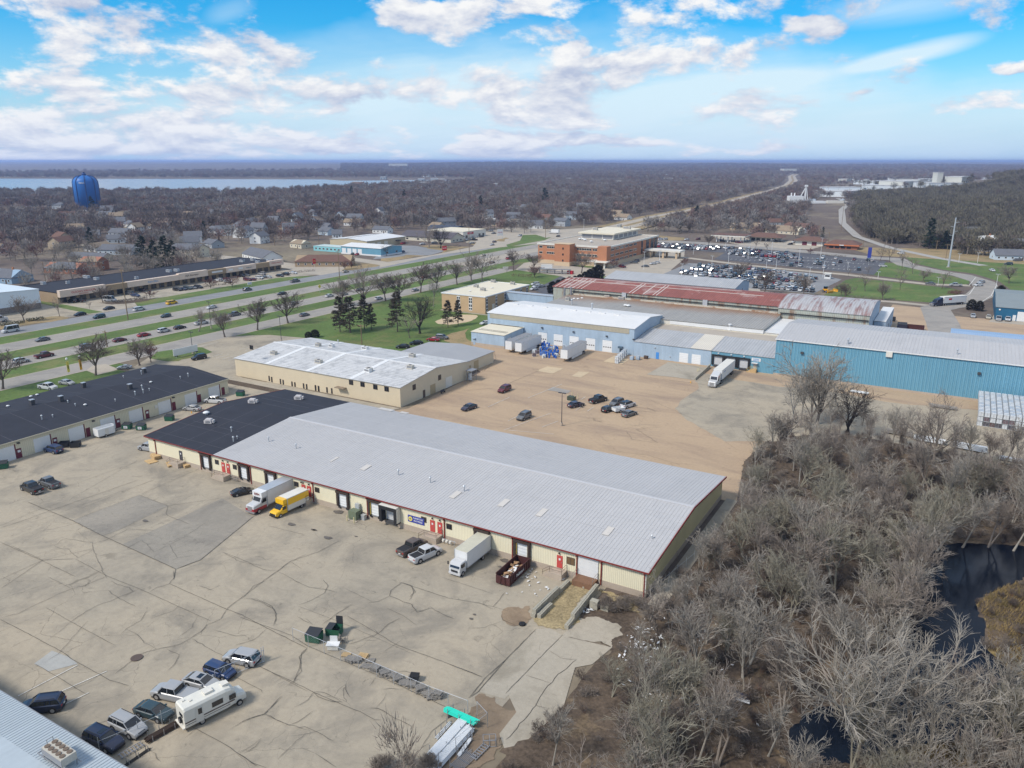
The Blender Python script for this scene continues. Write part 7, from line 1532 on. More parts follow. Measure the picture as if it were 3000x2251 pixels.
def bare_tree(seed,H=11.,spread=.9,fork=.28,n1=6,n2=6,n3=5,n4=3,tr=.22,twig=.016,up=.35,multi=1,droop=0.):
 R_=random.Random(seed);tb,cb=MB(),MB()
 def rdir(d,ang):
  a=Vector((R_.gauss(0,1),R_.gauss(0,1),R_.gauss(0,1)));a=(a-d*a.dot(d)).normalized();return (d*math.cos(ang)+a*math.sin(ang)).normalized()
 def limb(b,p,d,L,r0,r1,n,wob,upw):
  pts=[p];
  for i in range(n):
   d=(d+Vector((R_.gauss(0,wob),R_.gauss(0,wob),R_.gauss(0,wob*.6)+upw))).normalized();q=p+d*(L/n)
   tri_seg(b,p,q,r0+(r1-r0)*i/n,r0+(r1-r0)*(i+1)/n);p=q;pts.append(p)
  return pts,d
 for s in range(multi):
  base=Vector((R_.uniform(-.5,.5),R_.uniform(-.5,.5),0))*(multi > 1);d=rdir(Vector((0,0,1)),.12 if multi == 1 else .35)
  hf=H*fork*R_.uniform(.85,1.15);n=4;p=base
  for i in range(n): q=p+d*(hf/n);tb.tube(p,q,tr*(1-.10*i)*(1.3 if i == 0 else 1),tr*(1-.10*(i+1)),n=7,cap=False);p=q
  top=p
  for i in range(n1):
   a0=R_.uniform(.15,.75)*spread if i else .1;az_=2*PI*(i+R_.random()*.6)/n1;dd=Vector((math.cos(az_)*math.sin(a0),math.sin(az_)*math.sin(a0),math.cos(a0)))
   L1=(H-hf)*R_.uniform(.62,.9)*(1 if i else 1.05);st=top-d*(hf*.25*R_.random())
   P1,d1=limb(tb,st,dd,L1,tr*.55,tr*.13,5,.12,up*.12)
   for j in range(n2):
    t=.25+.75*j/n2;k_=min(4,int(t*5));f_=t*5-k_;s2=P1[k_].lerp(P1[k_+1],f_);dl=(P1[k_+1]-P1[k_]).normalized()
    L2=L1*.50*(1.15-t*.55)*R_.uniform(.7,1.15);P2,d2=limb(cb,s2,rdir(dl,R_.uniform(.45,.9)),L2,tr*.20*(1.1-t*.5),twig*1.6,3,.14,up*.10-droop)
    for k in range(n3):
     t2=.2+.8*k/n3;k2=min(2,int(t2*3));s3=P2[k2].lerp(P2[k2+1],t2*3-k2);dl2=(P2[k2+1]-P2[k2]).normalized()
     L3=L2*.48*R_.uniform(.6,1.2);P3,d3=limb(cb,s3,rdir(dl2,R_.uniform(.4,.9)),L3,twig*1.7,twig,2,.12,up*.08-droop)
     for _ in range(n4):
      t3=R_.uniform(.2,1.0)*2;k3=min(1,int(t3));s4=P3[k3].lerp(P3[k3+1],t3-k3);tri_seg(cb,s4,s4+rdir(d3,R_.uniform(.3,.9))*L3*R_.uniform(.4,.8),twig,twig*.45)
 return tb,cb
def sliver(b,p,d,L,w,R_,m=0):
 a=Vector((R_.gauss(0,1),R_.gauss(0,1),R_.gauss(0,1)));u=d.cross(a).normalized()*w/2;n=len(b.v);q=p+d*L
 for v in (p-u,p+u,q+u*.3): b.v.append(tuple(v))
 b.f.append((n,n+1,n+2));b.m.append(m)
def conifer(seed,H=14.,R0=3.0,n=1100,bare=.12,openn=.0):
 R_=random.Random(seed);tb,cb=MB(),MB();tb.tube((0,0,0),(0,0,H*.97),.2,.04,n=6)
 nb=int(n/22)
 for i in range(nb):
  t=(i/nb)**.85;z=H*(bare+(1-bare)*t);L=R0*(1-t)**.75*R_.uniform(.65,1.1)+.25;az_=R_.random()*2*PI;d=Vector((math.cos(az_),math.sin(az_),-.10-.15*(1-t)+.35*t)).normalized()
  tri_seg(tb,Vector((0,0,z)),Vector((0,0,z))+d*L,.05,.015)
  for k in range(22):
   f_=R_.uniform(.15,1)**.8;p=Vector((0,0,z))+d*(L*f_)+Vector((R_.gauss(0,.13),R_.gauss(0,.13),R_.gauss(0,.10)))*(L*.45+.3)
   dd=(d+Vector((R_.gauss(0,.6),R_.gauss(0,.6),R_.gauss(0,.35)-.1))).normalized();sliver(cb,p,dd,R_.uniform(.45,.95),R_.uniform(.22,.4),R_)
 return tb,cb
def cedar(seed,H=5.,R0=1.1,n=1100):
 R_=random.Random(seed);tb,cb=MB(),MB();tb.tube((0,0,0),(0,0,H*.8),.12,.03,n=5)
 for i in range(n):
  t=R_.random();z=H*(.02+.96*t);r=R0*(math.sin(PI*min(1,.25+.75*t)))**.6*R_.uniform(.72,1.06)*(1+.12*math.sin(5*z));az_=R_.random()*2*PI
  sliver(cb,Vector((r*math.cos(az_),r*math.sin(az_),z)),Vector((math.cos(az_)*.7,math.sin(az_)*.7,1)).normalized(),R_.uniform(.3,.6),R_.uniform(.18,.32),R_)
 return tb,cb
def fuzzy(seed,H=13.,R0=5.5,n=300,vase=True,tr=.3,sl=(1.3,2.6),sw=(.10,.24)):
 "far bare tree: trunk, a few limbs and a haze of upright twig slivers filling a rounded crown"
 R_=random.Random(seed);tb,cb=MB(),MB();tri_seg(tb,Vector((0,0,0)),Vector((0,0,H*.45)),tr,tr*.6)
 for i in range(9):
  az_=R_.random()*2*PI;a0=R_.uniform(.2,.9);d=Vector((math.cos(az_)*math.sin(a0),math.sin(az_)*math.sin(a0),math.cos(a0)));tri_seg(tb,Vector((0,0,H*R_.uniform(.2,.42))),Vector((0,0,H*.32))+d*(H*.45),tr*.42,.06)
 C_=Vector((0,0,H*.60));q=[Vector((R_.gauss(0,1),R_.gauss(0,1),R_.gauss(0,.8))).normalized()*R_.uniform(.3,.75) for _ in range(9)]
 for i in range(n):
  c=R_.choice(q);v=(c+Vector((R_.gauss(0,.27),R_.gauss(0,.27),R_.gauss(0,.24))))
  p=C_+Vector((v.x*R0,v.y*R0,v.z*H*.40));
  if p.z < H*.22: continue
  d=(Vector((v.x,v.y,v.z+.9+R_.gauss(0,.3)))+Vector((R_.gauss(0,.4),R_.gauss(0,.4),0))).normalized();sliver(cb,p,d,R_.uniform(*sl),R_.uniform(*sw),R_)
 return tb,cb
TM={}
def treemesh(key,gen,bark,crown):
 if key not in TM: tb,cb=gen();TM[key]=(tb.mesh('trunk',bark),cb.mesh('crown',crown))
 return TM[key]
def tree(key,x,y,h,label,group=None,cat='tree',name='bare_tree',rz=None,base=None,wide=1.,z=0.,names=('trunk','crown')):
 t,c=TM[key];o=empty(name,(x,y,z),rng.random()*6.28 if rz is None else rz,label,cat,group);s=h/TH[key];o.scale=(s*wide,s*wide,s);o.empty_display_size=1
 child('trunk',t,o);child('crown',c,o);return o
TH={}
def deft(key,H,gen,bark,crown): TH[key]=H;treemesh(key,gen,bark,crown)
for i in range(4): deft('st%d' % i,11.,(lambda i=i: bare_tree(100+i,11,1.0,.24,8,7,6,4,.24,.024,.5)),BK['brown'],BK['mid' if i % 2 else 'brown'])
for i in range(2): deft('big%d' % i,15.,(lambda i=i: bare_tree(140+i,15,1.05,.22,8,8,6,4,.36,.020,.45)),BK['dark' if i == 0 else 'mid'],BK['dark' if i == 0 else 'mid'])
deft('bigg',15.,lambda: bare_tree(150,15,1.1,.16,8,8,6,4,.30,.022,.4,multi=1),BK['mid'],BK['grey'])
for i in range(4): deft('wd%d' % i,12.,(lambda i=i: bare_tree(160+i,12,.62+.09*i,.36,6,6,4,3,.15,.017,.75,multi=1+(i % 2))),BK[['grey','mid','pale','olive'][i]],BK[['grey','mid','grey','olive'][i]])
for i in range(2): deft('red%d' % i,5.,(lambda i=i: bare_tree(180+i,5,1.1,.18,8,6,5,3,.10,.018,.3)),BK['brown'],BK['red'])
deft('small',6.,lambda: bare_tree(190,6,.6,.3,5,5,4,2,.07,.013,.7),BK['brown'],BK['mid'])
for i in range(2): deft('con%d' % i,14.,(lambda i=i: conifer(200+i,14,3.2,1500,.10)),BK['dark'],NDL['green'])
for i in range(3): deft('pin%d' % i,13.,(lambda i=i: conifer(210+i,13,2.9+.4*i,2000,.22)),BK['brown'],NDL['pine'])
for i in range(2): deft('ced%d' % i,5.,(lambda i=i: cedar(220+i)),BK['dark'],NDL['cedar'])
for i,(bk,cr) in enumerate((('mid','mid'),('brown','mid'),('red','red'),('grey','grey'))): deft('fz%d' % i,13.,(lambda i=i: fuzzy(230+i,n=420,tr=.26)),BK[bk],BK[cr])
def st(k,x,y,key,h,label,group=None,wide=1.,name='bare_tree',cat='tree'):
 X,Y=at(k,x,y);return tree(key,X,Y,h,label,group,cat,name,wide=wide)
for a_ in (('a',1035,922,'st0',10.5,'big bare vase-shaped tree at the drive behind the workshop row'),('a',1510,815,'st1',7.5,'bare spreading tree between the drive and the long white sign',1.3),('a',1632,782,'red0',6,'low bushy tree with greenish twigs beside the spreading tree'),('a',32,1072,'st2',11,'bare tree cut by the left edge beyond the workshop row'),('b',300,818,'wd1',8,'cut-back multi-stem tree with dense sprouts in the highway verge'),
 ('b',585,878,'st3',9.5,'bare street tree standing alone, second from the left along the near frontage road'),('b',938,803,'st0',10.5,'bare street tree with low right limb, third along the near frontage road'),('b',1268,727,'st2',11.5,'tall vase-shaped street tree, fourth along the near frontage road'),('c',245,880,'big1',14.5,'large wide bare tree behind the narrow evergreen'),('b',1850,540,'st1',11,'bare tree rising behind the evergreen pair'),
 ('c',480,857,'st3',12,'bare street tree between the evergreens and the park tree'),('c',620,860,'st2',12.5,'bare tree behind the lone tall evergreen'),('c',855,768,'st0',12.5,'tall bare tree behind the park tree'),('c',1025,738,'st1',12.5,'broad bare street tree left of the tan office'),('c',1250,683,'st3',11.5,'green-tinged street tree above the tan office corner'),('c',1405,645,'big1',13.5,'tall bare tree behind the tan office'),('c',1520,648,'fz0',12.5,'dense twiggy tree behind the tan office',1.1),
 ('c',995,918,'wd0',11,'leaning bare tree left of the tan office wall'),('c',850,1208,'big0',13,'large dark spreading tree in the middle of the park lawn'),('c',740,1258,'small',8,'young pale green-twigged tree in front of the park lawn tree',1.3),('c',1860,527,'st0',10.5,'vase-shaped tree on the lawn beside the orange brick office'),('c',2080,512,'st2',8.5,'round bare tree at the left corner of the orange brick office',1.2),('d',750,740,'st3',11.5,'dark bare tree in front of the orange brick office entrance',1.1),
 ('d',1100,690,'red1',5,'low grey-twigged tree beside the maroon pickup'),('d',245,785,'red0',6,'wide low dark tree beside the short white trailer',1.5),('a',265,342,'st1',9,'bare tree in front of the white store'),('a',645,287,'small',7,'slim bare tree on the dry verge by the shop driveway',1.2),('a',1112,133,'st2',7,'bare tree beside the white cargo van'),('a',970,208,'small',3.2,'tiny sapling on the grass strip of the shop driveway'),('a',1620,92,'red0',3.6,'bushy shrub tree near the hedge of the auto glass shop',1.3),
 ('b',430,352,'red0',5,'left of two red-twigged ornamental trees by the shops',1.3),('b',665,337,'red1',5,'right of two red-twigged ornamental trees by the shops',1.3),('c',950,282,'big1',15,'tall bare tree on the dry lawn left of its twin'),('c',1072,288,'big0',14,'tall bare tree on the dry lawn, the right one of two'),('c',490,370,'small',7,'slim bare tree at the corner of the blue repair shop',1.5),('c',40,520,'red1',5,'red-grey shrub tree by the side street'),('c',110,505,'red0',4,'second shrub tree by the side street'),('c',1790,560,'small',4,'small tree on the park lane verge'),
 ('Q',495,752,'small',8,'young tree at the left of the big green lawn',1.4),('Q',683,847,'st1',7.5,'wide young tree at the hedge of the big green lawn'),('Q',873,735,'small',8,'slim tree in the middle of the big green lawn'),('Q',1118,643,'st3',6,'round young tree above the exit lane',1.2),('Q',1325,722,'small',8,'slim tree at the right end of the exit lane',1.6),('Q',895,500,'small',9,'left of two upright trees beside the curving drive',1.1),('Q',1010,562,'small',9,'right of two upright trees beside the curving drive',1.1),('Q',885,630,'small',6.5,'thin tree on the upper lawn'),
 ('Q',233,805,'st2',5.5,'small tree at the loader corner of the lawn'),('Q',283,850,'st0',7,'taller tree at the service road beside the loader'),('Q',655,428,'small',8,'bare tree beside the tall car park sign',1.5),('Q',760,432,'small',10,'slim bare tree between the car park sign and the drive',1.2),('Q',2050,668,'st3',9,'bare tree behind the evergreen at the right edge'),('Q',520,580,'small',5,'thin tree at the black car park edge'),('Q',315,590,'small',4.5,'thin tree near the guard booth'),
 ('P',650,262,'st2',8,'bare tree by the station entrance'),('P',1155,290,'small',6,'left of two small bare trees before the station shop',1.4),('P',1280,315,'small',6,'right of two small bare trees before the station shop',1.6),('P',1250,778,'st0',10,'dark bare tree standing before the packed car park'),('P',1675,812,'st3',10,'second dark bare tree before the packed car park'),('P',990,625,'st2',9,'bare tree inside the packed car park'),('P',385,470,'red1',4,'small tree on the round bed at the porch'),('P',1750,355,'red0',4,'small tree below the cream bank'),('P',340,110,'st1',9,'bare tree on the dry verge above the upper car park'),('P',440,122,'st3',9,'second bare tree on the dry verge above the upper car park'),('P',610,105,'st2',9,'third bare tree above the upper car park')):
 st(a_[0],a_[1],a_[2],a_[3],a_[4]*1.2,a_[5],wide=1.18*(a_[6] if len(a_) > 6 else 1.))
for a_ in (('b',1830,822,'pin0',13.5,'slim evergreen at the left of the lawn group'),('b',1940,832,'pin2',13.5,'widest evergreen of the lawn group',1.25),('c',250,1160,'pin1',13,'narrow evergreen right of the widest one'),('c',325,1165,'pin0',10,'short evergreen half behind the narrow one'),('c',608,1188,'pin2',15,'tallest lone evergreen in the lawn centre'),('c',1152,1142,'pin1',10.5,'left of two evergreens before the tan office'),('c',1262,1120,'pin0',10,'right of two evergreens before the tan office'),
 ('A',935,742,'con0',19,'first dark spruce of the clump behind the shops',1.3),('A',1005,748,'con1',17,'second dark spruce of the clump behind the shops',1.2),('A',1080,745,'con0',19,'third dark spruce of the clump behind the shops',1.3),('A',1125,735,'con1',16,'last dark spruce of the clump behind the shops',1.2),('A',1330,560,'con1',15,'lone dark spruce beside the white gabled house'),('B',1540,345,'con0',26,'big dark pine standing above the bare woods',1.3),('B',1125,395,'con1',22,'dark pine beside the narrow white house'),('B',290,300,'con0',22,'dark spruce in the distant bare woods left of centre'),('B',630,320,'con1',20,'lone spruce in the distant woods above the tan auto shop'),
 ('e',805,535,'con0',22,'dark pine standing in front of the blue water tower',1.1),('e',790,830,'con1',16,'dark spruce left of the shop-side evergreens'),('P',1255,110,'con0',13,'dark spruce in front of the maroon-roofed house',1.6),('V',1440,690,'con1',22,'dark spruce at the foot of the wooded hill',1.2),('V',1570,690,'con0',13,'wide dark evergreen behind the street, left of the steel pole',1.9),('V',580,600,'con1',9,'dark small spruce beside the cream bank'),('d',1990,190,'con0',17,'dark conifer beside the highway beyond the brick office',1.3)):
 st(*a_[:6],wide=a_[6] if len(a_) > 6 else 1.,name='evergreen_tree')
rh_=[('S',850,250,5.6,1.9),('S',905,225,5.2,1.7),('S',955,205,5,1.7),('S',1005,190,5,1.7),('S',1055,178,4.8,1.7),('S',1100,165,5,1.7),('S',1150,152,5.6,1.7),('S',1195,140,6.4,1.7),('S',1235,132,7,1.7),('S',1270,128,8,1.6),('c',1665,955,3.2,1.6),('c',1700,940,3.8,1.6),('c',1745,925,4.4,1.6),('c',1790,905,5.2,1.5)]
for i,(k,x,y,h,w) in enumerate(rh_):
 g_=('dark evergreens in the hedge behind the rusty hall' if i < 10 else 'dark evergreens against the tan office')
 st(k,x,y,'ced%d' % (i % 2),h,('dark clipped evergreen in the tall hedge left of the rusty-roofed hall' if i < 10 else 'dark evergreen in the sloping clump against the tan office wall'),g_,w,'evergreen_shrub','shrub')
for (k,x,y,h,w,lab) in (('Q',1945,842,6.5,1.5,'dark green pointed evergreen beside the blue garage'),('Q',1640,955,4.6,1.8,'left dark shrub at the gate entrance'),('Q',1725,965,4.4,1.6,'right dark shrub at the gate entrance'),('a',1905,722,1.6,1.2,'small dark conifer at the left end of the long white sign'),('a',2118,672,1.8,1.2,'small dark conifer at the right end of the long white sign'),('b',1490,885,2.2,2.4,'low dark shrub behind the patchy white roof'),('b',1560,880,2.8,2.4,'taller dark shrub behind the patchy white roof')): st(k,x,y,'ced0',h,lab,None,w,'evergreen_shrub','shrub')
# low hedges: masses of twigs
def hedge(pts,w,h,m,label,dens=26):
 R_=random.Random(len(label));b=MB()
 for (p,q) in zip(pts,pts[1:]):
  p,q=Vector(p),Vector(q);L=(q-p).length;d=(q-p)/L;nn=Vector((-d.y,d.x))
  for i in range(int(L*dens)):
   s=p+d*(R_.random()*L)+nn*R_.uniform(-w/2,w/2);z=h*R_.random();sliver(b,Vector((s.x,s.y,z)),Vector((R_.gauss(0,.5),R_.gauss(0,.5),1)).normalized(),R_.uniform(.25,.6),R_.uniform(.12,.25),R_)
 o=b.build('hedge',m);tag(o,label,'hedge');return o
hedge([at('a',0,390),at('a',265,355)],2,1.1,NDL['low'],'dark clipped hedge nearest the left edge on the dry verge',60);hedge([at('a',285,345),at('a',480,315)],2,1.1,NDL['low'],'dark clipped hedge right of the bare tree at the white store',60)
hedge([at('a',1230,142),at('a',1330,128),at('a',1590,95)],1.8,1.0,BK['brown'],'brown hedge beside the white cargo van',50);hedge([at('b',300,350),at('b',600,310)],1.5,.8,BK['brown'],'low brown shrub row under the red-twigged trees');hedge([at('b',1190,200),at('b',1560,165)],2,1.1,BK['mid'],'brown hedge on the bed at the end of the shop car park')
hedge([at('P',720,275),at('P',975,295)],1.5,1.2,BK['brown'],'brown hedge along the street above the upper car park');hedge([at('P',1815,365),at('P',2130,388)],1.5,1.2,BK['brown'],'brown hedge along the street by the orange diner');hedge([at('Q',310,815),at('Q',825,850)],.8,.9,BK['mid'],'sparse grey hedge at the foot of the green lawn',20)
hedge([at('c',1840,590),at('c',2060,600)],1.6,1.5,BK['red'],'red-brown hedge beside the park lane');hedge([at('c',1100,262),at('c',1290,268)],2,1.2,BK['mid'],'low brown hedge before the grey-roofed hall',40)
hedge([at('P',1300,775),at('P',1640,810)],1.2,.7,BK['brown'],'low dark hedge along the service road');hedge([at('Q',1430,790),at('Q',1500,770)],5,1.4,BK['red'],'dark red-brown shrub bed at the drive corner',90)
# ------------------------------------------------------------------ the dense wood beside the warehouse
def pix(x,y,z=0.):
 cx,cy=vcam(x,y);dz=z-CH;f=cy*math.cos(TILT)-dz*math.sin(TILT);u=cx/f;v=(cy*math.sin(TILT)+dz*math.cos(TILT))/f
 return (1500+2260*u)/1.3562,(1125.5-2260*v)/1.3562
def inpoly(x,y,P):
 c=False;j=len(P)-1
 for i in range(len(P)):
  if (P[i][1] > y) != (P[j][1] > y) and x < (P[j][0]-P[i][0])*(y-P[i][1])/(P[j][1]-P[i][1])+P[i][0]: c=not c
  j=i
 return c
POND=[at(*q) for q in (('G',1650,1330),('G',1800,1308),('G',2212,1325),('G',2330,1500),('G',2212,1545),('G',1990,1640),('H',1925,340),('H',1990,460),('H',2000,620),('H',2100,710),('H',2260,800),('H',2000,1000),('H',1950,1160),('H',1700,1180),('H',1450,1200),('H',1200,1290),('H',950,1300),('H',820,1230),('H',830,1080),('H',960,960),('H',1180,930),('H',1420,760),('H',1520,560),('H',1480,400),('H',1500,200),('H',1650,80))]
b=MB();gx0,gx1,gy0,gy1,st_=-8,75,-62,96,.85;nx_,ny_=int((gx1-gx0)/st_)+1,int((gy1-gy0)/st_)+1
EDGE=[(-9,-62),at('F',330,1700),at('F',420,1520),at('F',560,1470),at('F',790,1240),at('F',975,1000),at('F',1100,885),at('F',1290,700),(1.2,-6),(3.3,-2),(3.3,44),(-1,62),(3,82),(14,91),(60,88),(75,88),(75,-62)]
for j in range(ny_):
 for i in range(nx_):
  x,y=gx0+i*st_,gy0+j*st_;ins=inpoly(x,y,EDGE) ;pond=inpoly(x,y,POND)
  b.v.append((x,y,(-.1 if not ins else (-.03 if pond else .12+.35*abs(mnoise.noise(Vector((x*.22,y*.22,0))))))))
for j in range(ny_-1):
 for i in range(nx_-1): k=j*nx_+i;b.f.append((k,k+1,k+1+nx_,k+nx_));b.m.append(0)
tag(b.build('woodland_floor',M['litter'],smooth=True),kind='structure')
sheet('pond',POND,.03,M['pondw'])
b=MB();R_=random.Random(8)
MARSH=[at(*q) for q in (('G',1990,1640),('G',2100,1590),('G',2330,1520),('H',2500,500),('H',2400,900),('H',2212,790),('H',2100,700),('H',2000,620),('H',1990,450),('H',1930,350))]
MARSH2=[at(*q) for q in (('H',1420,1210),('H',1650,1170),('H',1950,1170),('H',2100,1330),('H',1300,1400))]
for P_ in (MARSH,MARSH2):
 sheet('marsh_bank',P_,.06,M['marsh']);xs=[p[0] for p in P_];ys=[p[1] for p in P_]
 for i in range(9000):
  x,y=R_.uniform(min(xs),max(xs)),R_.uniform(min(ys),max(ys))
  if inpoly(x,y,P_): a=.8+1.0*mnoise.noise(Vector((x*.3,y*.3,2)));sliver(b,Vector((x,y,.1)),Vector((R_.gauss(a*.3,.3),R_.gauss(0,.3),1)).normalized(),R_.uniform(.5,1.2)*max(.4,a),.10,R_)
tag(b.build('marsh_grass',M['marsh']),'tall tan marsh grass on the banks of the dark pond','marsh grass',kind='stuff')
R_=random.Random(4);nw=0;taken=[]
WL=['grey bare tree in the dense wood between warehouse and pond','dark brown bare tree in the dense wood between warehouse and pond','pale-barked bare tree in the dense wood between warehouse and pond','olive-grey bare tree in the dense wood between warehouse and pond']
tries=0
cand=[]
while len(cand) < 345 and tries < 16000:
 tries += 1;x,y=R_.uniform(-9,72),R_.uniform(-60,92)
 if not inpoly(x,y,EDGE) or inpoly(x,y,POND) or inpoly(x,y,MARSH): continue
 if (x < 9 and y < -8 and R_.random() < .8) or (x < 4.6 and -2 < y < 42): continue
 if any((x-a)**2+(y-c)**2 < 1.7**2 for a,c in taken[-160:]): continue
 taken.append((x,y))
 if y > 66 and R_.random() < .62: continue
 h=(R_.uniform(7.5,12.5) if y < 66 else R_.uniform(5,8))*(.72 if x < 8 else 1)
 p_=pix(x,y,4);v_=-60 < p_[0] < 2270 and p_[1] < 1760
 cand.append((0 if v_ else 1,math.hypot(x-CAMX,y-CAMY),x,y,h,R_.choices([0,1,2,3],[4,3,2,3])[0]))
cand.sort();WST=[]
for (v_,_,x,y,h,i) in cand:
 if nw < 165 and not v_: t_=tree('wd%d' % i,x,y,h,WL[i],'bare trees of the dense wood',wide=R_.uniform(.9,1.3));t_.rotation_euler=(R_.gauss(0,.09),R_.gauss(0,.09),R_.random()*6.3);nw += 1
 else: WST.append((x,y,0.,h/12))
for a_ in (('G',870,540,'bigg',21.5,'tall grey bare tree in front of the strong blue warehouse',1.),('G',830,545,'bigg',17,'second tall grey tree just left of the tallest one',.8),('G',700,600,'wd2',15,'slim grey tree rising left of the tall pair',1.1),('G',1440,700,'wd0',11,'thin upright tree before the grey yard',.8),('G',760,560,'wd0',17,'slimmer bare tree left of the tall grey one at the yard edge',1.1),('G',1068,610,'big0',13.5,'dark crooked tree with thick trunk at the yard edge',1.15),('G',1625,800,'big1',15.5,'broad bare tree rising before the grey yard, left of the tote stack',1.),('G',600,720,'wd1',12,'leaning bare tree reaching over the sandy yard',1.4),('G',1880,760,'wd3',8,'bare tree in front of the stacked totes',1.2),('G',1430,740,'wd1',9,'slim dark tree left of the broad bare tree',.9),('G',2000,780,'wd1',8,'leaning dark tree at the right beneath the totes',1.3),
 ('F',1220,1240,'wd1',9.5,'slender dark tree leaning over the leaf litter by the concrete strip',.7),('F',1540,730,'wd2',8.5,'grey-trunked tree at the corner path of the warehouse',1.1),('F',1470,820,'wd1',7.5,'dark crooked tree beside the warehouse corner',1.1),('F',1700,860,'wd0',8.5,'pale spreading tree above the scattered litter',1.2),('J',1340,1640,'fz0',7.5,'twiggy tree rising from the bottom edge beside the white pipes',.8),('H',1240,1290,'bigg',18.5,'great pale spreading tree at the pond in the bottom right',1.05),('H',1520,1120,'bigg',15,'second great pale tree leaning over the pond',1.),('H',1830,1280,'wd2',11,'pale slim trunk group at the bottom right bank',1.),('H',2080,1250,'wd3',10,'olive bare tree at the bottom right corner',1.2)): st(*a_[:6],wide=a_[6])
for i,(x,y,h) in enumerate(((1450,430,11),(1470,300,12),(1500,190,11),(1580,100,10),(1400,600,12),(1280,760,11),(1960,1120,12),(1360,480,12),(1700,30,11),(1850,10,12),(2000,10,11),(2150,30,12))):
 o=st('H',x,y,'wd%d' % (i % 3),h,'bare tree leaning over the edge of the dark pond','bare trees on the pond bank',1.15);o.rotation_euler=(R_.uniform(-.1,.1),R_.uniform(.1,.35),0)
def gn_scatter(name,src,pts,label,cat,seed,smin,smax,tilt=.06):
 "countless copies of one plant: points carrying a plant each"
 me=bpy.data.meshes.new(name);me.from_pydata([p[:3] for p in pts],[],[]);o=bpy.data.objects.new(name,me);COL.objects.link(o);tag(o,label,cat,kind='stuff')
 at_=me.attributes.new('psc','FLOAT','POINT');at_.data.foreach_set('value',[p[3] for p in pts])
 g=bpy.data.node_groups.new(name,'GeometryNodeTree');g.interface.new_socket('Geometry',in_out='INPUT',socket_type='NodeSocketGeometry');g.interface.new_socket('Geometry',in_out='OUTPUT',socket_type='NodeSocketGeometry')
 n=g.nodes;l=g.links;gi=n.new('NodeGroupInput');go=n.new('NodeGroupOutput');ip=n.new('GeometryNodeInstanceOnPoints');oi=n.new('GeometryNodeObjectInfo');oi.inputs[0].default_value=src;oi.inputs['As Instance'].default_value=True
 na=n.new('GeometryNodeInputNamedAttribute');na.data_type='FLOAT';na.inputs[0].default_value='psc'
 rv=n.new('FunctionNodeRandomValue');rv.data_type='FLOAT_VECTOR';rv.inputs[0].default_value=(-tilt,-tilt,0);rv.inputs[1].default_value=(tilt,tilt,6.283);rv.inputs['Seed'].default_value=seed
 mp=n.new('GeometryNodeMeshToPoints');l.new(gi.outputs[0],mp.inputs[0]);l.new(mp.outputs[0],ip.inputs['Points']);l.new(oi.outputs['Geometry'],ip.inputs['Instance']);l.new(rv.outputs[0],ip.inputs['Rotation']);l.new(na.outputs[0],ip.inputs['Scale']);l.new(ip.outputs[0],go.inputs[0])
 md=o.modifiers.new('scatter','NODES');md.node_group=g;return o
def lone(name,key_tb_cb,bark,crown,x,y,z,s,label,cat,group=None):
 tb,cb=key_tb_cb;n=len(tb.v);b=MB();b.v=tb.v+cb.v;b.f=tb.f+[tuple(i+n for i in f) for f in cb.f];b.m=[0]*len(tb.f)+[1]*len(cb.f)
 o=bpy.data.objects.new(name,b.mesh(name,[bark,crown]));COL.objects.link(o);o.location=(x,y,z);o.scale=(s,s,s);return tag(o,label,cat,group)
x,y,z,q_=WST.pop();src=lone('bare_tree',bare_tree(161,12,.9,.3,6,7,5,3,.13,.017,.55),BK['mid'],BK['mid'],x,y,0,q_,'bare tree at the far side of the dense wood','tree')
gn_scatter('wood_trees',src,WST,'remaining bare trees at the back of the dense wood','wood',41,.8,1.1,.1)
for i,(x,y,h) in enumerate(((1150,640,10),(1200,655,9),(1300,680,10),(1360,700,11),(1510,760,11),(1760,790,10),(1830,800,11),(2080,800,11),(2160,810,10),(560,760,11),(640,740,10),(950,620,11),(1010,625,9))):
 st('G',x,y,'wd%d' % (i % 3),h,'slender bare tree in the thin row between the wood and the strong blue warehouse','slender trees along the edge of the rear yard',.8)
# undergrowth
tb,cb=bare_tree(300,2.2,1.2,.05,8,4,3,2,.022,.012,.5,multi=2);br=lone('bare_shrub',(tb,cb),BK['mid'],BK['mid'],*at('F',1150,620),.1,.9,'low grey shrub beside the concrete blocks at the ramp','shrub')
tb,cb=bare_tree(301,2.6,1.0,.05,7,4,3,2,.022,.012,.5,multi=2);br2=lone('bare_shrub',(tb,cb),BK['red'],BK['brown'],*at('F',1060,620),.1,.8,'brown shrub left of the low grey one at the ramp','shrub')
P1_,P2_=[],[]
for i in range(3600):
 x,y=R_.uniform(-9,74),R_.uniform(-62,92)
 if not inpoly(x,y,EDGE) or inpoly(x,y,POND) or (x < 4 and -20 < y < -6 and R_.random() < .85) or (x < 6 and y < -12 and R_.random() < .45): continue
 if x < 4.2 and -2 < y < 43: continue
 (P1_ if R_.random() < .5 else P2_).append((x,y,.1,R_.uniform(.4,1.0)))
for (k,x,y) in [('F',1000+R_.random()*280,600+R_.random()*60) for _ in range(16)]+[('J',1100+R_.random()*500,1500+R_.random()*60) for _ in range(14)]+[('F',1500+R_.random()*150,400+R_.random()*300) for _ in range(20)]: X,Y=at(k,x,y);P1_.append((X,Y,.05,.8))
gn_scatter('undergrowth',br,P1_,'grey tangled undergrowth filling the wood floor','undergrowth',3,.5,1.2,.3);gn_scatter('undergrowth',br2,P2_,'brown tangled undergrowth filling the wood floor','undergrowth',7,.5,1.2,.3)
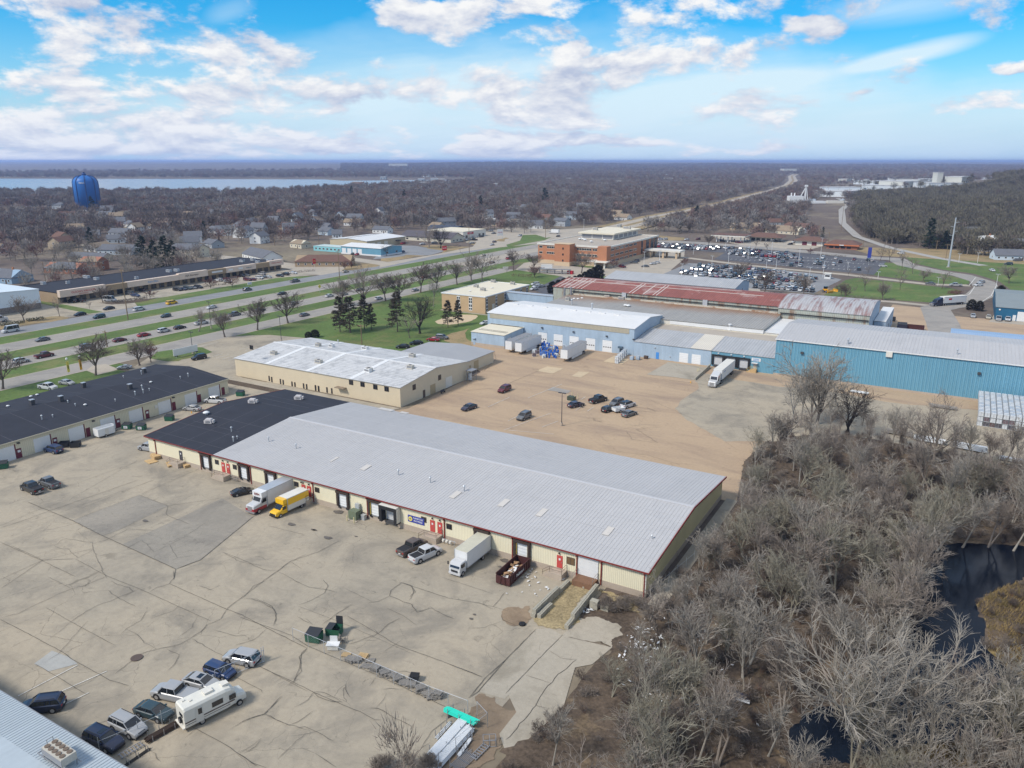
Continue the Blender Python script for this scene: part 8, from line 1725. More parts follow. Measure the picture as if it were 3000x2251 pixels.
# ------------------------------------------------------------------ neighbourhood and forest beyond
def hwx(y):
 for (x0,y0),(x1,y1) in zip(hw,hw[1:]):
  if y0 <= y <= y1: return x0+(x1-x0)*(y-y0)/(y1-y0)
 return None
TRK=[(45,462),(20,490),(-15,545),(-46,617),(-76,749),(-105,950),(-125,1170),(-163,1324)]
HOUSES=[tuple(o.location[:2]) for o in bpy.data.objects if o.name.startswith('house')]
R_=random.Random(77)
def blocked(x,y,px,py,r):
 if x > -352 and y < 470 and x < 130: return True
 if -420 < x < -280 and 236 < y < 505: return True
 if -300 < x < -225 and y < 640: return True
 if x > -225 and y < 575 and not (x > 2 and y > 508 and (x > 30 or y > 560)): return True
 h_=hwx(y)
 if h_ is not None and -25 < x-h_ < 30: return True
 for (xa,ya),(xb,yb) in zip(TRK,TRK[1:]):
  if ya <= y <= yb and -38 < x-(xa+(xb-xa)*(y-ya)/(yb-ya)) < 8: return True
 if 300 < y < 900 and 30 < x < 90 and y < 520: return True
 if -222 < x < -120 and 975 < y < 1200: return True
 if 385 < py < 420 and px < 1040 and py < 419-max(0,px-560)*.055: return True
 if px < 737 and 360 < py < 375.5-px*.006: return True
 if 158 < px < 224 and 448 < py < 482 and R_.random() < .9: return True
 if 1775 < px < 2140 and 393 < py < 428 and R_.random() < .93: return True
 if px < 150 and 452 < py < 466: return True
 return False
# extra houses scattered under the trees
nh=0;t_=0
HN=[('white','shing2','white house with grey roof half hidden by the bare trees'),('cream','shing3','cream house with tan roof half hidden by the bare trees'),('grey','shing2','grey house half hidden by the bare trees'),('white','shing3','white house with tan roof half hidden by the bare trees'),('tan','shing','brown house half hidden by the bare trees'),('pale','shing2','pale blue-grey house half hidden by the bare trees')]
while nh < 150 and t_ < 6000:
 t_ += 1;px,py=R_.uniform(-20,1500),398+R_.random()**1.1*150;X,Y=at('L',px,py)
 if blocked(X,Y,px,py,10) or any((X-a)**2+(Y-c)**2 < 24**2 for a,c in HOUSES): continue
 if px > 1000 and py > 480: continue
 HOUSES.append((X,Y));w_,r_,lab=R_.choice(HN);house(X,Y,R_.choice([.3,.3+PI/2,.9,-.2]),R_.uniform(11,18),R_.uniform(8,11),R_.choice([3.0,3.4,5.6]),R_.uniform(2.6,3.8),hw_[w_],M[r_],lab,'houses scattered among the bare trees');nh += 1
pts=[]
def nearhouse(x,y,r):
 vx,vy=(x-CAMX)/r,(y-CAMY)/r
 for a_,c_ in HOUSES:
  ex,ey=a_-x,c_-y
  if abs(ex) < 34 and abs(ey) < 34 and (ex*ex+ey*ey < 90 or (0 < ex*vx+ey*vy < 32 and abs(ex*vy-ey*vx) < 10)): return True
 return False
def region(r0,r1,area,smin,smax):
 n=int(.5*1.30*(r1*r1-r0*r0)/area)
 for _ in range(n):
  r=math.sqrt(R_.uniform(r0*r0,r1*r1));a=R_.uniform(-.65,.65);cx,cy=r*math.sin(a),r*math.cos(a);x,y=c2m(cx,cy);px,py=pix(x,y)
  if px < -80 or px > 2300 or blocked(x,y,px,py,0): continue
  hill=px > 1840 and 400 < py < 600
  cl_=mnoise.noise(Vector((cx/90.,cy/90.,3)))
  if not hill and r < 1100 and cl_ < -.28 and R_.random() < .6: continue
  if r < 1100 and nearhouse(x,y,r): continue
  pts.append((r,x,y,hgt(cx,cy),R_.uniform(smin,smax),hill,mnoise.noise(Vector((cx/160.,cy/160.,9)))))
region(330,700,185,.6,1.05);region(700,1200,125,.62,1.1);region(1200,2500,190,.75,1.15);region(2500,4500,520,.9,1.4);region(4500,9000,1900,1.2,1.9)
for _ in range(2600):   # wooded hill on the right
 px,py=R_.uniform(1850,2320),R_.uniform(425,560);x,y=at('L',px,py);cx,cy=vcam(x,y)
 if blocked(x,y,px,py,0) or nearhouse(x,y,math.hypot(cx,cy)): continue
 pts.append((math.hypot(cx,cy),x,y,hgt(cx,cy),R_.uniform(.75,1.1),True,0))
pts.sort();kinds={i: [] for i in range(7)}
LF=['brown bare tree in the neighbourhood beyond the highway','dark brown bare tree in the neighbourhood beyond the highway','reddish bare tree in the neighbourhood beyond the highway','grey bare tree in the neighbourhood beyond the highway']
near=0
for (r,x,y,z,s,hill,nz_) in pts:
 q=R_.random()
 if hill: k=4 if q < .62 else (5 if q < .93 else 1)
 else: k=6 if q < .045 else (3 if q < .26+nz_*.5 else (2 if q < .42+nz_*.4 else (1 if q < .72 else 0)))
 if near < 62 and not hill and k < 4: tree('fz%d' % k,x,y,13*s,LF[k],'bare trees in the neighbourhood',wide=R_.uniform(.85,1.15),z=z);near += 1
 else: kinds[k].append((x,y,z-.2,s*(.8 if k == 6 else 1)))
far_m={k: mat('far_twigs_'+k,c,.95,.18,.02,.3,.15) for k,c in dict(a=(.20,.16,.14),b=(.14,.112,.10),c=(.20,.125,.11),d=(.235,.215,.20),e=(.155,.140,.100),f=(.100,.090,.072)).items()}
for k in range(7):
 if not kinds[k]: continue
 x,y,z,s=kinds[k].pop(0)
 m_=[far_m['a'],far_m['b'],far_m['c'],far_m['d'],far_m['e'],far_m['f'],NDL['green']][k]
 geo=fuzzy(400+k,n=230,tr=.35,sl=(1.4,2.8),sw=(.35,.75)) if k < 6 else conifer(410,13,2.9,420,.05)
 nm=['brown','dark','reddish','pale grey','olive-brown','dark olive','dark evergreen'][k]
 src=lone('evergreen_tree' if k == 6 else 'bare_tree',geo,BK['mid'],m_,x,y,z,s,nm+' tree standing at the near edge of the distant '+('hill wood' if k in (4,5) else 'woods'),'tree')
 gn_scatter('distant_woods',src,kinds[k],nm+' trees of the distant woods merging into one mass','woods',k+20,.8,1.1)
# ------------------------------------------------------------------ yard things
def thing(nm,k,x,y,label,cat,rz=0,group=None,z=0.):
 X,Y=at(k,x,y) if k else (x,y);o=empty(nm,(X,Y,z),rz,label,cat,group);o['local']=1;return o
GRN=mat('dumpster_green',(.025,.11,.065),.55,.12,1.5,6,.12,coord='obj');LID=flat('black_lid',(.03,.032,.036),.6);RUSTM=mat('container_maroon',(.075,.028,.026),.65,.15,1.2,6,.15,coord='obj')
def dumpster(k,x,y,rz,label,lid='closed',m=None,sign=False,sc=1.):
 o=thing('dumpster',k,x,y,label,'dumpster',rz,'dumpsters');m=m or GRN;b=MB();w,d,h=.98,.8,1.25
 b.v=[];b.frus((-w,-d*.85,w,d*.85),(-w,-d,w,d),.12,h)
 b.f=[f for i,f in enumerate(b.f) if i != 1];b.m=b.m[:5];b.build('bin',m,o);MB().box(-w*.97,-d*.8,.45,w*.97,d*.8,.5).build('load',LID,o)
 b=MB();[b.box(s*w-.07,-d*.6,.55,s*w+.07,d*.6,.75) for s in (-1,1)];b.build('lift_sleeve',m,o)
 if lid == 'closed': MB().add([(-w,-d-.03,h),(w,-d-.03,h),(w,d,h+.28),(-w,d,h+.28),(-w,-d-.03,h+.04),(w,-d-.03,h+.04),(w,d,h+.33),(-w,d,h+.33)],[(3,2,1,0),(4,5,6,7),(0,1,5,4),(1,2,6,5),(2,3,7,6),(3,0,4,7)]).build('lid',LID,o)
 elif lid == 'half': MB().box(-w,-d,h,0,d,h+.05).build('lid',LID,o);MB().box(.03,d-.05,h,w,d+.02,h+1.2).build('lid',LID,o)
 else: MB().box(-w,d,h-1.0,w,d+.06,h).build('lid',LID,o)
 if sign: MB().box(-.45,-d-.03,.4,.45,-d*.9,1.0).build('sign',M['white'],o);text('GT',.4,M['signblue'],(0,-d-.04,.7),RS,None).parent=o
 o.scale=(sc,sc,sc);return o
for a_ in (('g',1550,1275,.5,'left green dumpster with a white square sign','closed',GRN,True),('g',1722,1285,.5,'right green dumpster with a white square sign','closed',GRN,True),('D',1100,625,.5,'green dumpster standing alone nearer the warehouse corner','closed'),('D',20,935,.9,'green dumpster cut by the left edge','closed'),
 ('g',785,1495,.7,'left of two open black dumpsters','open',LID),('g',922,1495,.7,'right of two open black dumpsters','open',LID),('J',612,490,.3,'green dumpster with closed dark lid at the fence end','closed'),('J',775,440,.35,'green dumpster with one black lid standing open','half'),('Q',890,1165,.1,'dark blue dumpster by the factory gate','closed',PC['dblue'],False,1.7),('Q',780,1075,.1,'black dumpster against the blue bay','open',LID,False,1.4),('D',1560,465,.4,'green bin showing above the dark roof edge','closed')):
 dumpster(*a_)
def rolloff(k,x,y,rz,label,L=6.7,debris=True,m=RUSTM):
 o=thing('rolloff_container',k,x,y,label,'container',rz);w,h=1.2,1.75
 b=MB();b.box(0,-w,.2,L,w,.32);b.box(0,-w,.32,.08,w,h-.25);b.box(L-.08,-w,.32,L,w,h);b.box(.08,-w,.32,L-.08,-w+.07,h);b.box(.08,w-.07,.32,L-.08,w,h);b.build('shell',m,o)
 rm=MB().box(-.05,-.09,.3,.05,0,h-.05).mesh('rib',m)
 for i in range(9):
  for s in (-1,1): q=child('rib',rm,o,(.4+i*.72,s*w if s < 0 else w+.09,0))
 b=MB();[b.box(0,s*w-.06,h,L,s*w+.06,h+.1) for s in (-1,1)];b.bar((-.05,-.45,.2),(-.05,-.3,1.5),.12);b.bar((-.05,.45,.2),(-.05,.3,1.5),.12);b.bar((-.06,-.4,1.3),(-.06,.4,1.3),.12);b.build('rim_rail',m,o)
 R_=random.Random(3);cb=mat('cardboard',(.36,.22,.12),.9,.1,2,6,.1) if 'cardboard' not in bpy.data.materials else bpy.data.materials['cardboard']
 if debris:
  for i in range(16): q=MB().box(-.4,-.3,0,.4,.3,R_.uniform(.03,.2)).build('cardboard_box' if i % 3 else 'white_bag',cb if i % 3 else M['white'],o);q.location=(R_.uniform(.8,L-1.2),R_.uniform(-.7,.7),R_.uniform(.9,1.35));q.rotation_euler=(R_.uniform(-.5,.5),R_.uniform(-.6,.6),R_.random()*3)
  text('Pellitteri',.7,M['white'],(3.2,-w-.1,1.0),RS,None).parent=o
 return o
rolloff('U',862,1000,PI/2+.02,'open dark maroon container full of cardboard at the dock');rolloff('Q',925,1160,.05,'maroon container behind the dark blue dumpster',6.5,False);
blk=mat('old_concrete',(.36,.335,.27),.9,.16,1.2,5,.2,coord='obj');bm_=MB().box(-.88,-.3,0,.88,.3,.6).frus((-.88,-.1,.88,.1),(-.8,-.06,.8,.06),.6,.66).mesh('block',blk);n_=0
def blocks(p,q,n,tiers,lab):
 p,q=Vector(p),Vector(q);d=(q-p).normalized();a=math.atan2(d.y,d.x)
 for i in range(n):
  for t_ in range(tiers[i]):
   c=p+d*(.9+1.82*i+(.25*t_));o=bpy.data.objects.new('concrete_block',bm_);COL.objects.link(o);o.location=(c.x,c.y,.05+.61*t_);o.rotation_euler=(0,0,a+R0b.uniform(-.03,.03));tag(o,lab,'concrete block','concrete blocks lining the loading ramp')
R0b=random.Random(2)
blocks(at('U',1140,1300),at('U',1475,975),6,(2,2,2,2,1,1),'long concrete block in the left wall of the loading ramp');blocks(at('U',1195,1305),at('U',1330,1170),2,(1,1),'low concrete block beside the left wall of the ramp');blocks(at('U',1450,1405),at('U',1725,1060),6,(1,2,2,2,2,2),'long concrete block in the right wall of the loading ramp')
for (x,y,h,lab) in ((1712,1205,1.25,'tall concrete cube beside the right ramp wall'),(1812,1222,.75,'low concrete cube right of the tall one')): X,Y=at('U',x,y);tag(MB().box(X-.6,Y-.45,0,X+.6,Y+.45,h).build('concrete_cube',blk),lab,'concrete block')
X,Y=at('U',1582,1005);tag(MB().box(X-.9,Y-.25,.05,X+.9,Y+.25,.35,rz=-.3).build('stone_sill',blk),'pale concrete beam lying at the top of the ramp','concrete beam')
o=thing('loose_tyre','U',1043,1362,'black tyre lying on the yard below the ramp','tyre');b=MB();b.lathe([(.26,.0),(.45,.03),(.5,.15),(.45,.27),(.26,.3)],20);b.build('tread',TYRE,o);MB().lathe([(.0,.02),(.26,.02),(.26,.06)],16).build('inner_rim',LID,o)
def lumber(k,x,y,rz,label,n=5,rows=4,L=2.6,m=None):
 o=thing('lumber_stack',k,x,y,label,'lumber',rz);pm=MB().box(-L/2,-.11,0,L/2,.11,.09).mesh('board',m or M['newwood']);R_=random.Random(x)
 for j in range(rows):
  for i in range(n): child('board',pm,o,(R_.uniform(-.1,.1),(i-n/2)*.25,.06+j*.11),R_.uniform(-.03,.03))
 return o
lumber('D',1015,868,-.3,'orange-brown lumber stack by the silver pickup',6,7);lumber('D',985,890,-.2,'loose boards in front of the lumber stack',8,1);lumber('D',1115,912,-.45,'low pile of boards below the timber landing',7,3);lumber('D',1205,920,-.25,'neat lumber stack right of the timber landing',5,5)
# pallets along the yard fence
pb=MB().box(-.6,-.05,0,.6,.05,.022).mesh('board',M['wood']);ps=MB().box(-.045,-.5,0,.045,.5,.10).mesh('stringer',M['wood']);R_=random.Random(9)
def pallet(k,x,y,z,rz,label,tilt=0.,mm=None):
 o=thing('pallet',k,x,y,label,'pallet',rz,'pallets piled along the yard fence',z);o.rotation_euler=(tilt,tilt*.3,rz)
 for i in range(7):
  q=child('board',pb,o,(0,-.45+i*.15,.12))
  if mm: q.data=mm
 for i in range(3): child('stringer',ps,o,(-.5+i*.5,0,.02))
pn=MB().box(-.6,-.05,0,.6,.05,.022).mesh('board',M['newwood'])
for i,(x,y,n) in enumerate(((870,610,1),(900,655,3),(955,660,3),(1010,625,2),(1060,655,1),(1030,700,1),(1100,730,4),(1180,770,4),(1235,780,3),(1285,810,3),(1335,840,2),(1410,800,2),(1400,860,3),(1475,905,5),(1530,930,3),(1610,950,5),(1560,955,2))):
 for t_ in range(n): pallet('J',x+R_.uniform(-6,6),y,.02+.16*t_,.5+R_.uniform(-.5,.5),'weathered pallet in the row of piles along the chain-link fence' if i not in (0,3) else 'fresh yellow pallet in the row of piles along the fence',R_.uniform(-.12,.12),pn if i in (0,3) else None)
o=thing('tarp_crate','J',1425,815,'black plastic crate on the pallet piles','crate',.4,None,.3);MB().frus((-.5,-.4,.5,.4),(-.55,-.45,.55,.45),0,.55).build('tub',LID,o);MB().box(-.57,-.47,.55,.57,.47,.6).build('rim',TYRE,o)
o=thing('scrap_counter','J',765,560,'white-topped scrap counter leaning by the green dumpster','counter',.5);MB().box(-.7,-.4,.1,.7,.4,.75).build('base',M['offwhite'],o);q=MB().box(-.85,-.5,0,.85,.5,.07).build('top',M['white'],o);q.location=(0,0,.8);q=MB().box(-.5,-.03,0,.5,.03,.9).build('panel',M['white'],o);q.location=(0,.5,.8)
o=thing('scrap_pile','J',835,505,'tangle of grey wooden frames behind the white counter','frame',.3);b=MB();[b.bar((R_.uniform(-.7,.7),R_.uniform(-.5,.5),.02),(R_.uniform(-.7,.7),R_.uniform(-.5,.5),R_.uniform(.5,1.0)),.07) for _ in range(22)];tag(b.build('frame_bars',M['wood'],o),kind='stuff')
# chain-link fences
wire=flat('fence_wire',(.34,.35,.35),.5,metal=.4);postm=MB().tube((0,0,0),(0,0,2.0),.035,n=6).mesh('post',M['galv'])
def fence(pts,label,h=1.95,dx=.28):
 P_=[Vector(p) for p in pts];o=empty('chain_link_fence',(P_[0].x,P_[0].y,0),0,label,'fence');w=MB()
 for p,q in zip(P_,P_[1:]):
  L=(q-p).length;d=(q-p)/L;n=max(1,round(L/2.7));r=MB();r.tube((p.x,p.y,h),(q.x,q.y,h),.022,n=5);r.build('top_rail',M['galv'],o)
  for i in range(n): c=p+d*(L*i/n);child('post',postm,o,(c.x-P_[0].x,c.y-P_[0].y,0))
  x=-h
  while x < L:
   for a0,a1,z0,z1 in ((x,x+h,0,h),(x,x+h,h,0)):
    t0,t1=max(0,-a0/h),min(1,(L-a0)/h)
    if t1 <= t0: continue
    A=p+d*(a0+h*t0);B=p+d*(a0+h*t1);za,zb=z0+(z1-z0)*t0,z0+(z1-z0)*t1;w.add([(A.x,A.y,za),(B.x,B.y,zb),(B.x,B.y,zb+.012),(A.x,A.y,za+.012)],[(0,1,2,3)])
   x += dx
 c=P_[-1];child('post',postm,o,(c.x-P_[0].x,c.y-P_[0].y,0));tag(w.build('wire_mesh',wire,o),kind='stuff');return o
fence([at('J',*p) for p in ((440,490),(825,655),(1118,785),(1540,970),(1855,1090))],'chain-link fence along the pallet piles');fence([at('J',*p) for p in ((2015,1195),(1890,1290),(1620,1520))],'chain-link fence beside the white pipes');fence([at('J',*p) for p in ((1930,1100),(2015,1195))],'short fence panel behind the turquoise pipes')
fence([at('I',*p) for p in ((720,1490),(1000,1370),(1170,1290),(1330,1215))],'low fence in front of the parked cars',1.5);fence([at('F',1335,565),at('F',1620,325)],'fence beside the warehouse corner path',1.6)
o=thing('rolling_gate','I',1555,985,'grey tubular rolling gate in front of the blue hatchback','gate');q=Vector(at('I',1905,835))-Vector(at('I',1555,985));L=q.length;o.rotation_euler=(0,0,math.atan2(q.y,q.x));r=MB()
for z in (.15,1.8): r.tube((0,0,z),(L,0,z),.035,n=6)
for i in range(6): r.tube((L*i/5,0,.15),(L*i/5,0,1.8),.03,n=6);(i < 5) and r.tube((L*i/5,0,.15),(L*(i+1)/5,0,1.8),.018,n=5)
r.build('gate_frame',M['galv'],o);r=MB();r.tube((L,0,0),(L,0,2.3),.05);r.tube((L-.25,.1,0),(L-.25,.1,2.2),.05);r.build('gate_post',M['galv'],o)
# pipes and steel
TEAL=flat('turquoise_pipe',(.02,.58,.44),.45);WPI=mat('white_pipe',(.68,.70,.71),.45,.06,.8,5,.05)
def pipes(nm,A,B,n,w,r,m,label,cat='pipes',rows=2,z0=.25,per=None):
 A,B=Vector(A),Vector(B);d=B-A;L=d.length;o=empty(nm,(A.x,A.y,0),math.atan2(d.y,d.x),label,cat);o['local']=1;pm=MB().tube((0,0,0),(L,0,0),r,n=8).mesh('pipe',m);R_=random.Random(n)
 for j in range(rows):
  for i in range(n-j): child('pipe',pm,o,(R_.uniform(-.25,.25),(i+.5*j-n/2)*w/n,z0+r+j*r*1.75))
 b=MB();[b.box(L*t-.06,-w/2-.05,0,L*t+.06,w/2+.05,z0) for t in (.12,.5,.88)];[b.box(L*t-.03,s*(w/2+.05)-.03,0,L*t+.03,s*(w/2+.05)+.03,z0+.7) for t in (.12,.5,.88) for s in (-1,1)];b.build('rack',M['steel'],o);return o
J_=lambda x,y: at('J',x,y)
pipes('pipe_bundle',J_(1685,1085),J_(1930,1195),7,1.0,.07,TEAL,'turquoise pipes stacked in the corner of the fenced yard',rows=3,z0=.6);pipes('pipe_bundle',J_(1560,1450),J_(1820,1160),9,1.5,.09,WPI,'left bundle of white pipes beside the fence corner',rows=3);pipes('pipe_bundle',J_(1560,1560),J_(1870,1220),8,1.2,.09,WPI,'right bundle of white pipes reaching the bottom edge',rows=3);pipes('pipe_bundle',J_(1595,1285),J_(1715,1150),3,.5,.05,WPI,'few loose white pipes left of the bundles',rows=1,z0=.05);pipes('pipe_bundle',J_(1780,1430),J_(1880,1290),4,.4,.06,WPI,'short white pipes outside the fence',rows=1,z0=.2)
pipes('steel_beams',J_(1740,1540),J_(1890,1400),9,1.6,.05,M['steel'],'grey steel bars lying in the weeds at the bottom',rows=1,z0=.15)
for (p,q,lab) in ((('J',1890,1460),('J',2010,1340),'grey ladder frame lying in the weeds'),(('I',860,1530),('I',1030,1430),'grey ladder-like rack beside the rusty beams')):
 A,B=Vector(at(*p)),Vector(at(*q));d=B-A;L=d.length;o=empty('ladder_rack',(A.x,A.y,.1),math.atan2(d.y,d.x),lab,'rack');o['local']=1;b=MB();[b.bar((0,s*.4,.1),(L,s*.4,.1),.08) for s in (-1,1)];b.build('side_rail',M['steel'],o);g=MB().box(-.05,-.4,.06,.05,.4,.14).mesh('rung',M['steel']);[child('rung',g,o,(L*(i+.5)/7,0,0)) for i in range(7)]
o=thing('crate_frame','J',2030,1330,'grey open crate frame in the weeds','frame',.6);b=MB();[b.bar((x,y,0),(x,y,.9),.06) for x in (-.7,.7) for y in (-.5,.5)];[b.bar((-.7,y,z),(.7,y,z),.06) for y in (-.5,.5) for z in (.1,.9)];[b.bar((x,-.5,z),(x,.5,z),.06) for x in (-.7,0,.7) for z in (.1,.9)];b.build('frame_bars',M['steel'],o)
pipes('steel_beams',at('I',1060,1410),at('I',1270,1290),8,1.0,.07,flat('rusty_beam',(.045,.028,.02),.8),'pile of rusty dark beams between the silver SUV and the motorhome',rows=3,z0=.1);pipes('steel_beams',at('I',900,1585),at('I',1080,1460),3,.4,.06,flat('dark_beam',(.03,.028,.026),.8),'black pipes lying in front of the grey rack',rows=1,z0=.05)
for (x0,y0,x1,y1,n,rows,m,lab) in ((420,740,760,800,6,3,M['wood'],'stack of grey timber at the wood edge'),(795,830,1190,905,7,4,WPI,'stack of white pipes at the wood edge, left of two'),(1300,930,1720,1010,8,5,WPI,'bigger stack of white pipes at the wood edge'),(1900,1090,2190,1140,8,2,M['white'],'white panels lying at the wood edge on the right'),(980,400,1330,450,5,2,M['wood'],'low stack of timber before the strong blue wall'),(-30,215,200,250,4,1,WPI,'white pipes along the foot of the strong blue wall')): pipes('pipe_rack',at('X',x0,y0),at('X',x1,y1),n,1.8,.13,m,lab,rows=rows,z0=.3)
# totes and drums
cage=MB();[cage.bar((x,y,.15),(x,y,1.12),.03) for x in (-.58,0,.58) for y in (-.48,.48)];[cage.bar((-.58,y,z),(.58,y,z),.025) for y in (-.48,.48) for z in (.45,.8,1.12)];[cage.bar((x,-.48,z),(x,.48,z),.025) for x in (-.58,.58) for z in (.45,.8,1.12)];cage.box(-.6,-.5,0,.6,.5,.14)
CG_=cage.mesh('cage',M['galv']);TK={}
for k_,c in dict(white=(.62,.64,.65),pale=(.46,.52,.58),blue=(.03,.14,.46),brown=(.11,.06,.055),purple=(.14,.09,.10),orange=(.45,.22,.05),tan=(.40,.33,.20),dark=(.07,.06,.07)).items():
 b=MB();b.frus((-.55,-.45,.55,.45),(-.50,-.40,.50,.40),.14,1.12);b.lathe([(.12,1.12),(.12,1.17)],8);TK[k_]=b.mesh('tank',flat('tote_'+k_,c,.45))
def tote(X,Y,z,col,label,group,rz=0.): o=empty('liquid_tote',(X,Y,z),rz,label,'tote',group);child('tank',TK[col],o);child('cage',CG_,o)
R_=random.Random(31);CN=dict(white='white',pale='pale blue-grey',brown='dark brown',purple='purple-brown',orange='orange',tan='tan',dark='black')
for c in range(10):
 for d in range(16):
  for t_ in range(3):
   if d > 1 and t_ < 2: continue
   if d == 1 and t_ < 1: continue
   col=R_.choice(['white']*5+['pale']*2) if d > 0 else {0: R_.choice(['white','brown','tan','purple','dark']),1: R_.choice(['white','white','dark','purple','brown']),2: R_.choice(['white','white','white','orange' if c == 2 else 'white'])}[t_]
   tote(42.6+c*1.3,114.6+d*1.32,t_*1.2,col,CN[col]+' tote in the great stack at the right edge','totes stacked in a block before the strong blue wall')
for i in range(6):
 for t_ in range(2): X,Y=Vector(at('S',1445,900)).lerp(Vector(at('S',1535,815)),i/5);tote(X,Y,t_*1.18,'pale' if i > 2 else 'white',['white','pale'][i > 2]+' tote in the double row at the blue warehouse','double row of totes at the blue warehouse')
for i in range(34):
 x,y=R_.uniform(660,1000),R_.uniform(745,850);y=min(y,850);X,Y=at('S',x,y)
 if x > 905 and y > 790: continue
 col='blue' if 730 < x < 900 and R_.random() < .62 else R_.choice(['white','white','purple','pale']);tote(X,Y,0,col,dict(blue='blue',white='white',purple='purple-brown',pale='pale')[col]+' tote in the jumble between the white trailers','containers jumbled between the white trailers',R_.random())
dm=MB();dm.lathe([(.29,0),(.30,.3),(.29,.31),(.3,.6),(.29,.9)],12);DRM={c: dm.mesh('drum',flat('drum_'+c,v,.4)) for c,v in dict(blue=(.02,.12,.48),white=(.66,.67,.66)).items()}
for i in range(46):
 x,y=R_.uniform(735,905),R_.uniform(735,858);X,Y=at('S',x,y);c='blue' if R_.random() < .7 else 'white';o=bpy.data.objects.new('drum',DRM[c]);COL.objects.link(o);o.location=(X,Y,.92*(R_.random() < .35));tag(o,c+' drum in the jumble between the white trailers','drum','drums jumbled between the white trailers')
for (x,lab) in ((1583,'left small blue bin by the canopy door'),(1640,'right small blue bin by the canopy door')): o=thing('blue_bin','S',x,868,lab,'bin');MB().frus((-.5,-.5,.5,.5),(-.6,-.6,.6,.6),.1,1.1).build('tub',M['blue_y'],o);MB().box(-.45,-.45,1.1,.45,.45,1.3).build('cap',M['galv'],o)
X,Y=at('S',1715,858);lumber('S',1715,858,0,'stack of brown pallets against the blue annex',4,9,1.2,M['brown'])
# boxes, meters, bollards
def bollard(k,x,y,lab,h=1.15): X,Y=at(k,x,y);o=MB().tube((0,0,0),(0,0,h),.09,n=8).build('bollard',bollm);o.location=(X,Y,0);tag(o,lab,'bollard','bollards')
bollm=mat('bollard_cream',(.62,.54,.30),.6,.1,1,6,.1,coord='obj')
o=thing('transformer','T',1390,1170,'green transformer cabinet between two dock doors of the yellow warehouse','transformer');MB().box(-.9,-.7,.1,.9,.7,1.7).build('cabinet',flat('cabinet_green',(.14,.17,.11),.6),o);MB().box(-1.2,-1.0,0,1.2,1.0,.1).build('pad',M['found'],o);MB().box(-.5,.72,.8,.4,1.2,2.6).build('meter_box',M['galv'],o);MB().box(1.2,.2,0,2.0,.9,1.0).build('side_cabinet',M['galv'],o)
bollard('T',1318,1190,'cream bollard left of the transformer');bollard('T',1383,1212,'cream bollard in front of the transformer')
o=thing('green_utility_box','f',180,320,'dark green utility box among four cream bollards in the sandy yard','utility box',-.1);MB().box(-1,-.7,.05,1,.7,1.15).build('cabinet',flat('box_green',(.05,.065,.045),.6),o);MB().box(-1.3,-.9,0,1.3,.9,.06).build('pad',M['found'],o)
for x,y,l in ((95,300,'left'),(192,255,'rear'),(315,290,'right'),(252,330,'front')): bollard('f',x,y,l+' cream bollard around the dark green utility box',1.5)
for x,y,l in ((2190,980,'left'),(2205,975,'right')): bollard('S',x,y,l+' cream bollard at the dock ramp wall')
for (k,x,y,l) in (('C',412,1240,'orange traffic cone at the dock ramp'),('D',1242,578,'orange traffic cone by the silver sedan')): o=thing('traffic_cone',k,x,y,l,'traffic cone');MB().lathe([(.18,.03),(.03,.7)],10).build('cone',PC['orange'],o);MB().box(-.22,-.22,0,.22,.22,.03).build('base',BLKP,o)
A,B=at('C',435,1225),at('C',515,1158);b=MB();b.bar((A[0],A[1],.25),(B[0],B[1],.7),.3,1.0);tag(b.build('retaining_wall',blk),'low concrete ramp wall beside the loading dock','wall')
o=thing('meter_bank','U',350,625,'gas meters and pipes at the foot of the yellow warehouse','meters');b=MB();[b.tube((-1.2+i*.6,.3,0),(-1.2+i*.6,.3,.9),.05) for i in range(5)];b.bar((-1.3,.3,.8),(1.6,.3,.8),.08);b.build('pipework',M['galv'],o);g=MB().lathe([(.2,.4),(.24,.55),(.2,.8)],10).mesh('meter',M['offwhite']);[child('meter',g,o,(-.9+i*.7,.1,0)) for i in range(3)]
o=thing('pipe_trolley','T',290,815,'metal pipe trolley beside the concrete landing','trolley');b=MB();[b.bar((-.9+i*.45,y,.2),(-.9+i*.45,y,1.1),.06) for i in range(5) for y in (-.4,.4)];[b.bar((-1,y,z),(1,y,z),.07) for y in (-.4,.4) for z in (.2,.6,1.1)];b.build('frame',M['wood'],o)
o=thing('smoking_shelter','S',100,1060,'grey metal staircase porch at the corner of the cream building','porch');b=MB();[b.bar((x,y,0),(x,y,3.2),.12) for x in (-.9,.9) for y in (-1.2,1.2)];b.box(-1.1,-1.5,3.2,1.1,1.5,3.35);[b.bar((-.9,-1.2,z),(.9,1.2,z+.9),.08) for z in (.3,1.2)];b.build('frame',M['steel'],o);MB().box(-.8,-.5,.2,-.1,.5,2.1).build('white_cabinet',M['white'],o)
o=thing('bench','E',677,258,'dark bench against the cream wall','bench',PI/2);MB().box(-.9,-.25,.42,.9,.25,.48).build('seat',M['dsteel'],o);MB().box(-.9,.22,.5,.9,.27,.95).build('backrest',M['dsteel'],o);g=MB().box(-.04,-.22,0,.04,.22,.42).mesh('leg',M['dsteel']);[child('leg',g,o,(x,0,0)) for x in (-.8,.8)]
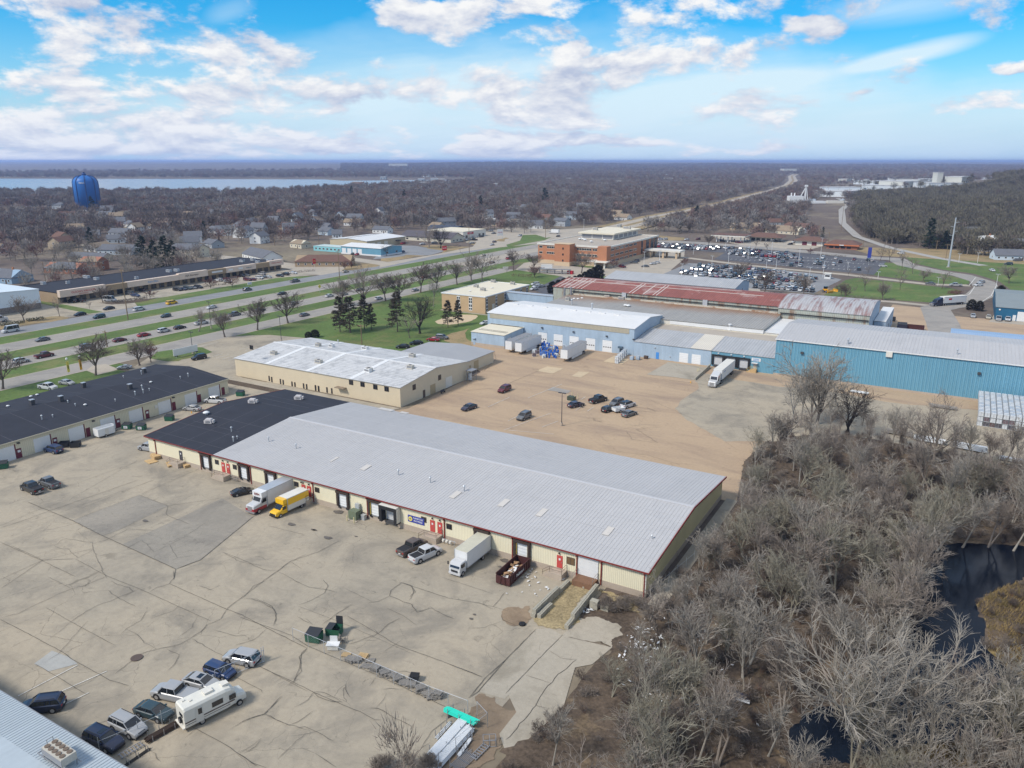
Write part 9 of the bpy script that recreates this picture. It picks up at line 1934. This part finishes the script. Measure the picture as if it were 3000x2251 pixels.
# ------------------------------------------------------------------ poles, lamps and signs
WOODP=mat('wood_pole',(.22,.16,.10),.9,.15,.8,5,.2)
def top_h(k,x,y,yt):
 X,Y=at(k,x,y);dx,dy,dz=ray(k,x,yt);return X,Y,CH+dz*math.hypot(X-CAMX,Y-CAMY)/math.hypot(dx,dy)
def pole(k,x,y,yt,kind,label,rz=0.):
 X,Y,h=top_h(k,x,y,yt);wood=kind == 'wood';o=empty('utility_pole' if wood else ('steel_pole' if kind == 'steel' else 'lamp_post'),(X,Y,0),rz,label,'pole' if wood or kind == 'steel' else 'lamp post');o['local']=1
 r=.22 if wood else (.62 if kind == 'steel' else .11);MB().tube((0,0,0),(0,0,h),r,r*(.5 if kind == 'steel' else .65),n=10).build('shaft',WOODP if wood else (M['dsteel'] if kind == 'dark' else (M['galv'] if kind != 'white' else M['white'])),o)
 if wood: MB().box(-1.5,-.08,h-.7,1.5,.08,h-.5).build('crossarm',WOODP,o)
 elif kind == 'steel': MB().lathe([(1.2,0),(1.2,.35)],12).build('footing',M['slabs'],o);g=MB().bar((0,0,0),(2.2,0,.5),.16).mesh('arm',M['galv']);[child('arm',g,o,(0,0,h-3-i*2.6),PI*(i % 2)) for i in range(4)]
 else: b=MB();b.box(-1.0,-.16,h-.12,-.2,.16,h+.1);b.box(.2,-.16,h-.12,1.0,.16,h+.1);b.bar((-.3,0,h),(.3,0,h),.08);b.build('lamp_head',M['dsteel'] if kind == 'dark' else M['galv'],o)
 if kind == 'dark': MB().lathe([(.32,0),(.32,.8)],12).build('footing',M['found'],o)
pole('E',1268,422,258,'dark','dark double lamp post on a round footing in the sandy yard');pole('C',1803,615,345,'steel','very tall grey steel transmission pole on the right lawn')
for a_ in (('A',830,1078,745,'tall weathered wooden pole before the frontage road'),('a',1158,615,435,'thin wooden pole with crossarm in the highway verge'),('b',2065,955,735,'leaning pale wooden pole behind the patchy white roof'),('b',1825,250,-60,'tall dark pole at the end of the shops'),('c',1382,345,55,'tall dark pole opposite the market'),('d',362,368,170,'dark pole on the junction island'),('A',670,800,700,'pole behind the white garage by the shops'),('A',295,830,700,'pole beside the low brick ranch'),('A',1782,600,540,'pole at the side street houses'),('A',2068,600,510,'pole beside the teal shop'),('d',980,200,30,'wooden pole beyond the brick office'),('d',1825,110,-60,'pole beside the highway at the curve'),('P',1940,255,110,'pole by the orange diner'),('P',1840,200,30,'pole behind the cream bank'),('V',905,680,625,'pole at the corner of the orange diner'),('V',1578,770,650,'wooden pole left of the steel pole'),('V',1500,700,620,'pole at the foot of the hill'),('V',728,560,335,'pole beside the gravel track'),('V',480,265,110,'tall pole beyond the grain elevator'),('V',118,238,135,'tall pole beside the far highway'),('V',620,268,150,'pole left of the long white warehouse'),('V',705,268,170,'pole in front of the long white warehouse')): pole(*a_[:4],'wood',a_[4])
LMP={}
for i,(k,x,y,yt) in enumerate((('P',118,440,320),('P',485,352,275),('P',830,317,155),('P',860,462,305),('P',680,517,370),('P',355,590,455),('P',1075,402,245),('P',1327,362,195),('P',1270,520,410),('P',1375,527,345),('P',1152,712,565),('P',1620,467,290),('P',1852,417,175),('P',1882,602,425),('P',1730,662,490),('P',2150,522,435),('Q',635,607,540),('Q',1280,690,600),('Q',1908,715,565),('Q',1505,440,345),('Q',1708,445,335),('d',1422,705,510),('d',1590,630,490),('d',775,270,160))): LMP.setdefault(k,[]).append((x,y,yt))
OR_='first second third fourth fifth sixth seventh eighth ninth tenth eleventh twelfth thirteenth fourteenth fifteenth sixteenth'.split()
for k,l_ in LMP.items():
 for i,(x,y,yt) in enumerate(sorted(l_)): pole(k,x,y,yt,'white','pale lamp post, %s from the left at the %s' % (OR_[i],{'P': 'office car parks','Q': 'right lawn and drive','d': 'brick office front'}[k]))
for (k,x,y,yt,lab) in (('b',440,785,495,'green-tinged lamp post in the median verge'),('b',1197,927,650,'green lamp post standing in the park lawn'),('a',2085,690,452,'dark lamp post behind the long white sign')): pole(k,x,y,yt,'dark',lab)
def sign(k,x,y,w,h,z,m,label,body=None,tm=None,rz=PI/2,ts=.5,posts=2,nm='sign'):
 o=thing(nm,k,x,y,label,'sign',rz);MB().box(-w/2,-.08,z,w/2,.08,z+h).build('board',m,o);g=MB().tube((0,0,0),(0,0,z),.08,n=6).mesh('post',M['galv']);[child('post',g,o,(px,0,0)) for px in ((0,) if posts == 1 else (-w*.4,w*.4))]
 if body: text(body,ts,tm or M['txtwhite'],(0,-.11,z+h/2),RS,None).parent=o
sign('a',2010,712,9.0,2.2,.8,M['white'],'long blank white sign on the grass island',rz=PI/2-.05);sign('b',1557,150,2.2,3.0,3.5,M['signred'],'red square pole sign at the end of the shops','M',M['signyel'],ts=1.4,posts=1);sign('b',855,330,2.6,1.2,1.0,M['white'],'small white sign on the frontage grass','FOR LEASE',M['txtblue'],ts=.4)
for (x,y,l) in ((1613,400,'left'),(1903,425,'right')): o=thing('warning_sign','b',x,y,l+' yellow diamond warning sign beside the highway','sign',PI/2);q=MB().box(-.75,-.04,-.75,.75,.04,.75).build('board',M['signyel'],o);q.location=(0,0,3.2);q.rotation_euler=(0,PI/4,0);MB().tube((0,0,0),(0,0,2.6),.06).build('post',M['galv'],o)
for (x,y,m,l) in ((745,908,M['signyel'],'yellow feather banner beside the near frontage road'),(880,882,PC['orange'],'orange feather banner beside the near frontage road')): o=thing('feather_banner','a',x,y,l,'banner',PI/2-.2);MB().tube((0,0,0),(-.3,0,4.4),.03).build('pole',M['galv'],o);MB().box(-.3,-.03,.6,.4,.03,3.9).build('flag',m,o);MB().lathe([(.05,4.3),(.35,4.6),(.3,4.95),(.05,5.1)],10).build('balloon',M['white'],o);text('OPEN',.5,M['txtblack'],(.05,-.06,2.2),(PI/2,PI/2,0),None).parent=o
sign('c',1715,190,5.0,5.2,3.0,M['white'],'white and red pylon sign of the market','LIQUOR',M['signred'],ts=1.1,rz=.9);sign('c',1115,315,3.4,3.0,.4,M['signred'],'red sign on the dry lawn beneath the twin trees','MARKET',ts=.8,rz=.9);sign('Q',532,445,2.2,6.5,3.2,M['signblue'],'tall dark blue and white pylon beside the black car park',rz=.3,posts=1);sign('c',1775,520,3.4,1.6,.3,M['offwhite'],'low stone sign on the lawn by the brick office',rz=.8)
# wind-blown litter and the blue panel in the wood
b=MB();R_=random.Random(12)
for (k,cx,cy,sx,sy,n) in (('F',1300,850,130,120,60),('F',1620,800,90,50,70),('F',1250,960,120,90,30),('F',930,640,35,20,22),('F',1450,1150,300,200,40),('H',300,900,300,200,40),('G',900,1100,500,400,20),('U',1090,920,90,60,14),('U',1400,950,60,30,14),('U',1180,1050,200,100,12)):
 for _ in range(n):
  X,Y=at(k,R_.gauss(cx,sx*.5),R_.gauss(cy,sy*.5));s=R_.uniform(.06,.26);a=R_.random()*3;z=.55 if k in 'FHG' and X > -1 else .12;b.add([(X+s*math.cos(a+q)*(1.5 if i % 2 else .6),Y+s*math.sin(a+q)*(1.5 if i % 2 else .6),z+R_.uniform(0,.15)) for i,q in enumerate((0,1.57,3.14,4.7))],[(0,1,2,3)])
tag(b.build('litter',M['white']),'white wind-blown litter scattered over the leaf floor','litter',kind='stuff')
o=thing('printed_sign','F',1930,1235,'blue and white printed panel lying in the wood','panel',.15,None,.7);o.rotation_euler=(.25,.1,.15);MB().box(-.8,-.1,0,.8,.6,.06).build('blue_face',PC['blue'],o);MB().box(-.7,-.6,0,.9,-.1,.06).build('white_face',M['white'],o)
# ------------------------------------------------------------------ air
hm=bpy.data.materials.new('haze_air');hm.use_nodes=True;t=hm.node_tree
for n in list(t.nodes): t.nodes.remove(n)
pv=t.nodes.new('ShaderNodeVolumePrincipled');pv.inputs['Color'].default_value=(.45,.60,.98,1);pv.inputs['Density'].default_value=HAZE_D;pv.inputs['Anisotropy'].default_value=0.2
mo=t.nodes.new('ShaderNodeOutputMaterial');t.links.new(pv.outputs[0],mo.inputs['Volume'])
b=MB();b.box(-70000,-70000,-1.2,70000,70000,82);tag(b.build('haze',hm),'thin bluish air over the whole scene','haze',kind='stuff')
